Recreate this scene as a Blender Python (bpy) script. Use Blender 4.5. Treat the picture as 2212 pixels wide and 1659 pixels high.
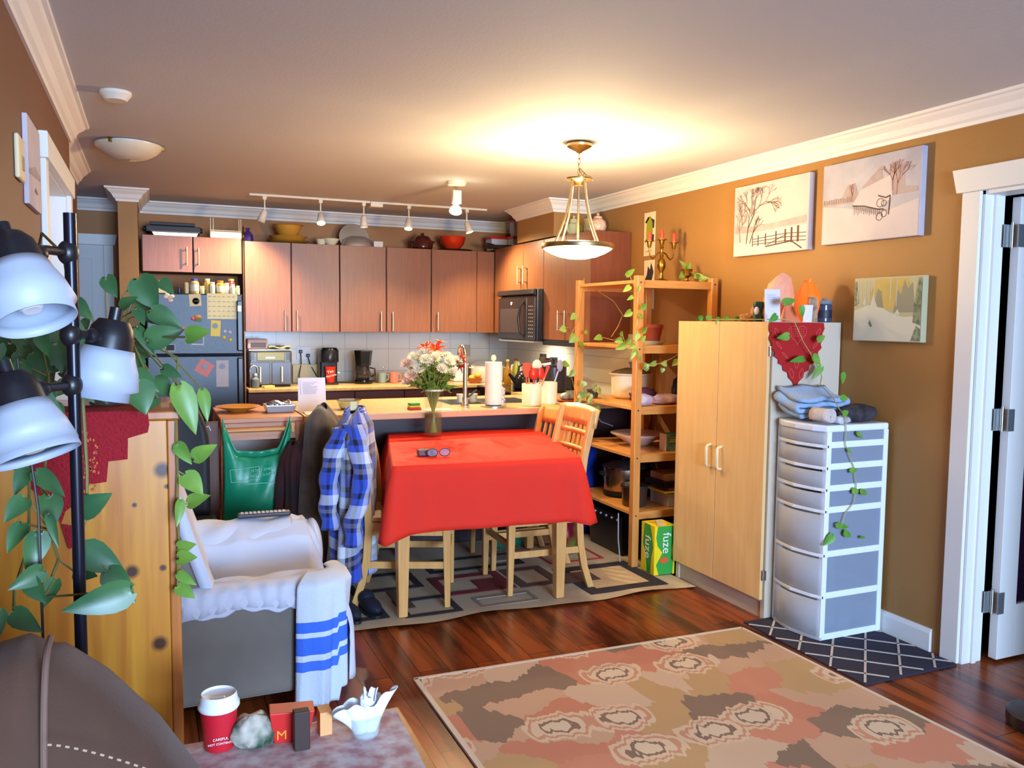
import bpy, bmesh, math, random
from mathutils import Vector, Matrix, Euler, noise
PI = math.pi
S = bpy.context.scene
for o in list(bpy.data.objects): bpy.data.objects.remove(o)

# ------------------------------------------------------------------ camera
FPX = 1800.0
yaw, pitch, roll = math.radians(23.422), math.radians(4.349), math.radians(0.587)
fw = Vector((math.sin(yaw)*math.cos(pitch), math.cos(yaw)*math.cos(pitch), -math.sin(pitch)))
rt = Vector((math.cos(yaw), -math.sin(yaw), 0)); dn = fw.cross(rt)
cr = rt*math.cos(roll) - dn*math.sin(roll); cd = rt*math.sin(roll) + dn*math.cos(roll)
cam = bpy.data.cameras.new('camera'); cob = bpy.data.objects.new('camera', cam); S.collection.objects.link(cob)
cob.matrix_world = Matrix(((cr.x, -cd.x, -fw.x, 0), (cr.y, -cd.y, -fw.y, 0), (cr.z, -cd.z, -fw.z, 1.47), (0, 0, 0, 1)))
cam.sensor_width = 36; cam.lens = FPX/2212*36; cam.clip_start = 0.05
S.camera = cob
# ------------------------------------------------------------------ exposure, world, daylight
S.view_settings.view_transform = 'Standard'; S.view_settings.look = 'None'
S.view_settings.exposure = 0.74; S.view_settings.gamma = 1; S.view_settings.use_curve_mapping = False
S.cycles.max_bounces = 7; S.cycles.diffuse_bounces = 4; S.cycles.sample_clamp_indirect = 6
S.cycles.caustics_reflective = False; S.cycles.caustics_refractive = False
wd = bpy.data.worlds.new('world'); S.world = wd; wd.use_nodes = True
wd.node_tree.nodes['Background'].inputs[0].default_value = (0.45, 0.62, 1.0, 1); wd.node_tree.nodes['Background'].inputs[1].default_value = 1.2
def lamp(name, kind, loc, energy, color, aim=None, **k):
    l = bpy.data.lights.new(name, kind); l.energy = energy; l.color = color
    for a, b in k.items(): setattr(l, a, b)
    o = bpy.data.objects.new(name, l); S.collection.objects.link(o); o.location = loc
    if aim is not None: o.rotation_euler = (Vector(aim)-Vector(loc)).to_track_quat('-Z', 'Y').to_euler()
    return o
DAY = (0.46, 0.67, 1.0); WARM = (1.0, 0.77, 0.40)
lamp('window_daylight', 'AREA', (1.15, -3.95, 1.45), 470, DAY, (1.15, 3, 1.25), shape='RECTANGLE', size=2.2, size_y=1.6)

# ------------------------------------------------------------------ materials
def lin(c):
    return tuple(((v/255)/12.92 if v/255 <= .04045 else ((v/255+.055)/1.055)**2.4) for v in c)
MATS = {}
def M(name, rgb=(200,200,200), rough=.5, metal=0, spec=.5, bump=None, var=None, trans=0, ior=1.45, emit=None, coat=0, alpha=1, sss=0, sheen=0):
    """bump=(scale,strength)   var=(rgb2,scale,detail)"""
    if name in MATS: return MATS[name]
    m = bpy.data.materials.new(name); m.use_nodes = True; MATS[name] = m
    nt = m.node_tree; p = nt.nodes['Principled BSDF']; I = p.inputs
    I['Base Color'].default_value = (*lin(rgb), 1); I['Roughness'].default_value = rough; I['Metallic'].default_value = metal
    I['Specular IOR Level'].default_value = spec; I['Transmission Weight'].default_value = trans; I['IOR'].default_value = ior
    I['Coat Weight'].default_value = coat; I['Alpha'].default_value = alpha; I['Sheen Weight'].default_value = sheen
    if sss: I['Subsurface Weight'].default_value = sss; I['Subsurface Radius'].default_value = (.02, .02, .02)
    if emit: I['Emission Color'].default_value = (*emit[:3], 1); I['Emission Strength'].default_value = emit[3]
    tc = nt.nodes.new('ShaderNodeTexCoord')
    if var:
        n = nt.nodes.new('ShaderNodeTexNoise'); n.inputs['Scale'].default_value = var[1]; n.inputs['Detail'].default_value = var[2] if len(var) > 2 else 3
        nt.links.new(tc.outputs['Object'], n.inputs['Vector'])
        r = nt.nodes.new('ShaderNodeValToRGB'); r.color_ramp.elements[0].position = .35; r.color_ramp.elements[1].position = .65
        r.color_ramp.elements[0].color = (*lin(rgb), 1); r.color_ramp.elements[1].color = (*lin(var[0]), 1)
        nt.links.new(n.outputs['Fac'], r.inputs['Fac']); nt.links.new(r.outputs['Color'], I['Base Color'])
    if bump:
        n = nt.nodes.new('ShaderNodeTexNoise'); n.inputs['Scale'].default_value = bump[0]; n.inputs['Detail'].default_value = 4
        nt.links.new(tc.outputs['Object'], n.inputs['Vector'])
        b = nt.nodes.new('ShaderNodeBump'); b.inputs['Strength'].default_value = bump[1]; b.inputs['Distance'].default_value = .01
        nt.links.new(n.outputs['Fac'], b.inputs['Height']); nt.links.new(b.outputs['Normal'], I['Normal'])
    return m
def nodes(m): return m.node_tree.nodes, m.node_tree.links, m.node_tree.nodes['Principled BSDF']
def ramp(nt, stops, interp='LINEAR'):
    r = nt.nodes.new('ShaderNodeValToRGB'); cr_ = r.color_ramp; cr_.interpolation = interp
    while len(cr_.elements) < len(stops): cr_.elements.new(.5)
    for e, (p, c) in zip(cr_.elements, stops): e.position = p; e.color = (*lin(c), 1)
    return r
def wood(name, c1, c2, grain=(1, 1, 1), scale=6, rough=.4, coat=0, knots=None):
    """grain: per-axis scale, small value = along the grain"""
    if name in MATS: return MATS[name]
    m = M(name, c1, rough, coat=coat); N, L, p = nodes(m); nt = m.node_tree
    tc = N.new('ShaderNodeTexCoord'); mp = N.new('ShaderNodeMapping'); mp.inputs['Scale'].default_value = grain
    L.new(tc.outputs['Object'], mp.inputs['Vector'])
    n = N.new('ShaderNodeTexNoise'); n.inputs['Scale'].default_value = scale; n.inputs['Detail'].default_value = 6; n.inputs['Distortion'].default_value = .6
    L.new(mp.outputs['Vector'], n.inputs['Vector'])
    r = ramp(nt, [(.3, c1), (.7, c2)]); L.new(n.outputs['Fac'], r.inputs['Fac']); out = r.outputs['Color']
    if knots:
        # knots: list of (x,y,z,radius) in object space
        for (kx, ky, kz, kr) in knots:
            d = N.new('ShaderNodeVectorMath'); d.operation = 'DISTANCE'; d.inputs[1].default_value = (kx, ky, kz)
            L.new(tc.outputs['Object'], d.inputs[0])
            rr = N.new('ShaderNodeMapRange'); rr.inputs[1].default_value = kr*.6; rr.inputs[2].default_value = kr*1.3; rr.inputs[3].default_value = 0; rr.inputs[4].default_value = 1
            L.new(d.outputs['Value'], rr.inputs[0])
            mx = N.new('ShaderNodeMix'); mx.data_type = 'RGBA'; L.new(rr.outputs[0], mx.inputs[0]); mx.inputs[6].default_value = (*lin((70, 38, 22)), 1); L.new(out, mx.inputs[7]); out = mx.outputs[2]
    L.new(out, p.inputs['Base Color']); return m

# ------------------------------------------------------------------ mesh builder
class B:
    def __init__(s): s.v = []; s.f = []; s.m = []; s.uv = {}; s.mi = 0; s.X = Matrix()
    def mat(s, i): s.mi = i; return s
    def tf(s, loc=(0,0,0), rz=0, rx=0, ry=0, sc=1): s.X = Matrix.LocRotScale(Vector(loc), Euler((rx, ry, rz)), Vector((sc, sc, sc)) if not hasattr(sc, '__len__') else Vector(sc)); return s
    def add(s, vs, fs, uvs=None):
        n = len(s.v); s.v += [tuple(s.X @ Vector(v)) for v in vs]
        if uvs:
            for i, u in enumerate(uvs): s.uv[n+i] = u
        for f in fs: s.f.append([n+i for i in f]); s.m.append(s.mi)
        return s
    def box(s, x0, y0, z0, x1, y1, z1):
        x0, x1 = sorted((x0, x1)); y0, y1 = sorted((y0, y1)); z0, z1 = sorted((z0, z1))
        return s.add([(x0,y0,z0),(x1,y0,z0),(x1,y1,z0),(x0,y1,z0),(x0,y0,z1),(x1,y0,z1),(x1,y1,z1),(x0,y1,z1)],
                     [(0,3,2,1),(4,5,6,7),(0,1,5,4),(1,2,6,5),(2,3,7,6),(3,0,4,7)])
    def hexa(s, p): # 8 corner points bottom 4 (ccw) then top 4
        return s.add(p, [(0,3,2,1),(4,5,6,7),(0,1,5,4),(1,2,6,5),(2,3,7,6),(3,0,4,7)])
    def bar(s, p, q, w, h, up=(0,0,1), w2=None, h2=None):
        p = Vector(p); q = Vector(q); d = (q-p).normalized(); u = Vector(up); r = d.cross(u)
        if r.length < 1e-4: r = d.cross(Vector((1,0,0)))
        r.normalize(); u = r.cross(d); w2 = w2 or w; h2 = h2 or h
        a = [p+r*(i*w/2)+u*(j*h/2) for i, j in ((-1,-1),(1,-1),(1,1),(-1,1))]; b = [q+r*(i*w2/2)+u*(j*h2/2) for i, j in ((-1,-1),(1,-1),(1,1),(-1,1))]
        return s.add(a+b, [(0,1,2,3),(7,6,5,4),(0,4,5,1),(1,5,6,2),(2,6,7,3),(3,7,4,0)])
    def cyl(s, p, q, r0, r1=None, n=16, caps=True):
        return s.tube([p, q], [r0, r0 if r1 is None else r1], n, caps)
    def tube(s, pts, r, n=8, caps=True):
        pts = [Vector(p) for p in pts]; R = r if hasattr(r, '__len__') else [r]*len(pts)
        vs = []; u = None
        for i, p in enumerate(pts):
            d = (pts[min(i+1, len(pts)-1)]-pts[max(i-1, 0)])
            d = d.normalized() if d.length > 1e-9 else Vector((0,0,1))
            if u is None:
                u = Vector((0,0,1)) if abs(d.z) < .9 else Vector((1,0,0))
            u = (u-d*u.dot(d)).normalized(); w = d.cross(u)
            for k in range(n):
                a = 2*PI*k/n; vs.append(p+u*(R[i]*math.cos(a))+w*(R[i]*math.sin(a)))
        fs = [(i*n+k, i*n+(k+1)%n, (i+1)*n+(k+1)%n, (i+1)*n+k) for i in range(len(pts)-1) for k in range(n)]
        if caps: fs += [tuple(range(n-1, -1, -1)), tuple((len(pts)-1)*n+k for k in range(n))]
        return s.add(vs, fs)
    def lathe(s, prof, c=(0,0,0), n=24, sx=1, sy=1, rib=0, ribn=0):
        vs = [(c[0]+r*sx*(1+rib*math.cos(ribn*2*PI*k/n))*math.cos(2*PI*k/n), c[1]+r*sy*(1+rib*math.cos(ribn*2*PI*k/n))*math.sin(2*PI*k/n), c[2]+z) for r, z in prof for k in range(n)]
        fs = [(i*n+k, i*n+(k+1)%n, (i+1)*n+(k+1)%n, (i+1)*n+k) for i in range(len(prof)-1) for k in range(n)]
        if prof[0][0] > 1e-5: fs.append(tuple(range(n-1, -1, -1)))
        if prof[-1][0] > 1e-5: fs.append(tuple((len(prof)-1)*n+k for k in range(n)))
        return s.add(vs, fs)
    def prism(s, poly, ax, h0, h1):
        """poly in the two other axes (order x,y,z minus ax) extruded along ax"""
        def P(a, b, h): return {'x': (h, a, b), 'y': (a, h, b), 'z': (a, b, h)}[ax]
        n = len(poly); vs = [P(a, b, h0) for a, b in poly]+[P(a, b, h1) for a, b in poly]
        fs = [tuple(range(n-1, -1, -1)), tuple(range(n, 2*n))]+[(i, (i+1)%n, n+(i+1)%n, n+i) for i in range(n)]
        return s.add(vs, fs)
    def grid(s, fn, nu, nv, cu=False, uv=True, us=1, vs_=1):
        vs = []; uu = []
        for j in range(nv+1):
            for i in range(nu+(0 if cu else 1)):
                u, v = i/nu, j/nv; vs.append(fn(u, v)); uu.append((u*us, v*vs_))
        w = nu if cu else nu+1
        fs = [(j*w+i, j*w+(i+1)%w, (j+1)*w+(i+1)%w, (j+1)*w+i) for j in range(nv) for i in range(nu)]
        return s.add(vs, fs, uu if uv else None)
    def ball(s, c, r, n=12, m=8):
        if not hasattr(r, '__len__'): r = (r, r, r)
        return s.add([(c[0]+r[0]*math.sin(PI*j/m)*math.cos(2*PI*i/n), c[1]+r[1]*math.sin(PI*j/m)*math.sin(2*PI*i/n), c[2]-r[2]*math.cos(PI*j/m)) for j in range(m+1) for i in range(n)],
                     [(j*n+i, j*n+(i+1)%n, (j+1)*n+(i+1)%n, (j+1)*n+i) for j in range(m) for i in range(n)])
    def leaf(s, p, q, w, nrm=(0,-1,0), fold=.25, droop=.12):
        """heart shaped leaf from stalk point p to tip q"""
        p = Vector(p); q = Vector(q); d = q-p; L = d.length; d.normalize(); n = Vector(nrm); r = d.cross(n)
        if r.length < .05: r = d.cross(Vector((1,.3,.2)))
        r.normalize(); n = r.cross(d)
        prof = [(-.06, .30), (.0, .62), (.14, .95), (.32, 1.0), (.52, .84), (.72, .56), (.88, .27), (1.0, .02)]
        vs = []; 
        for t, k in prof:
            mid = p+d*(L*max(t, .02))+n*(-droop*L*max(t, 0)**2)
            e = k*w/2
            vs += [mid+d*(L*(t-max(t, .02)))-r*e+n*(fold*e), mid-r*e*.5+n*(fold*e*.35), mid, mid+r*e*.5+n*(fold*e*.35), mid+d*(L*(t-max(t, .02)))+r*e+n*(fold*e)]
        fs = [(5*i+k, 5*i+k+1, 5*i+k+6, 5*i+k+5) for i in range(len(prof)-1) for k in range(4)]
        return s.add(vs, fs)
    def mesh(s, name, mats, smooth=False, weld=False, solid=0, bevel=0, seg=2, sub=0):
        me = bpy.data.meshes.new(name); me.from_pydata(s.v, [], s.f)
        for m in (mats if isinstance(mats, (list, tuple)) else [mats]): me.materials.append(m)
        me.polygons.foreach_set('material_index', s.m)
        if s.uv:
            l = me.uv_layers.new(name='UVMap')
            for lp in me.loops: l.data[lp.index].uv = s.uv.get(lp.vertex_index, (0, 0))
        bm = bmesh.new(); bm.from_mesh(me)
        if weld: bmesh.ops.remove_doubles(bm, verts=bm.verts, dist=1e-5)
        bmesh.ops.recalc_face_normals(bm, faces=bm.faces); bm.to_mesh(me); bm.free()
        if smooth:
            me.polygons.foreach_set('use_smooth', [True]*len(me.polygons))
            if smooth != 'all': me.set_sharp_from_angle(angle=math.radians(38))
        return me
def ob(name, b, mats, parent=None, smooth=False, weld=False, solid=0, bevel=0, seg=2, sub=0, label=None):
    o = bpy.data.objects.new(name, b.mesh(name, mats, smooth, weld)); S.collection.objects.link(o); o.parent = parent
    if sub: m = o.modifiers.new('s', 'SUBSURF'); m.levels = m.render_levels = sub
    if solid: m = o.modifiers.new('t', 'SOLIDIFY'); m.thickness = solid; m.offset = 0
    if bevel: m = o.modifiers.new('b', 'BEVEL'); m.width = bevel; m.segments = seg; m.limit_method = 'ANGLE'; m.angle_limit = math.radians(40); m.harden_normals = False
    if label: o['label'] = label
    return o
def tag(o, label, cat, group=None, kind=None):
    o['label'] = label; o['category'] = cat
    if group: o['group'] = group
    if kind: o['kind'] = kind
    return o
def thing(name, label, cat, loc=(0,0,0), rz=0, group=None):
    o = bpy.data.objects.new(name, None); S.collection.objects.link(o); o.empty_display_size = .05
    o.location = loc; o.rotation_euler = (0, 0, rz); return tag(o, label, cat, group)
def solo(name, b, mats, label, cat, loc=(0,0,0), rz=0, group=None, **k):
    o = ob(name, b, mats, None, **k); o.location = loc; o.rotation_euler = (0, 0, rz); return tag(o, label, cat, group)
def struct(name, b, mats, parent=None, **k):
    o = ob(name, b, mats, parent, **k)
    if parent is None: o['kind'] = 'structure'
    return o
def dup(o, loc=None, rz=None, label=None, parent=None):
    c = o.copy(); S.collection.objects.link(c); c.parent = parent
    if loc is not None: c.location = loc
    if rz is not None: c.rotation_euler = (0, 0, rz)
    if label: c['label'] = label
    for ch in list(o.children): dup(ch, parent=c)
    return c
def text(name, body, size, mat, parent, loc, rot, depth=.0004, align='CENTER'):
    cu = bpy.data.curves.new(name, 'FONT'); cu.body = body; cu.size = size; cu.extrude = depth; cu.align_x = align; cu.align_y = 'CENTER'
    t = bpy.data.objects.new(name, cu); S.collection.objects.link(t); bpy.context.view_layer.update()
    me = bpy.data.meshes.new_from_object(t.evaluated_get(bpy.context.evaluated_depsgraph_get())); bpy.data.objects.remove(t)
    me.materials.clear(); me.materials.append(mat)
    o = bpy.data.objects.new(name, me); S.collection.objects.link(o); o.parent = parent; o.location = loc; o.rotation_euler = rot; return o
def adopt(o, parent):
    bpy.context.view_layer.update(); o.parent = parent; o.matrix_parent_inverse = parent.matrix_world.inverted()
    for k in ('label', 'category', 'group'):
        if k in o: del o[k]
    return o
def lerp(a, b, t): return a+(b-a)*t
def arc(c, r, a0, a1, n, pl='xz'):
    out = []
    for i in range(n+1):
        a = lerp(a0, a1, i/n); u, v = r*math.cos(a), r*math.sin(a)
        out.append({'xz': (c[0]+u, c[1], c[2]+v), 'xy': (c[0]+u, c[1]+v, c[2]), 'yz': (c[0], c[1]+u, c[2]+v)}[pl])
    return out

# ------------------------------------------------------------------ shared materials
white = M('white_paint', (225, 224, 220), .45)
whitep = M('white_plastic', (228, 230, 232), .3)
cream = M('cream_ceramic', (240, 225, 185), .3)
black = M('black_plastic', (24, 24, 27), .3)
blackm = M('black_matt', (26, 25, 27), .6)
dark = M('dark_void', (18, 15, 16), .8)
steel = M('steel', (190, 188, 182), .28, 1)
chrome = M('chrome', (215, 215, 215), .12, 1)
nickel = M('brushed_nickel', (170, 145, 100), .32, 1)
brass = M('brass', (150, 110, 45), .3, 1)
glass = M('clear_glass', (220, 230, 228), .04, alpha=.28, spec=1)
paper = M('paper', (235, 233, 228), .7)
ink = M('ink', (60, 60, 70), .7)
H = 2.405; XR = 3.2; XL = -.345; YB = 7.5
# ================================================================== room shell
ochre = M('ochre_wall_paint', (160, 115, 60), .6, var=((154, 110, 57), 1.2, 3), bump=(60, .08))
shadedw = M('shaded_wall_paint', (112, 70, 42), .6, bump=(60, .08))  # wall paint darkened: the left side's shade is put into the colour
ceilm = M('ceiling_paint', (190, 188, 190), .8, bump=(90, .1))
# laminate floor: planks run along the room, dark streaks
flo = M('laminate_floor', (120, 60, 30), .26, spec=.5)
N, L, p = nodes(flo)
tc = N.new('ShaderNodeTexCoord'); mp = N.new('ShaderNodeMapping'); mp.inputs['Rotation'].default_value = (0, 0, PI/2); L.new(tc.outputs['Object'], mp.inputs['Vector'])
br = N.new('ShaderNodeTexBrick'); br.inputs['Scale'].default_value = 1; br.inputs['Brick Width'].default_value = 1.3; br.inputs['Row Height'].default_value = .125
br.inputs['Mortar Size'].default_value = .002; br.inputs['Color1'].default_value = (*lin((158, 80, 34)), 1); br.inputs['Color2'].default_value = (*lin((122, 56, 26)), 1); br.inputs['Mortar'].default_value = (*lin((50, 24, 16)), 1)
L.new(mp.outputs['Vector'], br.inputs['Vector'])
mp2 = N.new('ShaderNodeMapping'); mp2.inputs['Scale'].default_value = (7, .9, 1); L.new(tc.outputs['Object'], mp2.inputs['Vector'])
n1 = N.new('ShaderNodeTexNoise'); n1.inputs['Scale'].default_value = 1.6; n1.inputs['Detail'].default_value = 4; n1.inputs['Distortion'].default_value = .5; L.new(mp2.outputs['Vector'], n1.inputs['Vector'])
r1 = ramp(flo.node_tree, [(.36, (105, 88, 84)), (.58, (255, 255, 255))]); L.new(n1.outputs['Fac'], r1.inputs['Fac'])
mx = N.new('ShaderNodeMix'); mx.data_type = 'RGBA'; mx.blend_type = 'MULTIPLY'; mx.inputs[0].default_value = .9
L.new(br.outputs['Color'], mx.inputs[6]); L.new(r1.outputs['Color'], mx.inputs[7]); L.new(mx.outputs[2], p.inputs['Base Color'])
# backsplash tile
til = M('backsplash_tile', (205, 203, 198), .25)
N, L, p = nodes(til); tc = N.new('ShaderNodeTexCoord'); mp = N.new('ShaderNodeMapping'); mp.inputs['Rotation'].default_value = (PI/2, 0, 0); L.new(tc.outputs['Object'], mp.inputs['Vector'])
br = N.new('ShaderNodeTexBrick'); br.offset = 0; br.inputs['Scale'].default_value = 1; br.inputs['Brick Width'].default_value = .2; br.inputs['Row Height'].default_value = .2; br.inputs['Mortar Size'].default_value = .0025
br.inputs['Color1'].default_value = br.inputs['Color2'].default_value = (*lin((226, 223, 214)), 1); br.inputs['Mortar'].default_value = (*lin((184, 181, 174)), 1)
L.new(mp.outputs['Vector'], br.inputs['Vector']); L.new(br.outputs['Color'], p.inputs['Base Color'])

struct('floor', B().box(-3, -4.2, -.05, 6.2, 8, 0), flo)
struct('ceiling', B().box(-3, -4.2, H, 6.2, 8, H+.05), ceilm)
b = B(); b.box(XR, 2.459, 0, XR+.12, 8, H); b.box(XR, 1.63, 2.03, XR+.12, 2.459, H); b.box(XR, -4.2, 0, XR+.12, 1.63, H)
struct('wall_right', b, ochre)
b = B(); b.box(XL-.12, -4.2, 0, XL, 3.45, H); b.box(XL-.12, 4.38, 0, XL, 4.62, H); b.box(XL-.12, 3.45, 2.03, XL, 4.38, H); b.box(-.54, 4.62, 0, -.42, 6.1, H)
struct('wall_left', b, shadedw)
struct('wall_back', B().box(-1.4, YB, 0, XR, YB+.1, H), M('kitchen_wall_paint', (166, 112, 62), .6, bump=(60, .08)))
struct('wall_hall', B().box(-1.5, 4.62, 0, -1.4, YB, H), shadedw)
struct('wall_pillar', B().box(-.205, 6.8, 0, -.075, YB, H), ochre)
struct('wall_chase', B().box(2.872, 5.85, 2.125, XR, 6.55, H), ochre)
b = B(); b.box(XL, -4.15, 0, .1, -4.05, H); b.box(2.2, -4.15, 0, XR, -4.05, H); b.box(.1, -4.15, 0, 2.2, -4.05, .6); b.box(.1, -4.15, 2.3, 2.2, -4.05, H)
struct('wall_front', b, ochre)
b = B()
for x in (.1, 1.12, 2.14): b.box(x, -4.13, .6, x+.06, -4.07, 2.3)
b.box(.1, -4.13, .6, 2.2, -4.07, .66); b.box(.1, -4.13, 2.24, 2.2, -4.07, 2.3)
w = struct('window_1', b, white)
ob('pane', B().box(.16, -4.105, .66, 2.14, -4.10, 2.24), M('window_glass', (255, 255, 255), 0, trans=1, ior=1.01), w)
# room beyond the right-hand door
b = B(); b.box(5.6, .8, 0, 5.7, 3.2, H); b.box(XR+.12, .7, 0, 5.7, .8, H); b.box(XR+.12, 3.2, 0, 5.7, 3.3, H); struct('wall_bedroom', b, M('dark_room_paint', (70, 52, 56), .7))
struct('wall_left_closet', B().box(-1.2, 3.3, 0, -1.1, 4.62, H), M('grey_closet', (150, 148, 146), .7))
# backsplash
struct('wall_backsplash', B().box(.69, YB-.012, .9, XR, YB, 1.38).box(XR-.012, 4.95, .9, XR, YB-.012, 1.38), til)

# crown mouldings: swept profile along wall runs
def crown(name, pts, sides):
    prof = [(0, -.095), (.010, -.095), (.014, -.080), (.026, -.070), (.040, -.045), (.062, -.026), (.070, -.016), (.083, -.012), (.085, 0), (0, 0)]
    b = B(); n = len(prof)
    V = [Vector((p[0], p[1], 0)) for p in pts]; k = len(V); ring = []
    for i in range(k):
        d0 = (V[i]-V[i-1]).normalized() if i else (V[1]-V[0]).normalized()
        d1 = (V[i+1]-V[i]).normalized() if i < k-1 else d0
        n0 = Vector((-d0.y, d0.x, 0))*sides; n1 = Vector((-d1.y, d1.x, 0))*sides
        nn = (n0+n1); nn = nn/ max(nn.dot(n0), .3) if nn.length > 1e-6 else n0
        for a, z in prof: ring.append(V[i]+nn*a+Vector((0, 0, H+z)))
    fs = [(i*n+j, i*n+(j+1)%n, (i+1)*n+(j+1)%n, (i+1)*n+j) for i in range(k-1) for j in range(n)]
    fs += [tuple(range(n)), tuple(range((k-1)*n, k*n))]
    b.add(ring, fs); return struct(name, b, M('crown_white', (228, 222, 214), .5))
crown('trim_1', [(XR, -4.05), (XR, 5.85), (2.872, 5.85), (2.872, 6.55), (XR, 6.55), (XR, YB), (-.075, YB), (-.075, 6.8), (-.205, 6.8), (-.205, YB), (-1.4, YB)], 1)
crown('trim_2', [(XL, -4.05), (XL, 4.62), (-.42, 4.62), (-.42, 6.1)], -1)
# baseboards
b = B(); b.prism([(0, 0), (.016, 0), (.016, .085), (.008, .105), (0, .105)], 'y', 2.6, 4.1); 
for i, v in enumerate(b.v): b.v[i] = (XR-v[0], v[1], v[2])
struct('baseboard_right', b, white)
b = B(); b.box(XL, -4, 0, XL+.015, 3.3, .1); struct('baseboard_left', b, white)
b = B(); b.box(XR-.016, -2, 0, XR, 1.5, .1); struct('baseboard_front', b, white)

# right door: casing, jamb, leaf opened into the next room
d = struct('door_1', B().box(XR-.018, 2.459, 0, XR, 2.545, 2.03).box(XR-.018, 1.545, 0, XR, 1.63, 2.03), white, bevel=.003)
hd = B(); hd.prism([(1.50, 2.03), (2.565, 2.03), (2.59, 2.13), (1.475, 2.13)], 'x', XR-.03, XR); ob('head_casing', hd, white, d, bevel=.003)
ob('jamb', B().box(XR, 2.448, 0, XR+.12, 2.462, 2.03).box(XR, 1.63, 0, XR+.12, 1.645, 2.03).box(XR, 1.63, 2.015, XR+.12, 2.462, 2.03).box(XR+.05, 2.437, 0, XR+.075, 2.448, 2.015), white, d)
lf = B(); x0, x1 = XR+.155, XR+.93; yl, yh = 2.40, 2.44
lf.box(x0, yl, .015, x0+.11, yh, 2.01); lf.box(x1-.11, yl, .015, x1, yh, 2.01); lf.box(x0+.11, yl, .015, x1-.11, yh, .25); lf.box(x0+.11, yl, 1.89, x1-.11, yh, 2.01)
leafo = ob('door_leaf', lf, white, d, bevel=.002)
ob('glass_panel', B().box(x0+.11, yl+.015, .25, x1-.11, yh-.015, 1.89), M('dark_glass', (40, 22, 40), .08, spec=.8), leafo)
for z in (.22, 1.02, 1.80):
    h = ob('hinge', B().box(XR+.105, 2.432, z, XR+.140, 2.437, z+.095).box(XR+.14, 2.395, z, XR+.18, 2.399, z+.095), M('hinge_steel', (165, 175, 178), .35, .8), d, bevel=.001)
    ob('hinge_pin', B().cyl((XR+.142, 2.425, z-.004), (XR+.142, 2.425, z+.104), .007, n=10), steel, h, smooth=True)
# left doorway
d = struct('door_2', B().box(XL, 3.37, 0, XL+.02, 3.455, 2.03).box(XL, 4.375, 0, XL+.02, 4.46, 2.03), white, bevel=.003)
hd = B(); hd.prism([(3.355, 2.02), (4.475, 2.02), (4.49, 2.11), (3.34, 2.11)], 'x', XL, XL+.03); ob('head_casing', hd, white, d, bevel=.003)
ob('jamb', B().box(XL-.12, 3.44, 0, XL, 3.455, 2.03).box(XL-.12, 4.375, 0, XL, 4.39, 2.03).box(XL-.12, 3.44, 2.015, XL, 4.39, 2.03), white, d)
ob('door_leaf', B().box(XL-.11, 3.455, .01, XL-.07, 4.375, 2.015), M('grey_white_door', (205, 205, 205), .5), d)
# hall door
d = struct('door_3', B().box(-1.05, YB-.02, 0, -.97, YB, 2.04).box(-.335, YB-.02, 0, -.265, YB, 2.04).prism([(-1.07, 2.04), (-.25, 2.04), (-.235, 2.125), (-1.08, 2.125)], 'y', YB-.03, YB), white, bevel=.003)
ob('door_leaf', B().box(-.97, YB-.008, .01, -.335, YB, 2.04).box(-.90, YB-.016, 1.1, -.42, YB-.008, 1.93).box(-.90, YB-.016, .2, -.42, YB-.008, .95), M('grey_white_door'), d, bevel=.004)

# ================================================================== ceiling lights
t = thing('pendant_lamp', 'brass pendant lamp with a glowing frosted glass bowl hung above the dining table', 'lamp', (2.085, 3.955, 0))
ob('canopy', B().lathe([(.0, 2.35), (.012, 2.352), (.02, 2.36), (.045, 2.372), (.066, 2.384), (.067, 2.397), (.06, 2.404), (0, 2.404)]), nickel, t, smooth=True)
b = B(); z = 2.352; k = 0
while z > 2.235:
    pts = [((.007*math.cos(a), 0, z-.017+.017*math.sin(a)) if k % 2 else (0, .007*math.cos(a), z-.017+.017*math.sin(a))) for a in [i*2*PI/12 for i in range(13)]]
    b.tube(pts, .002, 6, False); z -= .027; k += 1
for i in range(3): b.tube([(.012+.012*i+.008*math.cos(a), .004, 2.262-.012*i+.011*math.sin(a)) for a in [j*2*PI/10 for j in range(11)]], .002, 6, False)
b.tube([(.01, 0, 2.27), (.04, 0, 2.245), (.07, 0, 2.235), (.085, 0, 2.215)], .0022, 6)
ob('chain', b, nickel, t, smooth=True)
ob('loop', B().tube(arc((0, 0, 2.22), .02, 0, PI, 10), .003, 8), nickel, t, smooth=True)
ob('hub', B().lathe([(.0, 2.182), (.022, 2.183), (.027, 2.2), (.034, 2.207), (.07, 2.213), (.072, 2.22), (.03, 2.222), (.02, 2.23), (0, 2.232)], n=28), nickel, t, smooth=True)
for a in (.2, .2+PI/2, .2+PI, .2+3*PI/2):
    pts = [(math.cos(a)*r, math.sin(a)*r, zz) for r, zz in ((.045, 2.205), (.05, 2.16), (.062, 2.10), (.085, 2.02), (.115, 1.95), (.155, 1.872))]
    ob('support_rod', B().tube(pts, [.007]*2+[.006]*4, 8), nickel, t, smooth=True)
ob('stem', B().cyl((0, 0, 2.18), (0, 0, 1.86), .006, n=10), nickel, t, smooth=True)
ob('bowl_rim', B().lathe([(.180, 1.852), (.192, 1.855), (.195, 1.868), (.193, 1.878), (.182, 1.88), (.178, 1.87), (.180, 1.852)], n=48), nickel, t, smooth=True)
bowl = M('frosted_glowing_glass', (255, 245, 225), .5, emit=(1.0, .80, .48, 5.5))
ob('glass_bowl', B().lathe([(.19, 1.860), (.172, 1.846), (.145, 1.830), (.10, 1.812), (.05, 1.802), (0, 1.799)], n=48), bowl, t, smooth=True, solid=.003)
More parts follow.
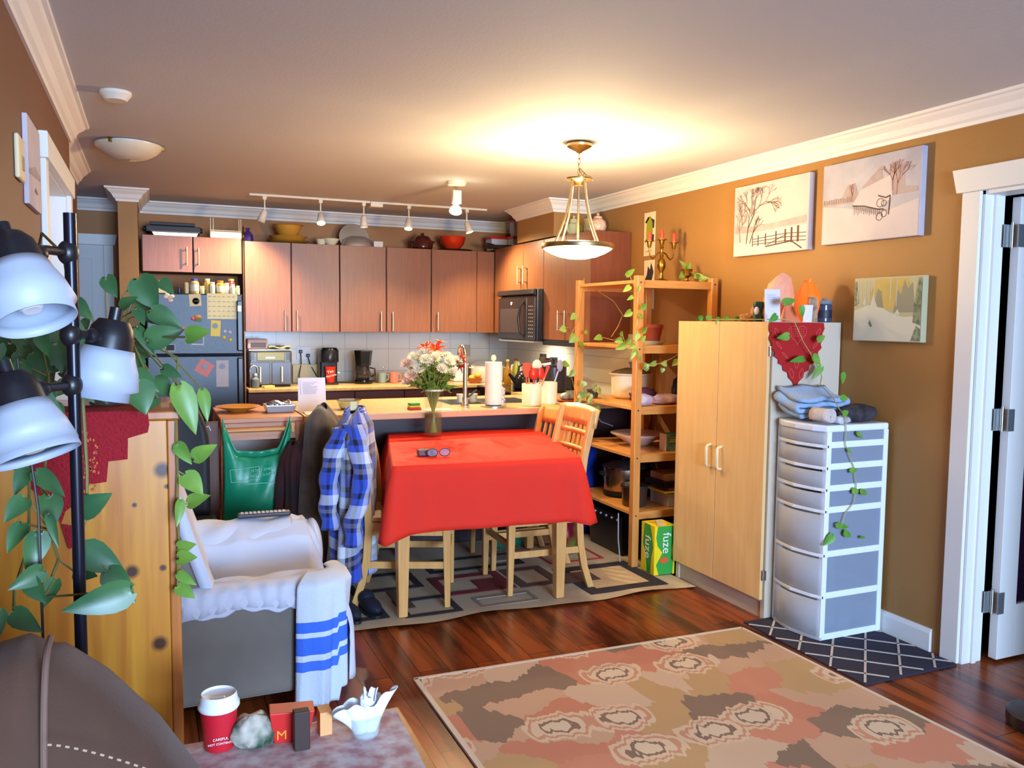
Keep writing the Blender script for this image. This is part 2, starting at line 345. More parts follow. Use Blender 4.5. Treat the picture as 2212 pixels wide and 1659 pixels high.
lamp('pendant_bulb', 'POINT', (2.085, 3.955, 1.905), 64, WARM, shadow_soft_size=.06)
lamp('pendant_glow', 'POINT', (2.085, 3.955, 1.72), 12, (1.0, .68, .32), shadow_soft_size=.12)

# smoke detector and dome light
o = solo('smoke_detector', B().lathe([(.0, -.036), (.042, -.036), (.047, -.030), (.058, -.016), (.062, -.012), (.062, 0), (0, 0)], n=32), M('old_white_plastic', (215, 205, 188), .5), 'small round white smoke detector on the ceiling near the left wall', 'smoke detector', (-.115, 3.93, H), smooth=True)
t = thing('ceiling_light', 'unlit frosted dome ceiling light with clips behind the smoke detector', 'lamp', (-.09, 5.05, H))
ob('backplate', B().lathe([(.13, -.012), (.14, -.008), (.14, 0), (0, 0)], n=32), whitep, t, smooth=True)
ob('glass_dome', B().lathe([(.168, -.010), (.165, -.022), (.14, -.048), (.10, -.072), (.05, -.086), (0, -.09)], n=40), M('alabaster_glass', (205, 190, 165), .35, sss=.2), t, smooth=True, solid=.004)
for a in (0.0, 2.1, 4.2): ob('clip', B().tf((.168*math.cos(a), .168*math.sin(a), -.014), a).box(-.01, -.006, -.012, .012, .006, .012), brass, t, bevel=.002)

# track light
trackm = M('track_white', (215, 205, 180), .4)
t = thing('track_light', 'white track light with five small spotlights on the kitchen ceiling', 'track light', (0, 6.62, H))
ob('rail', B().box(.70, -.012, -.016, 2.62, .012, 0), trackm, t, bevel=.002)
ob('power_box', B().box(1.62, -.03, -.045, 1.72, .03, -.002), trackm, t, bevel=.004)
hot = M('spot_bulb', (255, 250, 230), .4, emit=(1, .86, .55, 22))
off = M('spot_bulb_dim', (255, 245, 220), .4, emit=(1, .86, .6, 3))
heads = [(.81, 0, -.4, 1, (-.35, .25)), (1.23, .05, -.25, 1, (-.05, -.55)), (1.57, 0, 0, 0, (0, 0)), (1.94, -.05, -.2, 1, (-.15, -.35)), (2.44, 0, -.2, 1, (.25, -.25))]
for x, dx, dy, on_, (ax, ay) in heads:
    h = ob('spot_arm', B().box(x-.014, -.012, -.04, x+.014, .012, -.014).cyl((x, 0, -.03), (x, 0, -.135), .006, n=10), trackm, t, smooth=True)
    dr = Vector((ax, ay, -1)).normalized(); p0 = Vector((x, 0, -.125))
    L0 = .085
    sh = ob('spot_shade', B().tube([p0-dr*.01, p0, p0+dr*L0*.5, p0+dr*L0], [.012, .02, .026, .033], 16, False), trackm, h, smooth=True, solid=.0015)
    ob('bulb', B().tube([p0+dr*L0*.55, p0+dr*(L0-.004)], [.02, .028], 16), hot if on_ else off, sh, smooth=True)
    w0 = p0+dr*(L0+.015)+Vector((0, 6.62, H))
    if on_: lamp('track_spot', 'SPOT', w0, 62, (1, .78, .46), w0+dr, spot_size=2.5, spot_blend=.8, shadow_soft_size=.025)
t = thing('ceiling_spotlight', 'single bright spotlight on a round white ceiling plate beside the pendant lamp', 'lamp', (1.92, 5.41, H))
ob('canopy', B().lathe([(0, -.034), (.04, -.033), (.062, -.026), (.07, -.006), (.07, 0), (0, 0)], n=32), trackm, t, smooth=True)
ob('stem', B().cyl((0, 0, -.03), (0, 0, -.07), .005, n=8), nickel, t, smooth=True)
ob('lamp_holder', B().box(-.03, -.02, -.15, .03, .02, -.06).cyl((0, 0, -.15), (-.008, -.01, -.175), .016, .02, 16), trackm, t, bevel=.004)
ob('bulb', B().tube([(-.008, -.01, -.165), (-.012, -.02, -.185), (-.018, -.03, -.205)], [.018, .036, .042], 20), hot, t, smooth=True)
lamp('round_plate_spot', 'SPOT', (1.90, 5.375, H-.225), 60, (1, .74, .40), (1.7, 5.0, 0), spot_size=2.2, spot_blend=.8, shadow_soft_size=.04)
# ================================================================== kitchen
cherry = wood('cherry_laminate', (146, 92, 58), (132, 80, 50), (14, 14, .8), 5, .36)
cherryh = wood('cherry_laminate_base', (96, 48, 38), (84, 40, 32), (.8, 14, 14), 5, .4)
carc = M('cabinet_carcass', (70, 40, 30), .6)
def bar_handle(b, axis, x, y, z, L_):
    """vertical bar handle with two posts; axis = outward normal"""
    ox, oy = axis
    b.cyl((x+ox*.032, y+oy*.032, z), (x+ox*.032, y+oy*.032, z+L_), .006, n=10)
    for zz in (z+.018, z+L_-.018): b.cyl((x, y, zz), (x+ox*.032, y+oy*.032, zz), .005, n=8)
    return b
hnd = M('bar_handle_nickel', (215, 195, 160), .3, .9)
def wall_cab(label, x0, x1, yf, yb, z0, z1, doors, handles, group=None, gap=.003):
    """cabinet whose doors face the camera side (-y). handles: list of (door index, x, z, len)"""
    t = thing('wall_cabinet', label, 'cabinet', (x0, yf, z0), 0, group)
    ob('body', B().box(.0, .02, 0, x1-x0, yb-yf, z1-z0), carc, t)
    ds = []
    for a, c in doors: ds.append(ob('door', B().box(a-x0+gap, 0, 0, c-x0-gap, .019, z1-z0), cherry, t, bevel=.0015))
    for i, hx, hz, hl in handles: ob('handle', bar_handle(B(), (0, -1), hx-x0, 0, hz-z0, hl), hnd, ds[i], smooth=True)
    return t
yf, yb = 7.05, YB
wall_cab('cherry wood wall cabinet with two tall doors next to the fridge', .69, 1.464, yf, yb, 1.36, 2.086, [(.70, 1.066), (1.070, 1.464)], [(0, 1.012, 1.37, .165), (1, 1.109, 1.37, .165)], 'tall cherry wall cabinets')
wall_cab('cherry wood wall cabinet with two tall doors above the coffee makers', 1.468, 2.269, yf, yb, 1.36, 2.086, [(1.468, 1.865), (1.869, 2.269)], [(0, 1.815, 1.37, .165), (1, 1.917, 1.37, .165)], 'tall cherry wall cabinets')
t = wall_cab('cherry wood corner wall cabinet with one door left of the microwave', 2.273, 2.83, yf, yb, 1.36, 2.086, [(2.273, 2.700)], [(0, 2.325, 1.378, .16)], 'tall cherry wall cabinets')
ob('filler_panel', B().box(2.703-2.273, 0, 0, 2.866-2.273, .02, .726), cherry, t)
t = wall_cab('small cherry wood cabinet with two doors above the fridge', -.055, .683, yf, yb, 1.822, 2.10, [(-.05, .312), (.318, .680)], [(0, .269, 1.875, .14), (1, .355, 1.875, .14)])
# tall end panel between fridge and cabinets
struct('trim_3', B().box(.684, 6.98, 0, .694, YB, 1.36), cherry)
def side_cab(label, y0, y1, z0, z1, doors, handles, endpanel=False, x=2.87, group=None):
    t = thing('wall_cabinet', label, 'cabinet', (x, y0, z0), 0, group)
    ob('body', B().box(.02, .0, 0, XR-x-.004, y1-y0, z1-z0), carc, t)
    ds = [ob('door', B().box(0, a-y0+.002, 0, .019, c-y0-.002, z1-z0), cherry, t, bevel=.0015) for a, c in doors]
    for i, hy, hz, hl in handles: ob('handle', bar_handle(B(), (-1, 0), 0, hy-y0, hz-z0, hl), hnd, ds[i], smooth=True)
    if endpanel: ob('end_panel', B().box(0, -.012, -.01, XR-x-.004, 0, z1-z0), wood('cherry_end_panel', (124, 66, 38), (110, 56, 32), (10, 10, .8), 5, .42), t)
    return t
side_cab('short cherry wood cabinet with two doors above the microwave', 6.02, 6.775, 1.725, 2.113, [(6.02, 6.41), (6.414, 6.775)], [(0, 6.352, 1.775, .15), (1, 6.468, 1.775, .15)])
t = side_cab('cherry wood wall cabinet at the end of the kitchen right of the microwave', 5.25, 6.015, 1.325, 2.113, [(5.25, 5.632), (5.636, 6.015)], [(0, 5.585, 1.40, .15), (1, 5.70, 1.40, .15)], True)
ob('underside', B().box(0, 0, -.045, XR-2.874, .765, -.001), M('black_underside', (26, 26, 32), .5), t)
t = side_cab('narrow cherry wood filler cabinet in the back corner beside the microwave', 6.78, 7.495, 1.36, 2.113, [(6.78, 7.045)], [])


# microwave over the range
t = thing('microwave', 'black over-the-range microwave hung under the small cabinet', 'microwave', (2.80, 6.02, 1.295))
bm_ = M('microwave_black', (34, 33, 36), .25, spec=.7)
ob('body', B().box(.02, 0, .012, XR-2.804, .755, .43), bm_, t, bevel=.004)
ob('vent_grille', B().prism([(-.02, .39), (.02, .375), (.02, .43), (-.005, .43)], 'y', .02, .755), bm_, t, bevel=.004)
dr_ = ob('door', B().box(-.004, .16, .02, .02, .752, .365), bm_, t, bevel=.006)
ob('window', B().box(-.007, .30, .075, -.003, .70, .275), M('microwave_window', (60, 58, 64), .12, spec=.9), dr_)
ob('badge', B().cyl((-.004, .46, .318), (-.009, .46, .318), .014, n=20), whitep, dr_)
ob('handle', B().tube([(-.004, .205, .33), (-.03, .225, .29), (-.042, .235, .19), (-.03, .225, .08), (-.004, .205, .04)], [.007, .009, .011, .009, .007], 10), bm_, dr_, smooth=True)
cp = ob('control_panel', B().box(-.002, .004, .02, .02, .155, .365), bm_, t, bevel=.003)
b = B()
for i in range(9):
    for j in range(3): b.box(-.0035, .03+j*.035, .045+i*.03, -.002, .048+j*.035, .056+i*.03)
ob('buttons', b, M('grey_print', (120, 120, 124), .5), cp)
lamp('hood_light', 'AREA', (3.0, 6.40, 1.285), 3, (1, .85, .6), (2.95, 6.40, 0), shape='RECTANGLE', size=.3, size_y=.12)
ob('trim_strip', B().box(.0, .01, 0, XR-2.804, .745, .012), M('pale_steel', (200, 198, 196), .3, .7), t)

# fridge
frm = M('fridge_black', (14, 24, 42), .3, spec=.6, bump=(220, .12))
t = thing('fridge', 'black top-freezer fridge covered with papers and magnets', 'fridge', (-.03, 6.62, 0))
ob('body', B().box(.0, .07, .01, .668, .80, 1.64), blackm, t, bevel=.004)
d1 = ob('freezer_door', B().box(.0, 0, 1.195, .67, .068, 1.645), frm, t, bevel=.008)
d2 = ob('fridge_door', B().box(.0, 0, .07, .67, .068, 1.185), frm, t, bevel=.008)
ob('handle', B().box(.625, -.035, 1.22, .668, 0, 1.60), black, d1, bevel=.008); ob('badge', B().box(.632, -.037, 1.52, .656, -.034, 1.56), chrome, d1, bevel=.001)
ob('handle', B().box(.625, -.035, .55, .668, 0, 1.17), black, d2, bevel=.008)
ob('kick_plate', B().box(.01, .02, 0, .66, .06, .065), blackm, t)
FX, FY = -.03, 6.62
def note(name, label, cat, px, z, w, h, rz, col, extra=None, group=None, th=.002):
    """flat thing on the fridge front. px = x position, rz = rotation in the door plane"""
    o = solo(name, B().box(-w/2, -th, -h/2, w/2, 0, h/2), M('note_'+name+'_%d_%d_%d' % col, col, .6), label, cat, (px, FY-.0005, z), group=group)
    o.rotation_euler = (0, rz, 0)
    return o
def onf(px): return px
c = note('calendar', 'large white month calendar sheet on the freezer door', 'calendar', .495, 1.555, .215, .19, 0, (240, 228, 170))
b = B(); rr = random.Random(2)
for i in range(5):
    for j in range(6): b.box(-.098+j*.034, -.0028, .07-i*.036, -.098+j*.034+.008+rr.random()*.01, -.002, .0725-i*.036)
for i in range(5): b.box(-.1, -.0026, .0693-i*.036, .1, -.002, .0698-i*.036)
b.box(-.1, -.0026, -.08, -.0995, -.002, .085)
ob('printing', b, ink, c)
o = note('photo_card', 'cream card with a dark round drawing at the top middle of the freezer door', 'card', .305, 1.598, .082, .088, -.06, (222, 208, 150))
ob('drawing', B().lathe([(.020, 0), (.026, .0008), (.026, 0)], n=20).box(-.012, -.004, 0, .02, .004, .0008), M('grey_ink', (85, 85, 80), .7), o).rotation_euler = (PI/2, 0, 0)
o.children[0].location = (.004, -.002, -.008)
b = B()
for i, (x, z, c_) in enumerate([(.0, .0, 0), (.022, .012, 1), (-.02, .008, 1), (.008, -.018, 0), (-.012, .022, 1)]): b.mat(c_).ball((x, 0, z), (.018, .006, .014), 10, 6)
solo('fridge_magnet', b, [M('petal_pink', (215, 175, 170), .6), M('petal_cream', (230, 215, 185), .6)], 'pale pink flower magnet at the top left of the freezer door', 'magnet', (.125, FY-.006, 1.61))
b = B().mat(0).ball((0, 0, .01), (.03, .008, .018), 12, 6).mat(1).ball((-.03, 0, .0), (.015, .008, .014), 10, 6).mat(2).box(-.02, -.006, -.022, .03, .004, -.006)
solo('fridge_magnet', b, [M('bun_tan', (170, 120, 50), .6), M('magnet_pink', (210, 90, 110), .5), M('magnet_green', (60, 110, 70), .5)], 'tan and pink novelty magnet left of the calendar', 'magnet', (.318, FY-.008, 1.46))
o = note('sticky_note', 'yellow note sheet held by a round magnet on the freezer door', 'note', .445, 1.39, .068, .118, .06, (238, 214, 96))
mg = lambda par, x, z: ob('round_magnet', B().cyl((x, -.002, z), (x, -.009, z), .020, n=20).cyl((x, -.009, z), (x, -.011, z), .011, n=16), [M('magnet_grey', (120, 125, 135), .4)], par, smooth=True)
mg(o, -.004, .018)
o = note('photo_card', 'grey landscape photo in a white border on the freezer door', 'photo', .318, 1.305, .085, .078, .02, (200, 205, 210)); ob('picture', B().box(-.036, -.0035, -.03, .036, -.002, .022), M('photo_grey', (100, 115, 130), .5), o)
for i, (x, z, c_, l_) in enumerate([(.51, 1.368, (200, 190, 200), 'white flower button magnet, left one of the upper pair'), (.547, 1.362, (205, 215, 205), 'white flower button magnet beside the handle, upper right'), (.505, 1.322, (225, 195, 30), 'yellow button magnet, left one of the lower pair'), (.55, 1.305, (222, 190, 28), 'yellow button magnet, lowest beside the handle')]):
    solo('fridge_magnet', B().lathe([(0, .008), (.010, .006), (.014, 0), (0, 0)], n=16), M('btn%d' % (i//2), c_, .4), l_, 'magnet', (x, FY-.001, z), group='button magnets on the freezer door', smooth=True).rotation_euler = (PI/2, 0, 0)
o = note('photo_card', 'pink note card tilted on the fridge door under the gap', 'note', .36, 1.095, .105, .105, .55, (214, 130, 125)); mg(o, 0, .01)
o = note('paper_slip', 'long pale grey slip with a round magnet on the lower fridge door', 'note', .488, 1.05, .088, .20, .01, (188, 180, 180)); mg(o, 0, .055)
o = note('photo_card', 'black and white family photo low on the left of the freezer door', 'photo', .12, 1.245, .08, .05, 0, (190, 190, 190)); ob('picture', B().box(-.02, -.0035, -.02, .036, -.002, .022), blackm, o)
b = B().mat(0).ball((0, 0, 0), (.05, .008, .026), 12, 6).mat(1).ball((.01, -.006, .0), (.026, .006, .014), 10, 6)
solo('fridge_magnet', b, [M('magnet_greywhite', (150, 140, 135), .6), M('magnet_dark', (60, 55, 60), .6)], 'grey and white animal magnet half hidden by plant leaves', 'magnet', (.10, FY-.008, 1.455))
solo('fridge_magnet', B().ball((0, 0, 0), (.016, .008, .016), 12, 8), M('magnet_orange', (205, 100, 30), .5), 'small orange round magnet at the left half of the freezer door', 'magnet', (.215, FY-.008, 1.385), smooth=True)

# bottles on the fridge
def bottle(name, label, x, y, z, r, h, col, cap, capr=.6, neck=.75, sx=1, group='bottles on the fridge', labelc=None, rough=.35):
    t = thing(name, label, 'bottle', (x, y, z), 0, group)
    ob('body', B().lathe([(r*.92, 0), (r, .006), (r, h*neck), (r*.8, h*(neck+.05)), (r*capr*.85, h*(neck+.1)), (r*capr*.85, h*.9)], n=20, sy=sx), M('bt_%d_%d_%d' % col, col, rough), t, smooth=True)
    ob('cap', B().lathe([(r*capr, h*.86), (r*capr, h*.99), (r*capr*.9, h), (0, h)], n=20, sy=sx), M('bt_%d_%d_%d' % cap, cap, rough), t, smooth=True)
    if labelc: ob('paper_label', B().lathe([(r*1.015, h*.18), (r*1.02, h*.19), (r*1.02, h*.6), (r*1.015, h*.61)], n=20, sy=sx), M('bt_%d_%d_%d' % labelc, labelc, .5), t, smooth=True)
    return t
zt = 1.645
bottle('vitamin_bottle', 'small dark blue jar at the left end of the bottle row on the fridge', .20, 6.75, zt, .018, .055, (40, 40, 70), (50, 50, 90))
bottle('vitamin_box', 'narrow cream bottle standing left of the blue capped bottle', .253, 6.74, zt, .016, .085, (232, 215, 160), (235, 220, 170), .9, .88)
bottle('supplement_bottle', 'amber bottle with a bright blue cap on the fridge', .307, 6.73, zt, .032, .115, (205, 170, 95), (50, 70, 180), .75, labelc=(220, 205, 190))
bottle('pill_bottle', 'short cream pill bottle right of the blue capped bottle', .362, 6.74, zt, .018, .062, (215, 205, 160), (225, 215, 170), .9)
bottle('supplement_bottle', 'olive brown bottle with a white cap on the fridge', .400, 6.76, zt, .024, .118, (170, 140, 60), (238, 230, 200), .75)
bottle('pill_bottle', 'tall white bottle in the middle of the row on the fridge', .435, 6.73, zt, .020, .092, (240, 232, 200), (245, 238, 210), .8)
bottle('honey_bottle', 'orange and white honey bottle on the fridge', .492, 6.74, zt, .030, .105, (235, 185, 70), (235, 120, 40), .75, labelc=(245, 230, 190))
bottle('pill_bottle', 'white bottle with a pale blue top between honey and red bottle', .538, 6.75, zt, .018, .090, (240, 236, 215), (190, 205, 215), .95)
bottle('supplement_bottle', 'dark red bottle with a tan cap at the right of the fridge row', .573, 6.78, zt, .028, .122, (140, 50, 35), (190, 140, 90), .8)
bottle('pill_bottle', 'white bottle in front of the dark red bottle on the fridge', .578, 6.72, zt, .020, .080, (240, 232, 200), (242, 236, 210), .8)
bottle('pill_bottle', 'short greenish white bottle at the right end of the fridge row', .617, 6.73, zt, .015, .070, (215, 215, 165), (225, 220, 180), .85)
solo('recipe_box', B().box(-.03, -.02, 0, .03, .02, .055), M('box_cream', (222, 200, 150), .6), 'small cream box at the left back of the fridge top', 'box', (.085, 6.80, zt+.02)).location.z = zt

# back counter and base cabinets
lam = wood('counter_laminate', (206, 172, 118), (186, 150, 98), (3, 3, 3), 9, .3)
t = thing('base_cabinet', 'cherry base cabinets with drawer fronts under the back counter', 'cabinet', (.70, 6.92, 0))
ob('body', B().box(0, .03, .1, 2.48, .565, .87), carc, t); ob('toe_kick', B().box(0, .07, 0, 2.48, .1, .1), blackm, t)
for i in range(5):
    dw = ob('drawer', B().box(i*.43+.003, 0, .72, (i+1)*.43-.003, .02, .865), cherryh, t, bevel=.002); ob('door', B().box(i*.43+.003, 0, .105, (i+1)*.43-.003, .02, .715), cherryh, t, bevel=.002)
    ob('handle', B().cyl((i*.43+.16, -.03, .79), (i*.43+.27, -.03, .79), .005, n=8).cyl((i*.43+.17, 0, .79), (i*.43+.17, -.03, .79), .004, n=8).cyl((i*.43+.26, 0, .79), (i*.43+.26, -.03, .79), .004, n=8), hnd, dw, smooth=True)
solo('countertop', B().box(0, 0, 0, 2.47, .60, .035), lam, 'tan laminate countertop along the back kitchen wall', 'countertop', (.70, 6.885, .872), bevel=.008)
# right-hand run under the microwave: range and counter
t = thing('range', 'black kitchen range below the microwave with a cream ledge', 'stove', (2.60, 6.02, 0))
ob('body', B().box(.03, 0, .02, .585, .755, .885), black, t, bevel=.004); ob('cooktop', B().box(0, 0, .886, .585, .755, .905), M('stove_glass', (20, 20, 24), .1, spec=.8), t, bevel=.005)
ob('oven_door', B().box(0, .01, .15, .03, .745, .78), black, t, bevel=.005); ob('handle', B().cyl((-.045, .06, .73), (-.045, .69, .73), .011, n=12).cyl((0, .08, .73), (-.045, .08, .73), .008).cyl((0, .67, .73), (-.045, .67, .73), .008), black, t, smooth=True)
ob('backguard', B().box(.54, 0, .906, .585, .755, 1.02), black, t, bevel=.005)
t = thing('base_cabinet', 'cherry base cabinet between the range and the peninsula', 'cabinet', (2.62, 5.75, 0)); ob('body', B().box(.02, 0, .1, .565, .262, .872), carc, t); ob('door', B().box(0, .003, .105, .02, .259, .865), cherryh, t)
solo('countertop', B().box(0, 0, 0, .595, .262, .035), lam, 'short tan countertop between the range and the peninsula', 'countertop', (2.598, 5.753, .873))
# peninsula
esp = M('espresso_panel', (62, 50, 54), .35)
t = thing('peninsula', 'dark espresso kitchen peninsula behind the dining table', 'counter', (.80, 5.12, 0))
ob('body', B().box(0, 0, 0, 2.38, .04, .872).box(0, .04, 0, .99, .60, .872).box(1.63, .04, 0, 2.38, .60, .872).box(.99, .56, 0, 1.63, .60, .872), esp, t)
b = B().box(0, 0, 0, 2.385, .92, .038)
pt = ob('countertop', B().box(.0, -.28, .873, 1.0, .63, .911).box(1.0, -.28, .873, 1.62, .05, .911).box(1.62, -.28, .873, 1.775, .63, .911).box(1.775, -.13, .873, 2.38, .63, .911).box(1.0, .42, .873, 1.62, .63, .911), lam, t)
ob('edge_band', B().box(-.004, -.286, .875, 1.775, -.28, .909), M('counter_edge', (196, 150, 112), .35), t, bevel=.002)
ob('sink', B().box(1.0, .05, .72, 1.62, .42, .725).box(1.0, .05, .725, 1.006, .42, .913).box(1.614, .05, .725, 1.62, .42, .913).box(1.0, .05, .725, 1.62, .056, .913).box(1.0, .414, .725, 1.62, .42, .913).box(1.305, .056, .725, 1.315, .414, .90), steel, t)
# tap
t = thing('kitchen_tap', 'tall chrome gooseneck kitchen tap behind the flowers', 'tap', (1.86, 5.06, .911))
ob('spout', B().tube([(0, 0, 0), (0, 0, .28)]+arc((0, .06, .33), .06, PI, 0, 10, 'yz')+[(0, .12, .25)], [.015, .013]+[.011]*11+[.016], 14), chrome, t, smooth=True)
ob('base', B().lathe([(.03, 0), (.03, .008), (.02, .015), (.018, .06), (0, .06)], n=24), chrome, t, smooth=True)
ob('lever', B().tube([(0, 0, .05), (.03, -.01, .07), (.075, -.02, .11)], [.01, .007, .006], 10), black, t, smooth=True)

# ------------------------------------------------------- things on top of the cabinets
zc1 = 2.088
gold = M('yellow_ceramic', (196, 140, 50), .35)
o = solo('roasting_pan', B().prism([(-.17, .03), (-.155, .0), (.155, 0), (.17, .03)], 'y', -.10, .12).box(-.18, -.11, .03, .18, .13, .036), M('bright_steel', (215, 208, 195), .35, .85), 'shiny steel roasting pan on the small cabinet above the fridge', 'pan', (.19, 7.20, 2.102), bevel=.003)
o = solo('wire_rack', B().box(-.2, -.1, .0, .2, .12, .05).box(-.17, -.12, .05, .16, .1, .075).cyl((-.22, 0, .03), (.22, 0, .03), .02), M('black_metal_pan', (25, 22, 22), .5), 'stack of black oven pans lying on the steel roasting pan', 'pan', (.18, 7.28, 2.139), bevel=.004)
t = thing('wire_basket', 'white wire letter rack on the right end of the cabinet above the fridge', 'rack', (.565, 7.16, 2.102))
ob('tray', B().box(-.12, -.09, 0, .12, .10, .052), M('white_gloss', (240, 232, 200), .3), t, bevel=.006)
b = B()
for s in (-.115, -.095, .10, .115):
    b.tube([(s, -.08, .05), (s, -.08, .155)], .003, 6)
b.tube([(-.115, -.08, .06), (.115, -.08, .06)], .003, 6)
ob('wire', b, M('wire_cream', (235, 225, 195), .35), t, smooth=True)
bg = B().lathe([(.035, 0), (.042, .02), (.038, .06), (.022, .085), (.010, .095), (.02, .115), (.0, .11)], n=16, rib=.08, ribn=5)
solo('gift_bag', bg, M('purple_cloth', (74, 42, 120), .5), 'small purple drawstring bag beside the white wire rack', 'bag', (.745, 7.2, zc1), smooth=True)
solo('taper_candle', B().lathe([(.012, 0), (.014, .01), (.007, .02), (.008, .06), (.011, .065), (.006, .075), (.006, .12), (0, .128)], n=12), brass, 'slim brass candle holder between the rack and the purple bag', 'candle holder', (.706, 7.17, 2.088), smooth=True)
def stacked(label, x, y, z, prof, m, cat='bowl', name='mixing_bowl', group=None, th=.004): return solo(name, B().lathe(prof, n=40), m, label, cat, (x, y, z), group=group, smooth=True, solid=th)
stacked('wide yellow serving platter at the bottom of the yellow dish stack', 1.075, 7.24, zc1+.006, [(0, 0), (.10, .0), (.165, .018), (.175, .022)], gold, 'dish', 'platter')
stacked('yellow shallow baking dish in the middle of the yellow dish stack', 1.075, 7.24, zc1+.032, [(0, 0), (.12, .0), (.15, .03), (.158, .033)], gold, 'dish', 'baking_dish')
stacked('deep yellow mixing bowl on top of the yellow dish stack', 1.075, 7.24, zc1+.07, [(0, 0), (.07, .0), (.095, .04), (.11, .085), (.125, .09)], gold)
stacked('small cream bowl on the cabinet left of the white bowl', 1.34, 7.20, zc1+.003, [(0, 0), (.03, 0), (.04, .045), (.045, .05)], cream, name='small_bowl', th=.003)
stacked('small white bowl between the yellow dishes and the silver platter', 1.42, 7.18, zc1+.003, [(0, 0), (.03, 0), (.06, .04), (.07, .055)], cream, name='small_bowl', th=.003)
t = thing('silver_platter', 'oval silver tray set leaning on the wall over the middle cabinet', 'tray', (1.68, 7.28, zc1))
ob('plate', B().tf((-.03, .05, .09), rx=PI/2-.25).lathe([(0, 0), (.09, .0), (.125, .012)], n=36, sx=1.05), MATS['bright_steel'], t, smooth=True, solid=.003)
ob('cover', B().lathe([(.16, .0), (.155, .02), (.13, .07), (.07, .10), (0, .105)], n=36, sy=.5), MATS['bright_steel'], t, smooth=True)
ob('base', B().lathe([(.165, 0), (.17, .004), (.165, .012), (0, .014)], n=36, sy=.55), chrome, t, smooth=True)
solo('place_card', B().box(-.04, -.003, 0, .04, .003, .05), M('light_glass_card', (210, 205, 190), .4), 'small upright cream card at the right of the silver tray', 'card', (1.815, 7.12, zc1))
t = thing('bean_pot', 'dark brown glazed ceramic bean pot with lid on the cabinets', 'pot', (2.235, 7.2, zc1)); bp_ = M('brown_glaze', (80, 30, 22), .15)
ob('body', B().lathe([(.07, 0), (.092, .02), (.095, .07), (.075, .10), (.07, .105), (0, .105)], n=36), bp_, t, smooth=True)
ob('lid', B().lathe([(.072, .105), (.06, .12), (.02, .13), (.014, .14), (.018, .15), (0, .155)], n=32), bp_, t, smooth=True)
for s in (-1, 1): ob('handle', B().ball((s*.1, 0, .075), (.018, .02, .012), 12, 8), bp_, t, smooth=True)
t = thing('fondue_plate', 'large dark round griddle plate under the red bowl', 'plate', (2.545, 7.23, zc1)); ob('plate', B().lathe([(0, 0), (.14, 0), (.165, .015)], n=36), M('brown_plate', (70, 40, 28), .3), t, smooth=True, solid=.004)
b = B().lathe([(.06, 0), (.10, .05), (.115, .11)], n=40, rib=.02, ribn=20)
solo('fruit_bowl', b, M('red_orange_glass', (205, 50, 22), .12, sss=.2), 'orange red glass bowl on the dark round plate above the cabinets', 'bowl', (2.53, 7.23, zc1+.022), smooth=True, solid=.004)
solo('griddle_pan', B().lathe([(0, 0), (.12, 0), (.14, .014)], n=36).box(.12, -.015, .006, .26, .015, .02).tf(), blackm, 'black flat pan at the right corner above the kitchen cabinets', 'pan', (2.86, 6.93, 2.116), rz=-2.4, smooth=True, solid=.003)
redl = M('red_lid', (214, 34, 30), .3); clr = M('translucent_plastic', (214, 218, 222), .25, alpha=.72)
def tub(label, x, y, z, w, d, h, lidh=.022, grp='red lidded containers above the cabinets', rz=0):
    t = thing('food_container', label, 'container', (x, y, z), rz, grp)
    ob('tub', B().hexa([(-w*.44, -d*.44, 0), (w*.44, -d*.44, 0), (w*.44, d*.44, 0), (-w*.44, d*.44, 0), (-w/2, -d/2, h), (w/2, -d/2, h), (w/2, d/2, h), (-w/2, d/2, h)]), clr, t, bevel=.004)
    ob('lid', B().box(-w*.53, -d*.53, h, w*.53, d*.53, h+lidh), redl, t, bevel=.006); return t
tub('clear container with a wide red lid, left of the red lidded stack', 2.97, 7.24, 2.1135, .17, .15, .105)
tub('lower clear container with red lid in the corner stack', 3.085, 7.05, 2.116, .125, .13, .095)
tub('upper clear tall container with red lid in the corner stack', 3.085, 7.05, 2.234, .10, .10, .135)
# teapots on the right-hand cabinets
def teapot(label, x, y, z, m, r, h, rz, cofee=False):
    t = thing('teapot', label, 'teapot', (x, y, z), rz)
    if cofee: pr = [(.055, 0), (.06, .01), (.052, .05), (.05, .085), (.035, .095), (.032, .11), (0, .11)]
    else: pr = [(.03, 0), (.055, .015), (.065, .045), (.055, .08), (.03, .098), (0, .1)]
    ob('body', B().lathe([(a*r, c_*h) for a, c_ in pr], n=28), m, t, smooth=True)
    top = pr[-1][1]*h
    ob('lid', B().lathe([(.033*r, top-.002), (.03*r, top+.012), (.01*r, top+.02), (.008*r, top+.028), (.012*r, top+.036), (0, top+.042)], n=20), m, t, smooth=True)
    ob('spout', B().tube([(-.045*r, 0, .025*h), (-.075*r, 0, .045*h), (-.09*r, 0, .08*h), (-.11*r, 0, .098*h)], [.014, .011, .008, .006], 10), m, t, smooth=True)
    ob('handle', B().tube([(.045*r, 0, .085*h), (.085*r, 0, .085*h), (.095*r, 0, .055*h), (.08*r, 0, .03*h), (.05*r, 0, .022*h)], .006, 8), m, t, smooth=True)
    return t
teapot('tall pale green coffee pot behind the pendant lamp on the right cabinets', 3.02, 5.80, 2.117, M('pale_green_glaze', (190, 190, 150), .25), 1.0, 1.15, .4, True)
teapot('round cream teapot with flower pattern at the near end of the right cabinets', 3.02, 5.42, 2.117, M('rose_cream_glaze', (222, 190, 160), .3, var=((205, 160, 135), 40, 2)), 1.0, 1.05, .4)
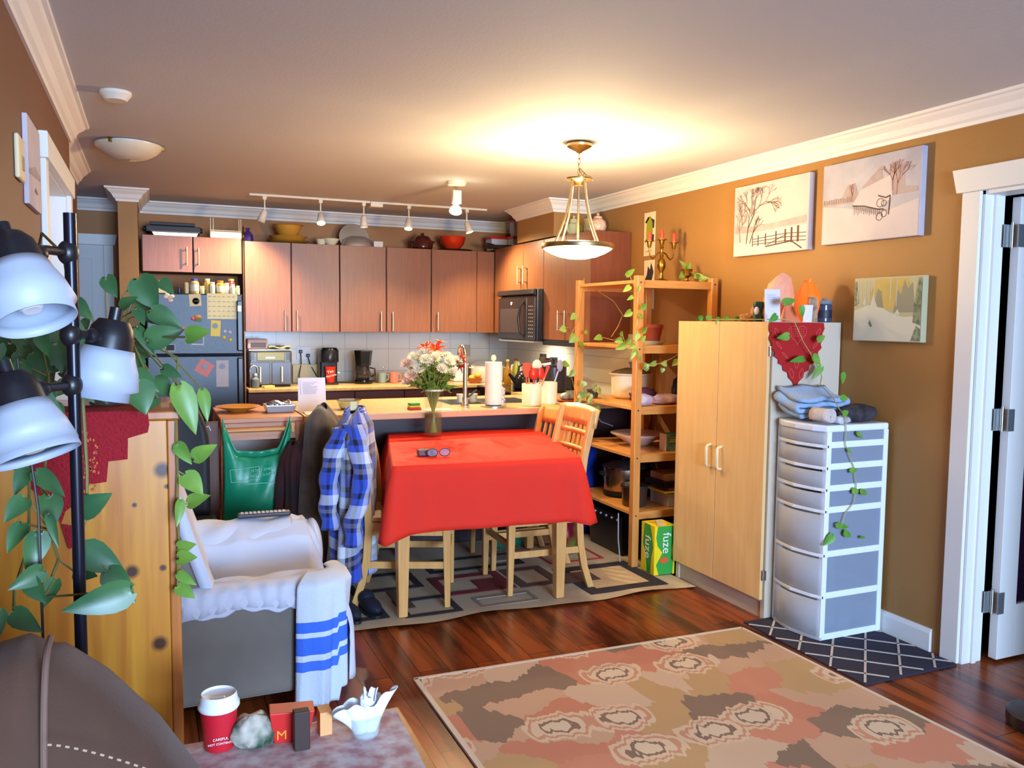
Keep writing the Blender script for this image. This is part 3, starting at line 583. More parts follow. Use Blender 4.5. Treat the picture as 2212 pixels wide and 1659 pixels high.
solo('glass_jug', B().lathe([(.04, 0), (.045, .01), (.04, .08), (.045, .12)], n=24), M('cloudy_glass', (205, 200, 175), .2, trans=.4), 'cloudy glass jug between the two teapots', 'jug', (3.05, 5.60, 2.118), smooth=True, solid=.003)

# ------------------------------------------------------- things on the back counter
zk = .9075
t = thing('air_fryer', 'grey and black double drawer air fryer on the back counter', 'air fryer', (.885, 7.16, zk)); af = M('fryer_grey', (92, 88, 80), .3, .3)
ob('body', B().box(-.165, -.13, .012, .18, .15, .30), af, t, bevel=.02, seg=3)
ob('base', B().box(-.15, -.12, 0, .165, .14, .014), blackm, t)
cpn = ob('control_panel', B().box(-.10, -.135, .215, .12, -.129, .285), M('fryer_panel', (110, 95, 55), .3, .5), t, bevel=.003); ob('display', B().box(-.03, -.137, .235, .04, -.135, .246), M('display_white', (240, 235, 200), .4, emit=(1, .95, .7, 1.2)), cpn)
for s in (-1, 1): b = B(); [b.box(s*.145+.008-.018+i*.012, -.134, .225+j*.014, s*.145+.008-.01+i*.012, -.13, .233+j*.014) for i in range(3) for j in range(4)]; ob('buttons', b, black, t)
for s in (-.078, .093):
    dw = ob('drawer', B().box(s-.078, -.137, .02, s+.078, -.129, .205), M('fryer_drawer', (84, 84, 88), .3, .4), t, bevel=.004)
    ob('handle', B().box(s-.008, -.175, .04, s+.008, -.135, .17), M('handle_pale', (215, 205, 175), .25, .6), dw, bevel=.005)
ob('top_rim', B().box(-.16, -.13, .30, .175, .14, .306), chrome, t)
o = solo('food_box', B().box(-.08, -.06, 0, .08, .06, .085), M('box_pinkwhite', (205, 170, 160), .5), 'open pink and white plastic tub on top of the air fryer', 'container', (.80, 7.16, zk+.3065), bevel=.01)
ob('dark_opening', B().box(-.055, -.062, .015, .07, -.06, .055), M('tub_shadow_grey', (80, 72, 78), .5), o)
b = B().grid(lambda u, v: (-.09+.18*u, -.08+.14*v, .012+.008*math.sin(9*u+3*v)+.006*math.sin(14*v)), 16, 12)
solo('kitchen_cloth', b, M('cloth_yellowish', (215, 200, 140), .8), 'crumpled yellowish cloth on the right of the air fryer top', 'cloth', (.975, 7.15, zk+.308), smooth='all', solid=.005)
# outlet, plugs, cords
t = thing('wall_outlet', 'white double wall outlet with two black plugs behind the air fryer', 'outlet', (1.235, YB-.013, 1.165)); ob('plate', B().box(-.065, -.006, -.06, .065, 0, .06), whitep, t, bevel=.003)
ob('plug', B().box(-.045, -.035, .0, -.015, -.006, .03), black, t, bevel=.004); ob('plug', B().box(.018, -.035, -.035, .048, -.006, -.005), black, t, bevel=.004)
adopt(solo('power_cord', B().tube([(1.205, 7.46, 1.165), (1.205, 7.44, 1.08), (1.18, 7.40, .98), (1.17, 7.33, .925)], .004, 8), black, 'x', 'cord', smooth=True), t)
adopt(solo('power_cord', B().tube([(1.268, 7.46, 1.13), (1.285, 7.44, 1.06), (1.33, 7.40, .97), (1.37, 7.34, .92)], .004, 8), black, 'x', 'cord', smooth=True), t)
solo('cutting_board', B().box(-.14, 0, 0, .14, .012, .16), M('board_cream', (225, 210, 160), .5), 'cream cutting board leaning on the tiles behind the paper sheet', 'cutting board', (1.27, 7.43, zk+.001), bevel=.003)
# single-serve coffee machine + red paper cup
t = thing('pod_coffee_machine', 'black single serve coffee machine with a red cup standing in it', 'coffee maker', (1.405, 7.2, zk))
ob('column', B().box(-.075, .03, 0, .075, .13, .30), black, t, bevel=.015); ob('head', B().lathe([(.075, .19), (.078, .20), (.078, .29), (.06, .315), (0, .318)], n=28), M('machine_black', (30, 31, 36), .25), t, smooth=True)
ob('drip_tray', B().box(-.06, -.08, 0, .06, .03, .016), black, t, bevel=.004)
ob('indicator_light', B().cyl((.078, -.0, .10), (.078, -.012, .10), .006, n=12), M('green_led', (30, 200, 120), .4, emit=(.05, 1, .45, 6)), t)
tc_ = thing('paper_cup', 'tall red paper cup with white script lettering in the coffee machine', 'cup', (1.405, 7.165, zk+.0165)); redp = M('cup_red', (205, 42, 25), .45)
ob('cup', B().lathe([(.031, 0), (.032, .004), (.043, .135), (.044, .138), (.041, .139), (0, .134)], n=28), redp, tc_, smooth=True)
text('lettering', 'Tim', .035, paper, tc_, (-.008, -.040, .095), (PI/2, -.25, 0)); text('lettering', 'Hortons', .026, paper, tc_, (.0, -.0385, .062), (PI/2, -.25, 0))
# drip coffee maker
t = thing('drip_coffee_maker', 'black drip coffee maker with a glass carafe right of the red cup', 'coffee maker', (1.70, 7.2, zk))
ob('top_housing', B().lathe([(.062, .155), (.068, .17), (.082, .285), (.08, .29), (0, .29)], n=6), black, t, bevel=.004)
ob('back_column', B().box(-.06, .03, 0, .06, .09, .29), black, t, bevel=.008); ob('base', B().lathe([(.078, 0), (.082, .01), (.078, .035), (0, .036)], n=28), M('gloss_black', (15, 15, 17), .08), t, smooth=True)
cf = ob('carafe', B().lathe([(.05, .037), (.066, .06), (.068, .09), (.052, .135), (.05, .15)], n=28), M('smoked_glass', (60, 50, 45), .05, alpha=.6, spec=1), t, smooth=True)
ob('handle', B().tube([(.05, -.02, .14), (.09, -.04, .13), (.095, -.04, .08), (.065, -.02, .06)], .007, 8), black, cf, smooth=True)
adopt(solo('power_cord', B().tube([(1.625, 7.22, .914), (1.56, 7.28, .913), (1.50, 7.30, .916), (1.46, 7.34, .915)], .004, 8), black, 'x', 'cord', smooth=True), t)
def mug(label, x, y, z, col, s=1, rz=0):
    t = thing('mug', label, 'mug', (x, y, z), rz); m = M('mug_%d_%d_%d' % col, col, .3)
    ob('cup', B().lathe([(.030*s, 0), (.034*s, .004), (.038*s, .092*s), (.035*s, .092*s), (.031*s, .008), (0, .008)], n=28), m, t, smooth=True)
    ob('handle', B().tube([(.035*s, 0, .078*s), (.058*s, 0, .072*s), (.063*s, 0, .048*s), (.054*s, 0, .026*s), (.034*s, 0, .02*s)], .006*s, 8), m, t, smooth=True); return t
mug('pale teal mug with a spoon on the back counter', 1.87, 7.22, zk, (140, 160, 160)); solo('teaspoon', B().tube([(0, 0, 0), (.02, -.005, .12)], .003, 6).ball((.02, -.005, .125), (.008, .003, .014), 8, 6), steel, 'teaspoon standing in the pale teal mug', 'spoon', (1.865, 7.222, zk+.01), smooth=True)
mug('salmon pink mug on the back counter beside the teal mug', 1.975, 7.2, zk, (214, 130, 112), 1.02)
solo('butter_dish', B().box(-.075, -.004, 0, .075, .004, .095), M('white_board', (225, 222, 210), .4), 'white plastic board leaning on the tiles behind the mugs', 'board', (1.93, 7.38, zk), bevel=.002)
solo('glass_jar', B().lathe([(.04, 0), (.045, .01), (.045, .07), (.035, .085)], n=24), glass, 'small empty glass jar right of the pink mug', 'jar', (2.11, 7.2, zk), smooth=True, solid=.003)
solo('water_filter', B().tube([(0, 0, .0), (0, 0, .15)]+arc((.03, 0, .15), .03, PI, 0, 8)+[(.06, 0, .12)], .006, 10), chrome, 'thin chrome towel ring stand left of the air fryer', 'stand', (.725, 6.98, zk), smooth=True)
o = thing('soap_bottle', 'small clear blue soap bottle at the left end of the back counter', 'bottle', (.765, 6.96, zk)); ob('body', B().lathe([(.028, 0), (.03, .005), (.03, .07), (.012, .09), (.012, .1)], n=20), M('blue_clear', (170, 190, 205), .1, trans=.6), o, smooth=True); ob('cap', B().lathe([(.013, .1), (.013, .115), (0, .118)], n=16), whitep, o)
solo('sponge', B().box(-.045, -.03, 0, .045, .03, .02), M('sponge_yellow', (225, 205, 120), .8), 'yellow sponge cloth by the soap bottle on the back counter', 'sponge', (.86, 6.94, zk), rz=.3, bevel=.004)
# right part of the back counter
t = thing('storage_jar', 'square white canister on the back counter behind the tap', 'canister', (2.60, 7.24, zk)); ob('body', B().box(-.07, -.06, 0, .07, .06, .15), whitep, t, bevel=.012); ob('lid', B().box(-.073, -.063, .15, .073, .063, .165), whitep, t, bevel=.004)
t = thing('dutch_oven', 'white enamel pot with a glass lid on the back counter', 'pot', (2.835, 7.12, zk)); ob('body', B().lathe([(.13, 0), (.145, .02), (.15, .15), (.155, .153)], n=40), M('enamel_white', (240, 238, 230), .2), t, smooth=True, solid=.004); ob('lid', B().lathe([(.153, .155), (.13, .175), (.05, .19), (0, .192)], n=36), M('lid_grey', (150, 155, 170), .15, .5), t, smooth=True)
for s in (-1, 1): ob('handle', B().tf((s*.15, 0, .13)).box(-.02, -.035, -.006, .02, .035, .006), M('enamel_white'), t, bevel=.005)
t = thing('snack_basket', 'orange brown basket of yellow fruit in front of the white pot', 'basket', (2.66, 6.98, zk)); ob('basket', B().lathe([(.04, 0), (.06, .035), (.065, .045)], n=24), M('terracotta_basket', (185, 105, 60), .7), t, smooth=True, solid=.005)
for i, (x, y) in enumerate([(-.03, 0), (.025, .02), (.02, -.03)]): solo('lemon', B().ball((0, 0, 0), (.03, .025, .024), 14, 10), M('lemon_yellow', (228, 178, 60), .5), ['yellow fruit at the left of the orange brown basket', 'yellow fruit at the back of the orange brown basket', 'yellow fruit at the front of the orange brown basket'][i], 'fruit', (2.66+x, 6.98+y, zk+.05+.01*i), smooth=True, group='fruit in the basket')
solo('wall_switch', B().box(-.035, -.006, -.055, .035, 0, .055), M('switch_grey', (185, 178, 160), .4), 'small wall switch plate on the tiles left of the white pot', 'switch', (2.77, YB-.013, 1.18), bevel=.003)
# stove stuff: kettle, black jars
t = thing('kettle', 'black kettle on the range behind the utensil crocks', 'kettle', (2.82, 6.25, .906)); ob('body', B().lathe([(.085, 0), (.10, .02), (.095, .09), (.06, .14), (.03, .15), (0, .15)], n=32), M('kettle_black', (24, 24, 28), .15), t, smooth=True); ob('spout', B().tube([(-.08, 0, .06), (-.12, 0, .11), (-.14, 0, .13)], [.02, .014, .012], 12), M('kettle_black'), t, smooth=True); ob('handle', B().tube([(-.06, 0, .12), (-.05, 0, .19), (.0, 0, .215), (.05, 0, .19), (.06, 0, .12)], .009, 10), black, t, smooth=True)
t = thing('stock_pot', 'tall black stock pot on the range beside the kettle', 'pot', (2.88, 6.0, .906)); t.location = (2.92, 5.93, .9085); ob('body', B().lathe([(.10, 0), (.11, .01), (.11, .20), (.115, .205), (0, .205)], n=36), M('speckled_black', (30, 30, 38), .25, var=((70, 70, 80), 260, 1)), t, smooth=True); ob('lid', B().lathe([(.112, .206), (.10, .22), (.02, .235), (.015, .25), (.02, .26), (0, .265)], n=30), M('speckled_black'), t, smooth=True)
for i, (y, r, h, c_) in enumerate([(6.62, .035, .16, (70, 55, 40)), (6.50, .04, .13, (60, 30, 28)), (6.41, .038, .14, (55, 30, 34))]):
    t = thing('spice_jar', ['tall brown spice jar at the left of the dark jars by the range', 'dark red spice jar in the middle of the dark jars by the range', 'dark plum spice jar at the right of the dark jars by the range'][i], 'jar', (3.14, y, 1.021)); t.location = (3.163, y, 1.021)
    ob('jar', B().lathe([(r, 0), (r, h*.8), (r*.8, h*.85)], n=20), M('spice%d' % i, c_, .2), t, smooth=True); ob('lid', B().lathe([(r*.85, h*.86), (r*.85, h), (0, h)], n=20), black, t, smooth=True)
    t.location.z = 1.021
# ================================================================== peninsula-top things
zp = .9115
t = thing('paper_towel_holder', 'standing roll of white paper towel on a holder on the peninsula', 'paper towel', (2.035, 5.0, zp))
ob('base', B().lathe([(.085, 0), (.085, .008), (.02, .012), (0, .012)], n=32), steel, t, smooth=True); ob('rod', B().lathe([(.008, 0), (.008, .30), (.016, .305), (.018, .32), (.01, .335), (0, .336)], n=16), cream, t, smooth=True)
ob('paper_roll', B().lathe([(.02, .014), (.054, .014), (.055, .016), (.055, .288), (.053, .29), (.02, .29)], n=40), M('towel_paper', (240, 232, 212), .85, bump=(120, .3)), t, smooth=True)
def crock(label, x, y): return solo('utensil_crock', B().lathe([(.060, 0), (.064, .004), (.066, .143), (.063, .147), (.059, .143), (.057, .012), (0, .012)], n=40), cream, label, 'crock', (x, y, zp), smooth=True, group='cream utensil crocks on the peninsula')
crock('cream utensil crock full of red utensils, the left one', 2.30, 4.98); crock('cream utensil crock with grey and white utensils, the right one', 2.46, 5.07)
cl = {'red': M('utensil_red', (205, 50, 28), .35), 'redwood': M('utensil_wood_red', (190, 80, 45), .5), 'white': M('utensil_white', (235, 222, 190), .4), 'grey': M('utensil_grey', (165, 165, 185), .35), 'purple': M('utensil_purple', (110, 70, 130), .4), 'wd': M('utensil_wood', (200, 140, 80), .5)}
def utensil(name, label, cx, cy, x, y, dx, dy, L_, m, hm, head, grp):
    t = thing(name, label, 'utensil', (cx+x, cy+y, zp+.02), 0, grp); d = Vector((dx, dy, 1)).normalized(); e = d*L_
    ob('handle', B().tube([(0, 0, 0), e*.7], [.005, .006], 8), hm, t, smooth=True)
    b = B(); p = e*.7; 
    if head == 'whisk':
        for k in range(5):
            a = k*PI/5; b.tube([p+Vector((math.cos(a)*r*s, math.sin(a)*r*s*.6, 0))+d*h_ for s, r, h_ in [(1, .005, 0), (1, .022, .03), (1, .024, .06), (1, .012, .085), (-1, .012, .085), (-1, .024, .06), (-1, .022, .03), (-1, .005, 0)]], .0022, 6)
    elif head == 'spoon': b.ball(p+d*.04, (.024, .008, .042), 14, 8)
    elif head == 'ladle': b.ball(p+d*.035, (.035, .022, .04), 14, 8)
    elif head == 'slot': b.prism([(p.x-.012, p.z), (p.x+.012, p.z), (p.x+.03, p.z+.05), (p.x+.026, p.z+.095), (p.x-.026, p.z+.095), (p.x-.03, p.z+.05)], 'y', p.y-.003, p.y+.003)
    else: b.tube([p, p+d*.08], [.007, .012], 10)
    ob('head', b, m, t, smooth=True); return t
g1, g2 = 'red utensils in the left crock', 'utensils in the right crock'
utensil('whisk', 'red orange whisk at the left of the left crock', 2.30, 4.98, -.03, 0, -.06, 0, .24, cl['redwood'], cl['redwood'], 'slot', g1)
utensil('spatula', 'orange brown slotted turner in the left crock', 2.30, 4.98, -.01, .01, -.02, .05, .25, cl['redwood'], cl['wd'], 'whisk', g1)
utensil('spoon', 'bright red spoon in the middle of the left crock', 2.30, 4.98, .0, -.01, .05, 0, .22, cl['red'], cl['red'], 'ladle', g1)
utensil('spatula', 'purple handled utensil in the left crock', 2.30, 4.98, .02, .0, .06, 0, .21, cl['purple'], cl['grey'], 'bar', g1)
utensil('spatula', 'red narrow spatula at the right of the left crock', 2.30, 4.98, .03, -.01, .16, 0, .22, cl['red'], cl['wd'], 'spoon', g1)
utensil('spatula', 'red handled brush leaning right out of the left crock', 2.30, 4.98, .035, .01, .38, 0, .25, cl['red'], cl['wd'], 'bar', g1)
utensil('ladle', 'white slotted ladle leaning left out of the right crock', 2.46, 5.07, 0, 0, -.34, 0, .31, cl['white'], cl['grey'], 'ladle', g2)
utensil('ladle', 'grey ladle just under the white ladle in the right crock', 2.46, 5.07, -.01, .01, -.26, .05, .27, cl['grey'], cl['grey'], 'spoon', g2)
utensil('spoon', 'pale grey spoon leaning right out of the right crock', 2.46, 5.07, .01, .0, .34, 0, .30, cl['grey'], cl['grey'], 'spoon', g2)
t = thing('plate', 'blue and rust coloured wrapped food on a plate near the pine shelf', 'plate', (2.66, 5.16, zp)); ob('plate', B().lathe([(0, 0), (.06, 0), (.085, .012)], n=30), M('rust_plate', (180, 85, 45), .4), t, smooth=True, solid=.004); ob('wrap', B().ball((0, 0, .035), (.06, .05, .03), 14, 9), M('blue_wrap', (70, 110, 140), .5, var=((190, 190, 180), 25, 2)), t, smooth=True)
# letter standing against the back of the counter, papers, bowl
o = solo('letter_sheet', B().add([(-.085, -.008, 0), (.085, -.008, 0), (.09, .05, .195), (-.075, .05, .195), (-.085, -.006, 0), (.085, -.006, 0), (.09, .052, .195), (-.075, .052, .195)], [(0,1,2,3),(7,6,5,4),(0,4,5,1),(1,5,6,2),(2,6,7,3),(3,7,4,0)]), M('letter_paper', (226, 222, 232), .7), 'white printed letter standing upright on the left of the peninsula', 'paper', (.895, 5.14, zp))
b = B(); rr = random.Random(5)
for i in range(9): b.box(-.05, -.0005, .105+i*.0085, -.05+.05+rr.random()*.045, .0002, .107+i*.0085)
b.box(-.065, -.0005, .10, -.063, .0002, .19)
pr = ob('printed_text', b, M('print_grey', (150, 145, 165), .7), o); pr.rotation_euler = (-math.atan2(.058, .195), 0, 0); pr.location = (0, -.0095, 0)
solo('envelope', B().add([(-.09, -.10, .001), (.06, -.10, .001), (.07, .08, .001), (-.08, .08, .001), (-.09, -.10, .004), (.06, -.10, .004), (.07, .08, .004), (-.08, .08, .004)], [(0,3,2,1),(4,5,6,7),(0,1,5,4),(1,2,6,5),(2,3,7,6),(3,0,4,7)]), M('env', (228, 218, 205), .7), 'white envelope lying on the counter in front of the letter', 'paper', (.905, 4.97, zp))
solo('glass_bowl', B().lathe([(.04, 0), (.055, .01), (.072, .055), (.078, .058)], n=32), M('green_tint_glass', (225, 235, 215), .05, trans=.9), 'shallow clear glass bowl on the peninsula behind the coats', 'bowl', (1.12, 5.14, zp), smooth=True, solid=.003)
t = thing('sponge_stack', 'stack of red, yellow and green sponges with a white stick on the peninsula', 'sponges', (1.48, 5.28, zp))
for i, c_ in enumerate([(215, 60, 60), (235, 190, 50), (60, 150, 70)]): ob('sponge', B().tf((.004*i, .004*i, 0), .1*i).box(-.045, -.025, .014*i, .035-.008*i, .025, .014*i+.013), M('sp%d' % i, c_, .8), t, bevel=.004)
t.location = (1.50, 4.98, zp)
solo('pencil', B().cyl((-.06, 0, .004), (.07, .03, .004), .004, n=6), M('pale_stick', (235, 225, 205), .5), 'pale thin stick lying beside the sponge stack', 'stick', (1.57, 4.96, zp))
solo('paper_sheet', B().box(-.09, -.05, 0, .09, .05, .002), M('yellow_white_paper', (240, 232, 200), .7), 'cream paper sheet lying on the peninsula left of the vase', 'paper', (1.63, 4.93, zp), rz=.1)
for i, (x, y) in enumerate([(1.93, 5.33), (2.06, 5.34)]):
    solo('tumbler', B().lathe([(.022, 0), (.028, .05), (.03, .055)], n=24), M('tumbler_white', (240, 236, 210), .3), ['white cup upside the sink rim left of the paper towel', 'white cup half hidden by the paper towel roll'][i], 'cup', (2.48+i*.09-.55, 5.33, zp), smooth=True, solid=.003, group='white cups behind the paper towel')
solo('pepper_mill', B().lathe([(.02, 0), (.022, .02), (.014, .05), (.02, .08), (.02, .1), (0, .115)], n=20), M('floral_white', (215, 205, 190), .3, var=((90, 110, 150), 60, 2)), 'small patterned jar right of the paper towel roll', 'jar', (2.165, 5.16, zp), smooth=True)
# clutter at the right back counter, short counter
t = thing('dish_rack', 'white dish rack with dishes on the corner of the back counter', 'dish rack', (2.98, 5.90, zk)); t.location = (2.86, 5.88, .9085)
t = S.collection.objects[t.name]; bpy.data.objects.remove(t)
t = thing('milk_jug', 'white plastic jug right of the white pot on the back counter', 'jug', (3.07, 6.98, zk)); ob('body', B().lathe([(.055, 0), (.062, .01), (.062, .12), (.03, .17), (.025, .19), (0, .19)], n=24), M('jug_white', (238, 236, 225), .35), t, smooth=True); ob('handle', B().tube([(-.03, -.03, .165), (-.07, -.05, .16), (-.075, -.05, .10), (-.055, -.03, .08)], .009, 8), M('jug_white'), t, smooth=True)
t = thing('oil_bottle', 'amber oil bottle beside the white jug near the range', 'bottle', (2.92, 6.84, .9075)); ob('body', B().lathe([(.03, 0), (.033, .01), (.033, .12), (.013, .16), (.012, .2)], n=20), M('amber_glass', (200, 140, 40), .1, trans=.5), t, smooth=True); ob('cap', B().lathe([(.014, .2), (.014, .215), (0, .217)], n=16), M('cap_yellow', (225, 200, 90), .5), t)
t = thing('oil_bottle', 'slim yellow green bottle nearest the range on the back counter', 'bottle', (3.0, 6.84, .9075)); ob('body', B().lathe([(.026, 0), (.028, .01), (.028, .15), (.012, .18), (.012, .205)], n=20), M('green_oil', (190, 185, 60), .15, trans=.3), t, smooth=True); ob('cap', B().lathe([(.014, .205), (.014, .222), (0, .224)], n=16), M('cap_red', (120, 35, 30), .5), t)

# ================================================================== rugs
def rugbox(x0, y0, x1, y1, t_=.008): return B().box(x0, y0, 0.0008, x1, y1, t_)
ik = M('ikat_rug', (205, 175, 145), .9); N, L, p = nodes(ik); nt = ik.node_tree
tc = N.new('ShaderNodeTexCoord'); nz = N.new('ShaderNodeTexNoise'); nz.inputs['Scale'].default_value = 30; nz.inputs['Detail'].default_value = 2
mz = N.new('ShaderNodeMapping'); mz.inputs['Scale'].default_value = (1, .12, 1); mz.inputs['Rotation'].default_value = (0, 0, .5); L.new(tc.outputs['Object'], mz.inputs['Vector']); L.new(mz.outputs['Vector'], nz.inputs['Vector'])
ad = N.new('ShaderNodeVectorMath'); ad.operation = 'MULTIPLY_ADD'; ad.inputs[1].default_value = (.10, .10, .10); L.new(nz.outputs['Color'], ad.inputs[0]); L.new(tc.outputs['Object'], ad.inputs[2])
mm = N.new('ShaderNodeMapping'); mm.inputs['Scale'].default_value = (2.0, 2.9, 1); mm.inputs['Rotation'].default_value = (0, 0, .35); L.new(ad.outputs[0], mm.inputs['Vector'])
v1 = N.new('ShaderNodeTexVoronoi'); v1.inputs['Scale'].default_value = 1.0; v1.voronoi_dimensions = '2D'; L.new(mm.outputs['Vector'], v1.inputs['Vector'])
v2 = N.new('ShaderNodeTexVoronoi'); v2.inputs['Scale'].default_value = 2.1; v2.voronoi_dimensions = '2D'; L.new(mm.outputs['Vector'], v2.inputs['Vector'])
sp = N.new('ShaderNodeSeparateColor'); L.new(v2.outputs['Color'], sp.inputs[0])
c1 = ramp(nt, [(0, (188, 154, 126)), (.2, (190, 130, 104)), (.42, (180, 148, 104)), (.6, (130, 108, 90)), (.78, (194, 168, 142)), (.9, (186, 124, 98))], 'CONSTANT'); L.new(sp.outputs[0], c1.inputs['Fac'])
c2 = ramp(nt, [(0, (204, 186, 160)), (.11, (128, 104, 86)), (.15, (204, 182, 156)), (.21, (188, 138, 110)), (.245, (202, 180, 152)), (.29, (0, 0, 0))], 'CONSTANT'); L.new(v1.outputs['Distance'], c2.inputs['Fac'])
gt = N.new('ShaderNodeMath'); gt.operation = 'GREATER_THAN'; gt.inputs[1].default_value = .29; L.new(v1.outputs['Distance'], gt.inputs[0])
mx = N.new('ShaderNodeMix'); mx.data_type = 'RGBA'; L.new(gt.outputs[0], mx.inputs[0]); L.new(c2.outputs['Color'], mx.inputs[6]); L.new(c1.outputs['Color'], mx.inputs[7]); L.new(mx.outputs[2], p.inputs['Base Color'])
t = thing('area_rug', 'large peach, beige and brown ikat patterned rug in the foreground', 'rug', (0, 0, 0))
b = B().add([(.965, .75, .001), (2.66, .75, .001), (2.575, 3.14, .001), (.965, 3.175, .001), (.965, .75, .009), (2.66, .75, .009), (2.575, 3.14, .009), (.965, 3.175, .009)], [(0,3,2,1),(4,5,6,7),(0,1,5,4),(1,2,6,5),(2,3,7,6),(3,0,4,7)])
ob('pile', b, ik, t)
bd = M('rug_border', (205, 190, 168), .9)
ob('binding', B().bar((.962, .75, .006), (.962, 3.178, .006), .02, .010).bar((.955, 3.178, .006), (2.58, 3.143, .006), .016, .010).bar((2.663, .75, .006), (2.578, 3.14, .006), .016, .010), bd, t)
# dining rug with overlapping squares
base_ = M('dining_rug_beige', (190, 176, 150), .95, bump=(300, .3)); dk = M('rug_charcoal', (50, 46, 50), .95); mr = M('rug_maroon', (112, 40, 44), .95); bn = M('rug_brown', (96, 72, 62), .95); gy = M('rug_grey', (140, 130, 118), .95); rd_ = M('rug_red', (165, 62, 44), .95); lt = M('rug_tan', (205, 182, 142), .95)
def rip(u, v, lift=0):
    x = .46+2.29*u; y0 = 3.80+.02*math.sin(u*16)-.05*u; y = lerp(y0, 5.10, v)
    return (x, y, .006+lift+.004*(1+math.sin(u*31))*max(0, 1-v*9))
b = B().grid(lambda u, v: rip(u, v), 60, 12).mat(0)
def ring(x0, y0, x1, y1, w, mi, z): 
    b.mat(mi)
    for a in ((x0, y0, x1, y0+w), (x0, y1-w, x1, y1), (x0, y0+w, x0+w, y1-w), (x1-w, y0+w, x1, y1-w)): b.box(a[0], a[1], .003, a[2], a[3], z)
def blk(x0, y0, x1, y1, mi, z): b.mat(mi).box(x0, y0, .003, x1, y1, z)
blk(2.17, 3.87, 2.60, 4.29, 6, .0098); ring(2.14, 3.84, 2.63, 4.32, .075, 1, .0108); blk(2.10, 4.05, 2.32, 4.22, 3, .0113)
ring(2.18, 4.42, 2.55, 4.85, .018, 5, .0105); ring(1.12, 3.86, 1.42, 4.13, .035, 1, .0105); blk(1.13, 3.99, 1.21, 4.28, 3, .0113); ring(1.40, 4.10, 1.82, 4.42, .05, 2, .0105); blk(1.62, 4.12, 1.80, 4.30, 2, .011)
ring(1.84, 4.08, 2.1, 4.42, .055, 3, .0107); ring(1.52, 3.87, 1.85, 4.02, .02, 4, .0103); ring(.70, 3.90, 1.05, 4.20, .04, 1, .0106); ring(1.45, 4.50, 2.05, 4.75, .04, 1, .0103); ring(.95, 4.3, 1.35, 4.6, .04, 1, .0105); blk(1.9, 4.6, 2.2, 4.8, 4, .0102)
solo('dining_rug', b, [base_, dk, mr, bn, gy, rd_, lt], 'beige dining rug with overlapping charcoal and maroon squares under the table', 'rug')
# dark lattice mat
b = B().mat(0).box(0, 0, .001, .53, .76, .009).mat(1); ml = M('mat_line', (195, 185, 175), .9)
def ln(x0, y0, x1, y1): b.bar((x0, y0, .0095), (x1, y1, .0095), .010, .003)
for k in range(-4, 6):
    for (sx_, c0) in ((1, k*.19), (-1, k*.19+.53)):
        # line y = c0 + sx*x*.9 clipped
        pts = [(x_, c0+sx_*x_*.95) for x_ in [i*.53/40 for i in range(41)]]; pts = [q for q in pts if .01 < q[1] < .75]
        if len(pts) > 1: ln(*pts[0], *pts[-1])
solo('lattice_mat', b, [M('mat_navy', (44, 42, 58), .9, bump=(200, .5)), ml], 'dark navy mat with white lattice lines under the plastic drawers', 'mat', (2.64, 2.445, 0), rz=0)

# ================================================================== dining table and chairs
beech = wood('beech', (222, 172, 104), (206, 152, 86), (9, 9, .9), 5, .35, .2)
NL, NR, FR, FL = Vector((1.052, 3.862, 0)), Vector((2.038, 3.793, 0)), Vector((2.315, 4.93, 0)), Vector((1.335, 5.01, 0))
ctr = (NL+NR+FR+FL)/4
t = thing('dining_table', 'light beech dining table hidden under the red tablecloth', 'table', (ctr.x, ctr.y, 0)); cs = [q-ctr for q in (NL, NR, FR, FL)]
ob('tabletop', B().hexa([tuple(q*.985+Vector((0, 0, .73))) for q in cs]+[tuple(q*.985+Vector((0, 0, .757))) for q in cs]), beech, t)
ins = [q*.86 for q in cs]
ob('apron', B().bar(ins[0]+Vector((0,0,.69)), ins[1]+Vector((0,0,.69)), .02, .07).bar(ins[1]+Vector((0,0,.69)), ins[2]+Vector((0,0,.69)), .02, .07).bar(ins[2]+Vector((0,0,.69)), ins[3]+Vector((0,0,.69)), .02, .07).bar(ins[3]+Vector((0,0,.69)), ins[0]+Vector((0,0,.69)), .02, .07), beech, t)
for q, (lx, ly) in zip(ins, [(1.108, 3.89), (1.955, 3.865), None or (2.21, 4.80), (1.38, 4.90)]):
    q = Vector((lx, ly, 0))-ctr; ob('leg', B().bar(q+Vector((0, 0, .011)), q+Vector((0, 0, .73)), .045, .045, (0, 1, 0), .075, .075), beech, t, bevel=.004)
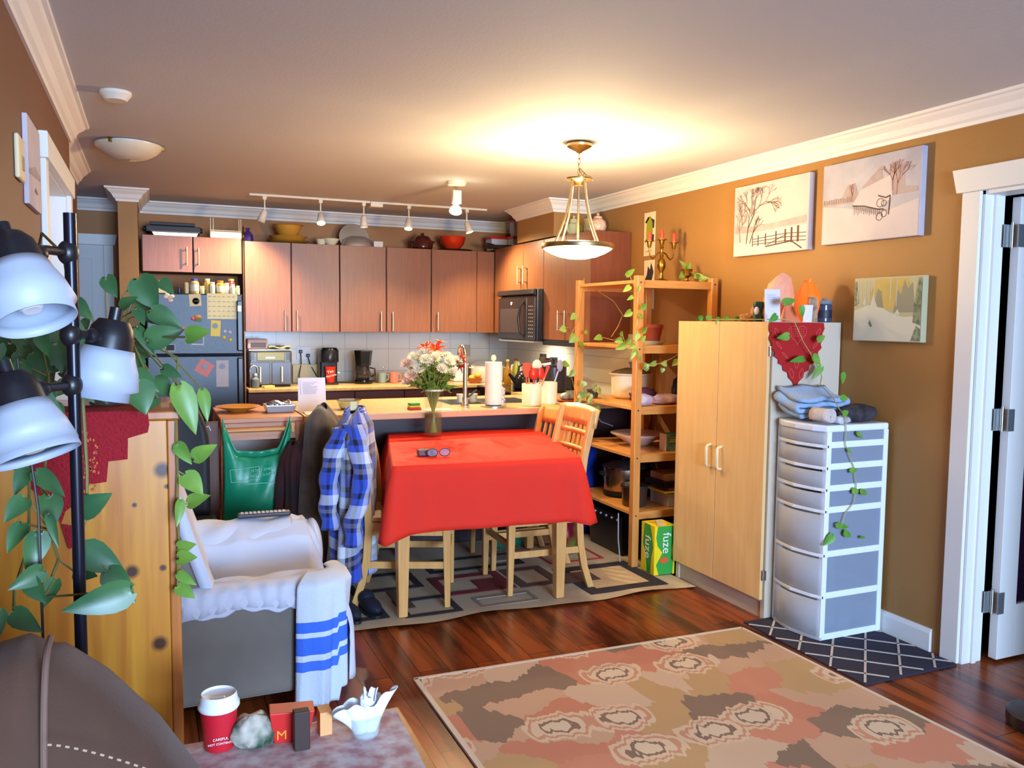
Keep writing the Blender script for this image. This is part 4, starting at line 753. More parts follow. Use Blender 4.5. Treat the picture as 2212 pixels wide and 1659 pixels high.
# tablecloth
P4 = cs
def cloth():
    NU = 160; rows = []
    per = []
    edges = [(P4[i], P4[(i+1) % 4]) for i in range(4)]; lens = [(b_-a_).length for a_, b_ in edges]; tot = sum(lens)
    for k in range(NU):
        s_ = k/NU*tot; i = 0
        while s_ > lens[i]: s_ -= lens[i]; i += 1
        a_, b_ = edges[i]; d = (b_-a_).normalized(); nrm = Vector((d.y, -d.x, 0)); pos = a_+d*s_
        dc = min(s_, lens[i]-s_)            # distance to nearest corner
        cor = a_ if s_ < lens[i]-s_ else b_
        f = max(0, 1-dc/.13)
        nn = (nrm*(1-f*.5)+(cor.normalized())*f).normalized()
        per.append((pos, nn, f, s_, i, dc))
    vs = []
    for r in (0, .35, .7, .92, .985, 1.0):
        for pos, nn, f, s_, i, dc in per: vs.append((pos.x*r, pos.y*r, .764+.0008*math.sin(pos.x*9*r)))
    hang = {0: .315, 1: .31, 2: .25, 3: .33}
    for q in range(1, 13):
        w = q/12
        for pos, nn, f, s_, i, dc in per:
            h_ = hang[i]; h_ += .025*f**2 + (.02 if (i == 3 or i == 0) and f > .0 and pos.x < 0 and pos.y < 0 else 0)*f
            wave = .006*math.sin(s_*17+i)*w*(1-f)+.002*math.sin(s_*47+1)*w
            out = .012*min(1, w*4)+.035*w+.055*w*f**1.5-.045*w*f*math.exp(-((dc-.09)/.035)**2)
            z = .764-h_*w-.006*min(1, w*6)
            pt_ = pos+nn*(out+wave); vs.append((pt_.x, pt_.y, z))
    n = NU; R_ = len(vs)//n
    fs = [(j*n+i, j*n+(i+1) % n, (j+1)*n+(i+1) % n, (j+1)*n+i) for j in range(R_-1) for i in range(n)]
    return B().add(vs, fs)
redc = M('red_tablecloth', (224, 50, 34), .75, bump=(26, .12), spec=.25)
o = solo('tablecloth', cloth(), redc, 'bright red tablecloth draped over the dining table', 'tablecloth', (ctr.x, ctr.y, 0), smooth='all', weld=True, solid=.0025)

def chair(name, label, loc, rz, style, hb=.98, mat_=beech, group=None):
    """faces local +x; seat 0.42 deep, 0.44 wide"""
    t = thing(name, label, 'chair', (*loc, .0105), rz, group); W = .21; z0 = 0
    ob('seat', B().prism([(-.21, -.20), (.21, -.225), (.22, .0), (.21, .225), (-.21, .20)], 'z', .435, .46), mat_, t, bevel=.008)
    ob('apron', B().box(-.20, -.20, .37, -.18, .20, .435).box(.185, -.205, .37, .205, .205, .435).box(-.19, -.21, .37, .19, -.19, .435).box(-.19, .19, .37, .19, .21, .435), mat_, t)
    for s in (-1, 1):
        ob('leg', B().bar((.20, s*.20, z0), (.195, s*.20, .44), .028, .028, (0, 1, 0), .042, .042), mat_, t, bevel=.004)
        pts = [(-.275, 0.0), (-.235, .12), (-.21, .25), (-.20, .40), (-.205, .55), (-.225, .72), (-.262, .88), (-.285, hb)]
        b = B()
        poly = [(x-.018, z) for x, z in pts]+[(x+.02, z) for x, z in reversed(pts)]
        b.prism(poly, 'y', s*.20-.016, s*.20+.016)
        ob('leg' , b, mat_, t, bevel=.003, label='curved rear leg running up into the backrest post')
        ob('stretcher', B().box(-.20, s*.20-.009, .20, .19, s*.20+.009, .235), mat_, t)
    ob('stretcher', B().box(.185, -.19, .25, .205, .19, .28), mat_, t)
    def bx_(z): # back x at height
        for (xa, za), (xb, zb) in zip(pts, pts[1:]):
            if za <= z <= zb: return lerp(xa, xb, (z-za)/(zb-za))
        return pts[-1][0]
    b = B(); n = 9
    for zt_, zb_, nm in ((hb+.005, hb-.095, 'top_rail'), (.575, .535, 'lower_rail')):
        b = B().grid(lambda u, v: (bx_(lerp(zb_, min(zt_, hb-.001), v))-.012-.022*(1-(2*u-1)**2), lerp(-.218, .218, u), lerp(zb_, zt_, v)+(.012*(1-(2*u-1)**2) if v > .5 and nm == 'top_rail' else 0)), 12, 3)
        ob(nm, b, mat_, t, smooth=True, solid=.024, bevel=0)
    def slat(y, w_, z1=None, z2=None):
        za, zb = .56, hb-.08; q = []
        for k in range(7): z = lerp(za, zb, k/6); q.append((bx_(z)-.012-.02*(1-(y/.2)**2), z))
        return B().prism([(x-.006, z) for x, z in q]+[(x+.007, z) for x, z in reversed(q)], 'y', y-w_/2, y+w_/2)
    if style == 'slat':
        for k in range(5): ob('slat', slat(-.135+k*.0675, .022), mat_, t)
    else:
        for k in range(6): ob('slat', slat(-.15+k*.06, .032), mat_, t)
        for z in (.65, .735, .825): ob('cross_slat', B().grid(lambda u, v: (bx_(z)-.012-.02*(1-(2*u-1)**2), lerp(-.2, .2, u), z+.030*v), 10, 1), mat_, t, smooth=True, solid=.014)
    return t
chair('dining_chair', 'light beech chair under the plaid shirt at the near left of the table', (1.25, 4.20), math.radians(-22), 'slat', .93)
chair('dining_chair', 'light beech chair with lattice backrest at the near right of the table', (1.93, 4.17), PI-.04, 'lattice', .975)
chair('dining_chair', 'light beech chair with vertical back slats at the far right of the table', (2.02, 4.62), PI-.05, 'slat', .915)
chair('dining_chair', 'light beech chair under the dark coat at the far left of the table', (1.12, 4.66), math.radians(-18), 'slat', .865)

# vase with flowers on the table
t = thing('flower_vase', 'tall clear glass vase half full of water on the red tablecloth', 'vase', (1.555, 4.78, .7665)); t.scale = (1.2, 1.2, 1.14)
ob('glass', B().lathe([(0, 0), (.042, 0), (.050, .012), (.048, .06), (.044, .14), (.050, .25), (.047, .25), (.041, .14), (.045, .06), (.045, .018), (0, .014)], n=40), M('vase_glass', (90, 95, 80), .03, alpha=.08, spec=1), t, smooth=True); ob('rim', B().lathe([(.0515, .243), (.053, .248), (.0515, .253), (.050, .248), (.0515, .243)], n=40), M('rim_glass', (225, 228, 200), .05, alpha=.6, spec=1), t, smooth=True)
ob('water', B().lathe([(0, .016), (.0435, .02), (.0435, .06), (.040, .12), (0, .12)], n=32), M('vase_water', (150, 130, 40), .1, alpha=.22), t, smooth=True)
t = thing('bouquet', 'bouquet of white chrysanthemums and red lilies standing in the glass vase', 'bouquet', (1.555, 4.78, .787)); t.scale = (1.1, 1.1, 1.14); rr = random.Random(7)
stem = M('stem_green', (140, 150, 55), .5); lfm = M('bouquet_leaf', (104, 132, 52), .5)
petw = M('petal_white', (244, 236, 205), .6, sss=.1); petr = M('petal_red', (214, 50, 22), .5); petd = M('petal_darkred', (120, 22, 20), .5); petp = M('petal_blush', (232, 196, 170), .6); cent = M('flower_centre', (170, 160, 60), .6)
def mum(par, c, r, m, nrm):
    c = Vector(c); nrm = Vector(nrm).normalized(); a = nrm.orthogonal().normalized(); bb = nrm.cross(a); b = B()
    for lay in range(4):
        k = 16-lay*3; el = .15+lay*.38
        for i in range(k):
            th = 2*PI*(i+.5*(lay % 2))/k+rr.random()*.1; d = (a*math.cos(th)+bb*math.sin(th))*math.cos(el)+nrm*math.sin(el); b.leaf(c+d*r*.12, c+d*r*(1-.08*lay), r*.30, nrm, .3, -.15)
    return ob('flower_head', b, m, par, smooth='all')
def lily(par, c, r, m, nrm, n_=6):
    c = Vector(c); nrm = Vector(nrm).normalized(); a = nrm.orthogonal().normalized(); bb = nrm.cross(a); b = B()
    for i in range(n_): th = 2*PI*i/n_; d = (a*math.cos(th)+bb*math.sin(th))*.85+nrm*.5; b.leaf(c, c+d*r, r*.42, nrm, .3, .25)
    f = ob('flower_head', b, m, par, smooth='all'); ob('stamen', B().tube([c, c+nrm*r*.5], [.003, .004], 6), cent, f); return f
hs = [('w', -.085, -.02, .40), ('w', -.02, -.05, .40), ('w', .07, -.03, .42), ('w', .10, .02, .38), ('w', .045, .05, .43), ('w', -.05, .04, .41), ('w', .09, -.06, .34), ('p', -.15, 0, .385), ('p', -.135, -.05, .33), ('p', -.14, .03, .29), ('w', -.10, -.06, .36), ('w', .02, -.09, .36), ('w', -.07, -.08, .41), ('w', .12, -.04, .40), ('w', -.02, -.09, .42), ('w', .06, -.09, .40), ('w', .0, .04, .44), ('w', -.11, .0, .42), ('w', -.06, -.02, .44)]
for k, x, y, z in hs: mum(t, (x, y, z-.02), .042, petw if k == 'w' else petp, (x*3, -.5+y*3, .9))
lily(t, (.0, -.02, .44), .075, petr, (-.1, -.5, 1)); lily(t, (-.045, .0, .45), .06, petr, (-.5, -.2, 1)); lily(t, (.15, -.02, .40), .065, petr, (.8, -.4, .4)); lily(t, (.13, -.04, .365), .055, petd, (.6, -.7, .1)); lily(t, (.045, .03, .475), .05, petr, (.2, -.1, 1))
b = B(); ff = B()
for i in range(52):
    if i < len(hs): ex, ey, ez = hs[i][1:]
    else: a = rr.random()*2*PI; q = rr.random()**.5*.12; ex, ey, ez = q*math.cos(a), q*math.sin(a)*.8, .24+rr.random()*.16
    bx0, by0 = -ex*.14, -ey*.14; bx0 = max(-.03, min(.03, bx0)); by0 = max(-.03, min(.03, by0))
    pth = [(bx0, by0, .003), (bx0*.2+ex*.1, by0*.2+ey*.1, .13), (ex*.30, ey*.30, .225), (ex*.65, ey*.65, .22+(ez-.22)*.55), (ex, ey, ez-.03)]; b.tube(pth, .0023, 6, False)
    for j in range(8):
        u = .35+.6*rr.random(); k0 = 2 if u < .6 else 3; p0 = Vector(pth[k0]).lerp(Vector(pth[k0+1]), rr.random()); d = Vector((rr.uniform(-1, 1), rr.uniform(-1, 1), rr.uniform(-.1, .7))).normalized(); ff.leaf(p0, p0+d*rr.uniform(.03, .06), .014+.012*rr.random(), (d.y, -d.x, 1), .2, .2)
ob('stems', b, stem, t, smooth=True); ob('foliage', ff, lfm, t, smooth='all')
# glasses and case
t = thing('glasses_case', 'small dark purple glasses case on the red tablecloth', 'case', (1.30, 4.10, .7672), -.15); ob('body', B().box(-.05, -.022, 0, .05, .032, .034), M('case_purple', (88, 50, 62), .4), t, bevel=.007, seg=3); ob('seam', B().box(-.0505, -.0225, .018, .0505, .0325, .0195), blackm, t)
t = thing('eyeglasses', 'dark framed eyeglasses lying open beside the purple case', 'glasses', (1.345, 4.045, .768), -.05); fr = M('spectacle_frame', (45, 30, 50), .25)
b = B()
for s in (-.033, .033): b.tube([(s+.028*math.cos(a), 0, .022+.02*math.sin(a)) for a in [i*2*PI/20 for i in range(21)]], .002, 6, False)
b.tube([(-.006, 0, .026), (0, -.002, .03), (.006, 0, .026)], .002, 6); ob('frame', b, fr, t, smooth=True)
for s in (-.033, .033): ob('lens', B().tf((s, 0, .022), rx=PI/2).lathe([(0, 0), (.027, 0)], n=24, sy=.72), M('lens_glass', (200, 215, 240), .02, trans=.6, spec=1), t)
for s in (-1, 1): ob('temple', B().tube([(s*.062, 0, .028), (s*.062, .06, .028), (s*.055, .11, .02), (s*.05, .125, .004)], .0018, 6), fr, t, smooth=True)

# ================================================================== pine shelving unit
pine = wood('pine_shelf', (214, 148, 74), (196, 126, 56), (8, 8, .7), 5, .42, .15); pineh = wood('pine_board', (222, 160, 88), (204, 138, 66), (8, .8, 8), 5, .42)
t = thing('shelving_unit', 'open pine shelving unit with four posts against the right wall', 'shelf', (2.60, 4.18, 0)); D_, W_ = .57, .76
for (x, y) in ((0, 0), (D_-.045, 0), (0, W_-.03), (D_-.045, W_-.03)):
    pst = ob('post', B().box(x, y, .0105 if x < .3 else .0, x+.045, y+.045, 1.74), pine, t, bevel=.003)
    for z in (1.70, 1.31, .95, .665, .32): ob('screw', B().cyl((x+.022, y-.001, z), (x+.022, y+.003, z), .005, n=10), blackm, pst)
SZ = (1.715, 1.33, .968, .682, .340)
for z in SZ:
    sh = ob('shelf_board', B().box(.004, .047, z-.020, D_-.004, W_-.035, z), pineh, t, bevel=.002)
    ob('shelf_rail', B().box(.045, .008, z-.045, D_-.045, .034, z), wood('pine_rail', (214, 148, 74), (196, 126, 56), (.8, 8, 8), 5, .42), t)
    ob('shelf_rail', B().box(.045, W_-.025, z-.045, D_-.045, W_, z), MATS['pine_rail'], t)
# candelabra
t = thing('candelabra', 'brass three armed candelabra on top of the pine shelf', 'candelabra', (2.97, 4.5, 1.7155), .1)
ob('base', B().lathe([(0, 0), (.066, 0), (.068, .006), (.045, .018), (.016, .03), (.010, .06), (.012, .07), (.026, .10), (.028, .125), (.018, .15), (.009, .16), (.014, .175), (.008, .185), (.008, .215), (.014, .225), (.009, .235), (.014, .25), (.018, .268), (.034, .272), (.034, .275), (0, .275)], n=32), brass, t, smooth=True)
for s in (-1, 1):
    b = B().tube([(s*x, 0, z) for x, z in ((.008, .195), (.035, .185), (.05, .165), (.07, .15), (.092, .165), (.098, .20), (.098, .225))], .0045, 8).lathe([(.008, .218), (.012, .23), (.017, .255), (.032, .258), (.032, .261), (0, .261)], (s*.098, 0, 0), 20); ob('arm', b, brass, t, smooth=True)
cand = M('red_candle', (225, 62, 40), .4, sss=.3)
for i, (dx, dz) in enumerate([(-.098, .2612), (0, .2752), (.098, .2612)]): solo('candle', B().lathe([(.013, 0), (.013, .045), (.010, .055), (.003, .06), (0, .062)], n=16), cand, ['red candle in the left arm of the candelabra', 'red candle in the centre of the candelabra', 'red candle in the right arm of the candelabra'][i], 'candle', (2.97+dx*math.cos(.1), 4.5+dx*math.sin(.1), 1.7155+dz+.0003), smooth=True, group='red candles in the candelabra')
leafg = M('pothos_green', (104, 140, 40), .38, var=((150, 168, 62), 9, 2), sss=.08); vinem = M('vine_stem', (150, 120, 60), .5)
def foliage(par, spec, m=leafg, nrm=(0, -1, .15), name='foliage', fold=.22, droop=.12):
    b = B(); rr_ = random.Random(len(spec))
    for x0, y0, z0, x1, y1, z1, w in spec: b.leaf((x0, y0, z0), (x1, y1, z1), w, (nrm[0]+rr_.uniform(-.35, .35), nrm[1], nrm[2]+rr_.uniform(-.3, .4)), fold, droop)
    return ob(name, b, m, par, smooth='all')
t = thing('brass_planter', 'small brass goblet planter with a vine on top of the pine shelf', 'plant', (3.08, 4.38, 1.7155)); ob('goblet', B().lathe([(.034, 0), (.034, .006), (.012, .016), (.010, .03), (.028, .045), (.034, .075), (.038, .085), (.033, .085), (0, .07)], n=28), brass, t, smooth=True)
sp_ = [(0, 0, .085, -.06, -.01, .14, .035), (0, 0, .085, .03, 0, .12, .03), (-.02, 0, .06, -.07, -.02, .03, .04), (.02, 0, .06, .06, -.03, .03, .035), (0, 0, .08, .01, -.02, .13, .03), (.02, -.1, .02, .07, -.14, .03, .035), (.02, -.05, .04, .05, -.1, .045, .04), (.02, -.1, .03, -.02, -.13, .05, .03)]
foliage(t, sp_); ob('vine', B().tube([(0, 0, .08), (.01, -.05, .06), (.02, -.1, .02), (.03, -.15, .012)], .002, 6), vinem, t, smooth=True)
# second shelf: terracotta pot with the long vine
t = thing('pothos_plant', 'pothos in a terracotta pot on the upper pine shelf, vines over the posts', 'plant', (2.86, 4.42, 1.3305)); ob('saucer', B().lathe([(0, 0), (.06, 0), (.082, .022)], n=32), M('pale_green_dish', (185, 200, 170), .3), t, smooth=True, solid=.004)
ob('pot', B().lathe([(.045, .008), (.065, .10), (.07, .105), (.07, .125), (.06, .125), (.055, .10), (0, .10)], n=32), M('terracotta', (150, 62, 36), .7), t, smooth=True)
SHA = [(-0.359,-0.270,0.401,-0.295,-0.270,0.446,0.035),(-0.327,-0.270,0.344,-0.375,-0.270,0.311,0.035),(-0.284,-0.290,0.345,-0.283,-0.290,0.308,0.025),(-0.313,-0.280,0.286,-0.353,-0.280,0.264,0.025),(-0.265,-0.290,0.213,-0.222,-0.290,0.248,0.035),(-0.286,-0.290,0.180,-0.241,-0.290,0.160,0.040),(-0.323,-0.280,0.201,-0.372,-0.280,0.169,0.045),(-0.255,-0.290,0.079,-0.215,-0.290,0.112,0.035),(-0.289,-0.300,0.074,-0.307,-0.300,0.026,0.040),(-0.266,-0.300,0.034,-0.233,-0.300,0.061,0.030),(-0.338,-0.300,0.042,-0.374,-0.300,0.008,0.040),(-0.378,-0.280,0.034,-0.430,-0.280,0.026,0.040),(-0.358,-0.220,0.059,-0.343,-0.220,0.086,0.035),(-0.368,-0.300,0.008,-0.434,-0.300,-0.018,0.040),(-0.318,-0.300,-0.019,-0.280,-0.300,-0.059,0.035),(-0.306,-0.300,0.008,-0.349,-0.300,-0.011,0.035),(-0.311,0.080,0.044,-0.366,0.080,0.033,0.043),(-0.306,0.430,0.182,-0.349,0.430,0.151,0.047),(-0.382,0.430,0.091,-0.429,0.430,0.085,0.052),(-0.314,0.410,0.046,-0.364,0.410,0.001,0.070),(-0.289,0.410,0.001,-0.254,0.410,-0.036,0.035),(-0.245,0.430,0.076,-0.217,0.430,0.055,0.029),(-0.402,0.430,-0.135,-0.344,0.430,-0.151,0.047),(-0.316,0.430,-0.182,-0.350,0.430,-0.227,0.041),(-0.311,-0.300,-0.032,-0.335,-0.300,-0.080,0.030),(-0.280,-0.300,-0.059,-0.263,-0.300,-0.086,0.025)]
SHV1 = [(-0.124,-0.070,0.113),(-0.295,-0.280,0.047),(-0.284,-0.290,0.127),(-0.265,-0.290,0.234),(-0.298,-0.290,0.313),(-0.334,-0.280,0.391),(-0.341,-0.280,0.412)]
SHV2 = [(-0.294,-0.280,0.034),(-0.368,-0.290,0.021),(-0.342,-0.220,0.059),(-0.345,-0.120,0.030),(-0.311,0.080,0.044),(-0.304,0.180,0.031)]
SHV3 = [(-0.199,0.380,0.348),(-0.175,0.180,0.270),(-0.225,-0.020,0.182),(-0.315,-0.120,0.112),(-0.361,-0.120,0.049)]
SHV4 = [(-0.247,0.440,0.424),(-0.271,0.450,0.182),(-0.294,0.450,0.121),(-0.332,0.440,0.061),(-0.280,0.440,0.000),(-0.312,0.440,-0.152),(-0.327,0.440,-0.228),(-0.290,0.440,-0.367),(-0.238,0.440,-0.414)]
SHB = [(-0.235,-0.320,-0.099,-0.253,-0.320,-0.139,0.034),(-0.172,-0.320,-0.094,-0.228,-0.320,-0.112,0.034),(-0.115,-0.340,-0.099,-0.153,-0.340,-0.101,0.039),(-0.140,-0.340,-0.126,-0.146,-0.340,-0.155,0.029),(-0.050,-0.360,-0.080,-0.090,-0.360,-0.112,0.039),(-0.234,-0.320,-0.117,-0.240,-0.320,-0.147,0.030)]
SHV5 = [(-0.279,-0.300,-0.073),(-0.228,-0.320,-0.118),(-0.163,-0.340,-0.099),(-0.098,-0.360,-0.071),(-0.042,-0.370,-0.036)]
LOWP = [(-0.092,-0.050,0.035,-0.139,-0.050,0.013,0.057),(-0.047,-0.050,0.034,-0.070,-0.050,-0.013,0.057),(0.003,-0.050,0.063,0.039,-0.050,0.026,0.051),(-0.130,-0.080,-0.021,-0.181,-0.080,-0.025,0.057),(-0.090,-0.100,-0.044,-0.130,-0.100,-0.073,0.068),(-0.039,-0.100,-0.052,0.013,-0.100,-0.077,0.056),(-0.024,-0.050,0.049,0.003,-0.050,0.094,0.051),(0.015,-0.080,0.005,0.057,-0.080,-0.014,0.040),(-0.076,-0.020,0.078,-0.101,-0.020,0.118,0.052),(-0.091,-0.100,0.004,-0.057,-0.100,-0.027,0.045)]
PAN = [(-0.363,0.150,0.009,-0.334,0.150,0.029,0.031),(-0.318,0.150,0.014,-0.273,0.150,0.025,0.031),(-0.286,0.100,0.010,-0.250,0.100,0.015,0.026),(-0.303,0.070,0.005,-0.311,0.070,-0.019,0.022),(-0.274,0.050,0.010,-0.229,0.050,0.025,0.026),(-0.253,-0.000,0.011,-0.208,0.000,0.021,0.026),(-0.334,0.170,0.022,-0.363,0.170,0.009,0.027),(-0.213,-0.050,0.035,-0.230,-0.050,0.011,0.029),(-0.268,-0.380,0.089,-0.179,-0.380,0.113,0.042),(-0.300,-0.380,0.033,-0.343,-0.380,-0.002,0.038),(-0.154,-0.380,0.080,-0.137,-0.380,0.022,0.034),(-0.246,-0.410,-0.066,-0.315,-0.410,-0.077,0.041),(-0.073,-0.410,-0.088,-0.015,-0.410,-0.065,0.034),(-0.147,-0.410,-0.177,-0.232,-0.410,-0.188,0.034),(-0.098,-0.410,-0.162,-0.037,-0.410,-0.208,0.045),(-0.037,-0.410,-0.212,-0.092,-0.410,-0.279,0.038)]
PANV = [(-0.318,0.130,0.010),(-0.273,0.070,0.010),(-0.248,-0.050,0.011),(-0.267,-0.250,0.011),(-0.247,-0.360,0.012),(-0.194,-0.380,0.008),(-0.181,-0.400,-0.043),(-0.150,-0.400,-0.095),(-0.104,-0.400,-0.149),(-0.057,-0.400,-0.213),(-0.035,-0.410,-0.262),(-0.080,-0.450,-0.299),(-0.142,-0.600,-0.352),(-0.155,-0.650,-0.394),(-0.160,-0.695,-0.427),(-0.151,-0.695,-0.491),(-0.153,-0.695,-0.555),(-0.125,-0.695,-0.610),(-0.094,-0.695,-0.666),(-0.075,-0.695,-0.753),(-0.085,-0.695,-0.828),(-0.138,-0.695,-0.878),(-0.155,-0.695,-0.931)]
PAN2 = [(-0.142,-0.650,-0.230,-0.133,-0.650,-0.283,0.035),(-0.170,-0.670,-0.341,-0.116,-0.670,-0.351,0.031),(-0.172,-0.690,-0.417,-0.131,-0.690,-0.404,0.031),(-0.094,-0.700,-0.504,-0.041,-0.700,-0.530,0.024),(-0.145,-0.700,-0.580,-0.111,-0.700,-0.591,0.017),(-0.126,-0.700,-0.680,-0.067,-0.700,-0.671,0.024),(-0.107,-0.700,-0.771,-0.056,-0.700,-0.779,0.031),(-0.056,-0.700,-0.779,-0.003,-0.700,-0.792,0.031),(-0.197,-0.700,-0.926,-0.104,-0.700,-0.940,0.031),(-0.147,-0.700,-0.962,-0.090,-0.700,-0.990,0.034),(-0.208,-0.700,-0.968,-0.261,-0.700,-1.016,0.044),(-0.044,-0.700,-0.994,-0.003,-0.700,-1.002,0.014)]
FGA = [(-0.025,2.300,1.568,0.011,1.489,0.076),(0.023,2.320,1.563,0.054,1.533,0.036),(-0.102,2.350,1.570,-0.080,1.521,0.042),(-0.069,2.300,1.492,-0.035,1.521,0.034),(-0.174,2.300,1.509,-0.133,1.465,0.041),(-0.008,2.100,1.416,0.066,1.441,0.057),(-0.000,2.200,1.486,0.069,1.448,0.050),(0.072,2.000,1.426,0.116,1.443,0.046),(-0.031,2.150,1.488,-0.014,1.455,0.028),(-0.029,2.120,1.447,0.001,1.383,0.028),(-0.037,2.080,1.322,-0.012,1.254,0.075),(-0.042,2.100,1.339,0.011,1.301,0.053),(0.002,2.200,1.318,0.043,1.283,0.053),(0.057,2.150,1.309,0.097,1.193,0.059),(0.114,2.200,1.291,0.125,1.217,0.032),(0.022,2.100,1.352,0.060,1.333,0.030),(0.052,2.150,1.166,0.080,1.120,0.034),(0.088,2.150,1.128,0.136,1.162,0.041),(0.066,2.150,1.090,0.108,1.047,0.052),(0.073,2.150,1.017,0.118,1.042,0.039),(0.057,2.120,1.034,0.049,0.978,0.025),(0.048,2.140,0.914,0.085,0.924,0.033),(0.047,2.130,0.891,0.086,0.897,0.038),(0.047,2.130,0.853,0.085,0.829,0.026),(0.046,2.130,0.822,0.082,0.799,0.036),(-0.121,2.300,1.451,-0.086,1.411,0.047),(-0.153,2.300,1.428,-0.174,1.371,0.047),(-0.028,2.200,1.375,-0.054,1.330,0.045),(-0.077,2.300,1.348,-0.104,1.302,0.041),(0.010,2.100,1.282,-0.029,1.256,0.035),(-0.016,2.350,1.523,-0.006,1.464,0.056)]
FGB = [(-0.124,1.620,1.129,-0.073,1.159,0.045),(-0.121,1.600,1.068,-0.052,1.027,0.054),(-0.078,1.580,1.030,-0.037,0.977,0.044),(-0.036,1.420,1.039,-0.129,1.023,0.051),(-0.131,1.620,1.022,-0.099,1.021,0.033),(-0.200,1.600,1.163,-0.228,1.134,0.035),(-0.171,1.650,1.155,-0.162,1.105,0.042),(-0.191,1.650,1.198,-0.144,1.162,0.034),(-0.176,1.550,1.114,-0.189,1.054,0.041),(-0.166,1.500,1.064,-0.209,1.045,0.034),(-0.198,1.400,1.032,-0.160,1.007,0.032),(-0.213,1.400,1.038,-0.213,1.001,0.020),(-0.172,1.450,1.373,-0.120,1.311,0.026),(-0.193,1.800,1.437,-0.179,1.398,0.028),(-0.167,1.600,1.133,-0.153,1.082,0.017),(-0.217,1.900,1.398,-0.186,1.361,0.041),(-0.195,1.900,1.333,-0.228,1.297,0.041),(-0.176,1.900,1.417,-0.165,1.361,0.039),(-0.206,1.800,1.279,-0.172,1.251,0.039),(-0.242,1.900,1.380,-0.219,1.334,0.034),(-0.183,1.850,1.300,-0.164,1.249,0.038),(-0.195,1.900,1.463,-0.225,1.426,0.034),(-0.208,1.700,1.199,-0.227,1.158,0.031),(-0.205,1.600,1.120,-0.227,1.082,0.031),(-0.155,1.550,1.033,-0.173,0.996,0.028),(-0.189,1.500,1.052,-0.164,1.018,0.031)]
foliage(t, SHA+SHB)
b = B()
for q in (SHV1, SHV2, SHV3, SHV4, SHV5): b.tube(q, .0022, 6)
ob('vine', b, vinem, t, smooth=True)
solo('wooden_block', B().box(-.035, -.03, 0, .035, .03, .035), M('pale_yellow_block', (225, 205, 130), .5), 'small yellow and white block at the right end of the upper pine shelf', 'block', (3.08, 4.30, 1.3305), bevel=.004)
# third shelf
zs = .9685
t = thing('slow_cooker', 'white slow cooker with a dark glass lid on the middle pine shelf', 'slow cooker', (2.90, 4.72, zs)); sc = M('cooker_white', (242, 232, 200), .25)
ob('base', B().lathe([(.10, .0), (.12, .015), (.125, .03), (.13, .15), (.135, .155)], n=40), sc, t, smooth=True, solid=.004); ob('rim', B().lathe([(.128, .155), (.145, .158), (.145, .166), (.125, .168)], n=40), sc, t, smooth=True)
ob('lid', B().lathe([(.135, .168), (.10, .185), (.04, .20), (0, .202)], n=36), M('lid_smoked', (120, 115, 80), .08, spec=.9), t, smooth=True); ob('knob', B().lathe([(.008, .2), (.012, .225), (.022, .235), (0, .24)], n=20), M('clear_knob', (220, 215, 195), .1, trans=.6), t, smooth=True)
for a in (.6, 2.5, 4.2, 5.5): ob('foot', B().cyl((.09*math.cos(a), .09*math.sin(a), 0), (.09*math.cos(a), .09*math.sin(a), .012), .012, n=12), sc, t)
t = thing('small_pothos', 'bushy variegated pothos at the far end of the middle pine shelf', 'plant', (2.66, 4.80, zs)); ob('pot', B().lathe([(.03, 0), (.04, .05), (.043, .055), (0, .05)], n=24), M('dark_pot', (70, 60, 50), .6), t, smooth=True); foliage(t, LOWP, M('variegated_leaf', (96, 138, 44), .4, var=((190, 190, 110), 30, 2)))
ob('vine', B().tube([(0, 0, .04), (-.05, -.05, .03), (-.09, -.09, -.01), (-.11, -.1, -.04)], .002, 6), vinem, t, smooth=True)
def lump(name, label, cat, loc, r, m, seed, rz=0, amp=.25, group=None, n=30, fr_=3.0):
    b = B(); nv, nu = n//2, n; vs = []
    for j in range(nv+1):
        for i in range(nu):
            th, ph = 2*PI*i/nu, PI*j/nv; d = Vector((math.sin(ph)*math.cos(th), math.sin(ph)*math.sin(th), -math.cos(ph))); k = 1+amp*noise.noise(d*fr_+Vector((seed*3.1, seed, 0)))+amp*.5*abs(noise.noise(d*fr_*2.3+Vector((0, seed, 7))))
            z = d.z*r[2]*k; vs.append((d.x*r[0]*k, d.y*r[1]*k, max(z, -r[2]*.82)+r[2]*.82))
    b.add(vs, [(j*nu+i, j*nu+(i+1) % nu, (j+1)*nu+(i+1) % nu, (j+1)*nu+i) for j in range(nv) for i in range(nu)])
    return solo(name, b, m, label, cat, loc, rz, group, smooth='all', weld=True)
pb = M('pinkish_bag', (228, 212, 208), .3, var=((196, 160, 176), 14, 2)); 
lump('plastic_bag', 'white and pink plastic food bag at the front of the middle pine shelf', 'bag', (2.71, 4.27, zs), (.065, .04, .038), pb, 2)
lump('plastic_bag', 'pinkish plastic food bag at the right of the middle pine shelf', 'bag', (2.90, 4.30, zs), (.11, .06, .035), M('pink_bag2', (226, 190, 180), .35, var=((160, 130, 170), 14, 2)), 5)
lump('plastic_bag', 'dark purple bag lying behind the pink food bags on the middle shelf', 'bag', (2.83, 4.46, zs), (.09, .05, .05), M('purple_bag', (92, 52, 78), .35), 8)
lump('camera_pouch', 'small dark blue pouch on top of the right end of the middle pine shelf', 'pouch', (3.05, 4.38, zs), (.05, .045, .09), M('navy_pouch', (40, 40, 62), .6), 4)
solo('wall_trivet', B().tf((0, 0, 0), ry=PI/2).lathe([(.0, 0), (.05, 0), (.055, -.012), (0, -.014)], n=28), M('red_orange', (205, 55, 25), .4), 'red round trivet hung on the wall behind the middle pine shelf', 'trivet', (XR-.0005, 4.27, 1.16), smooth=True)
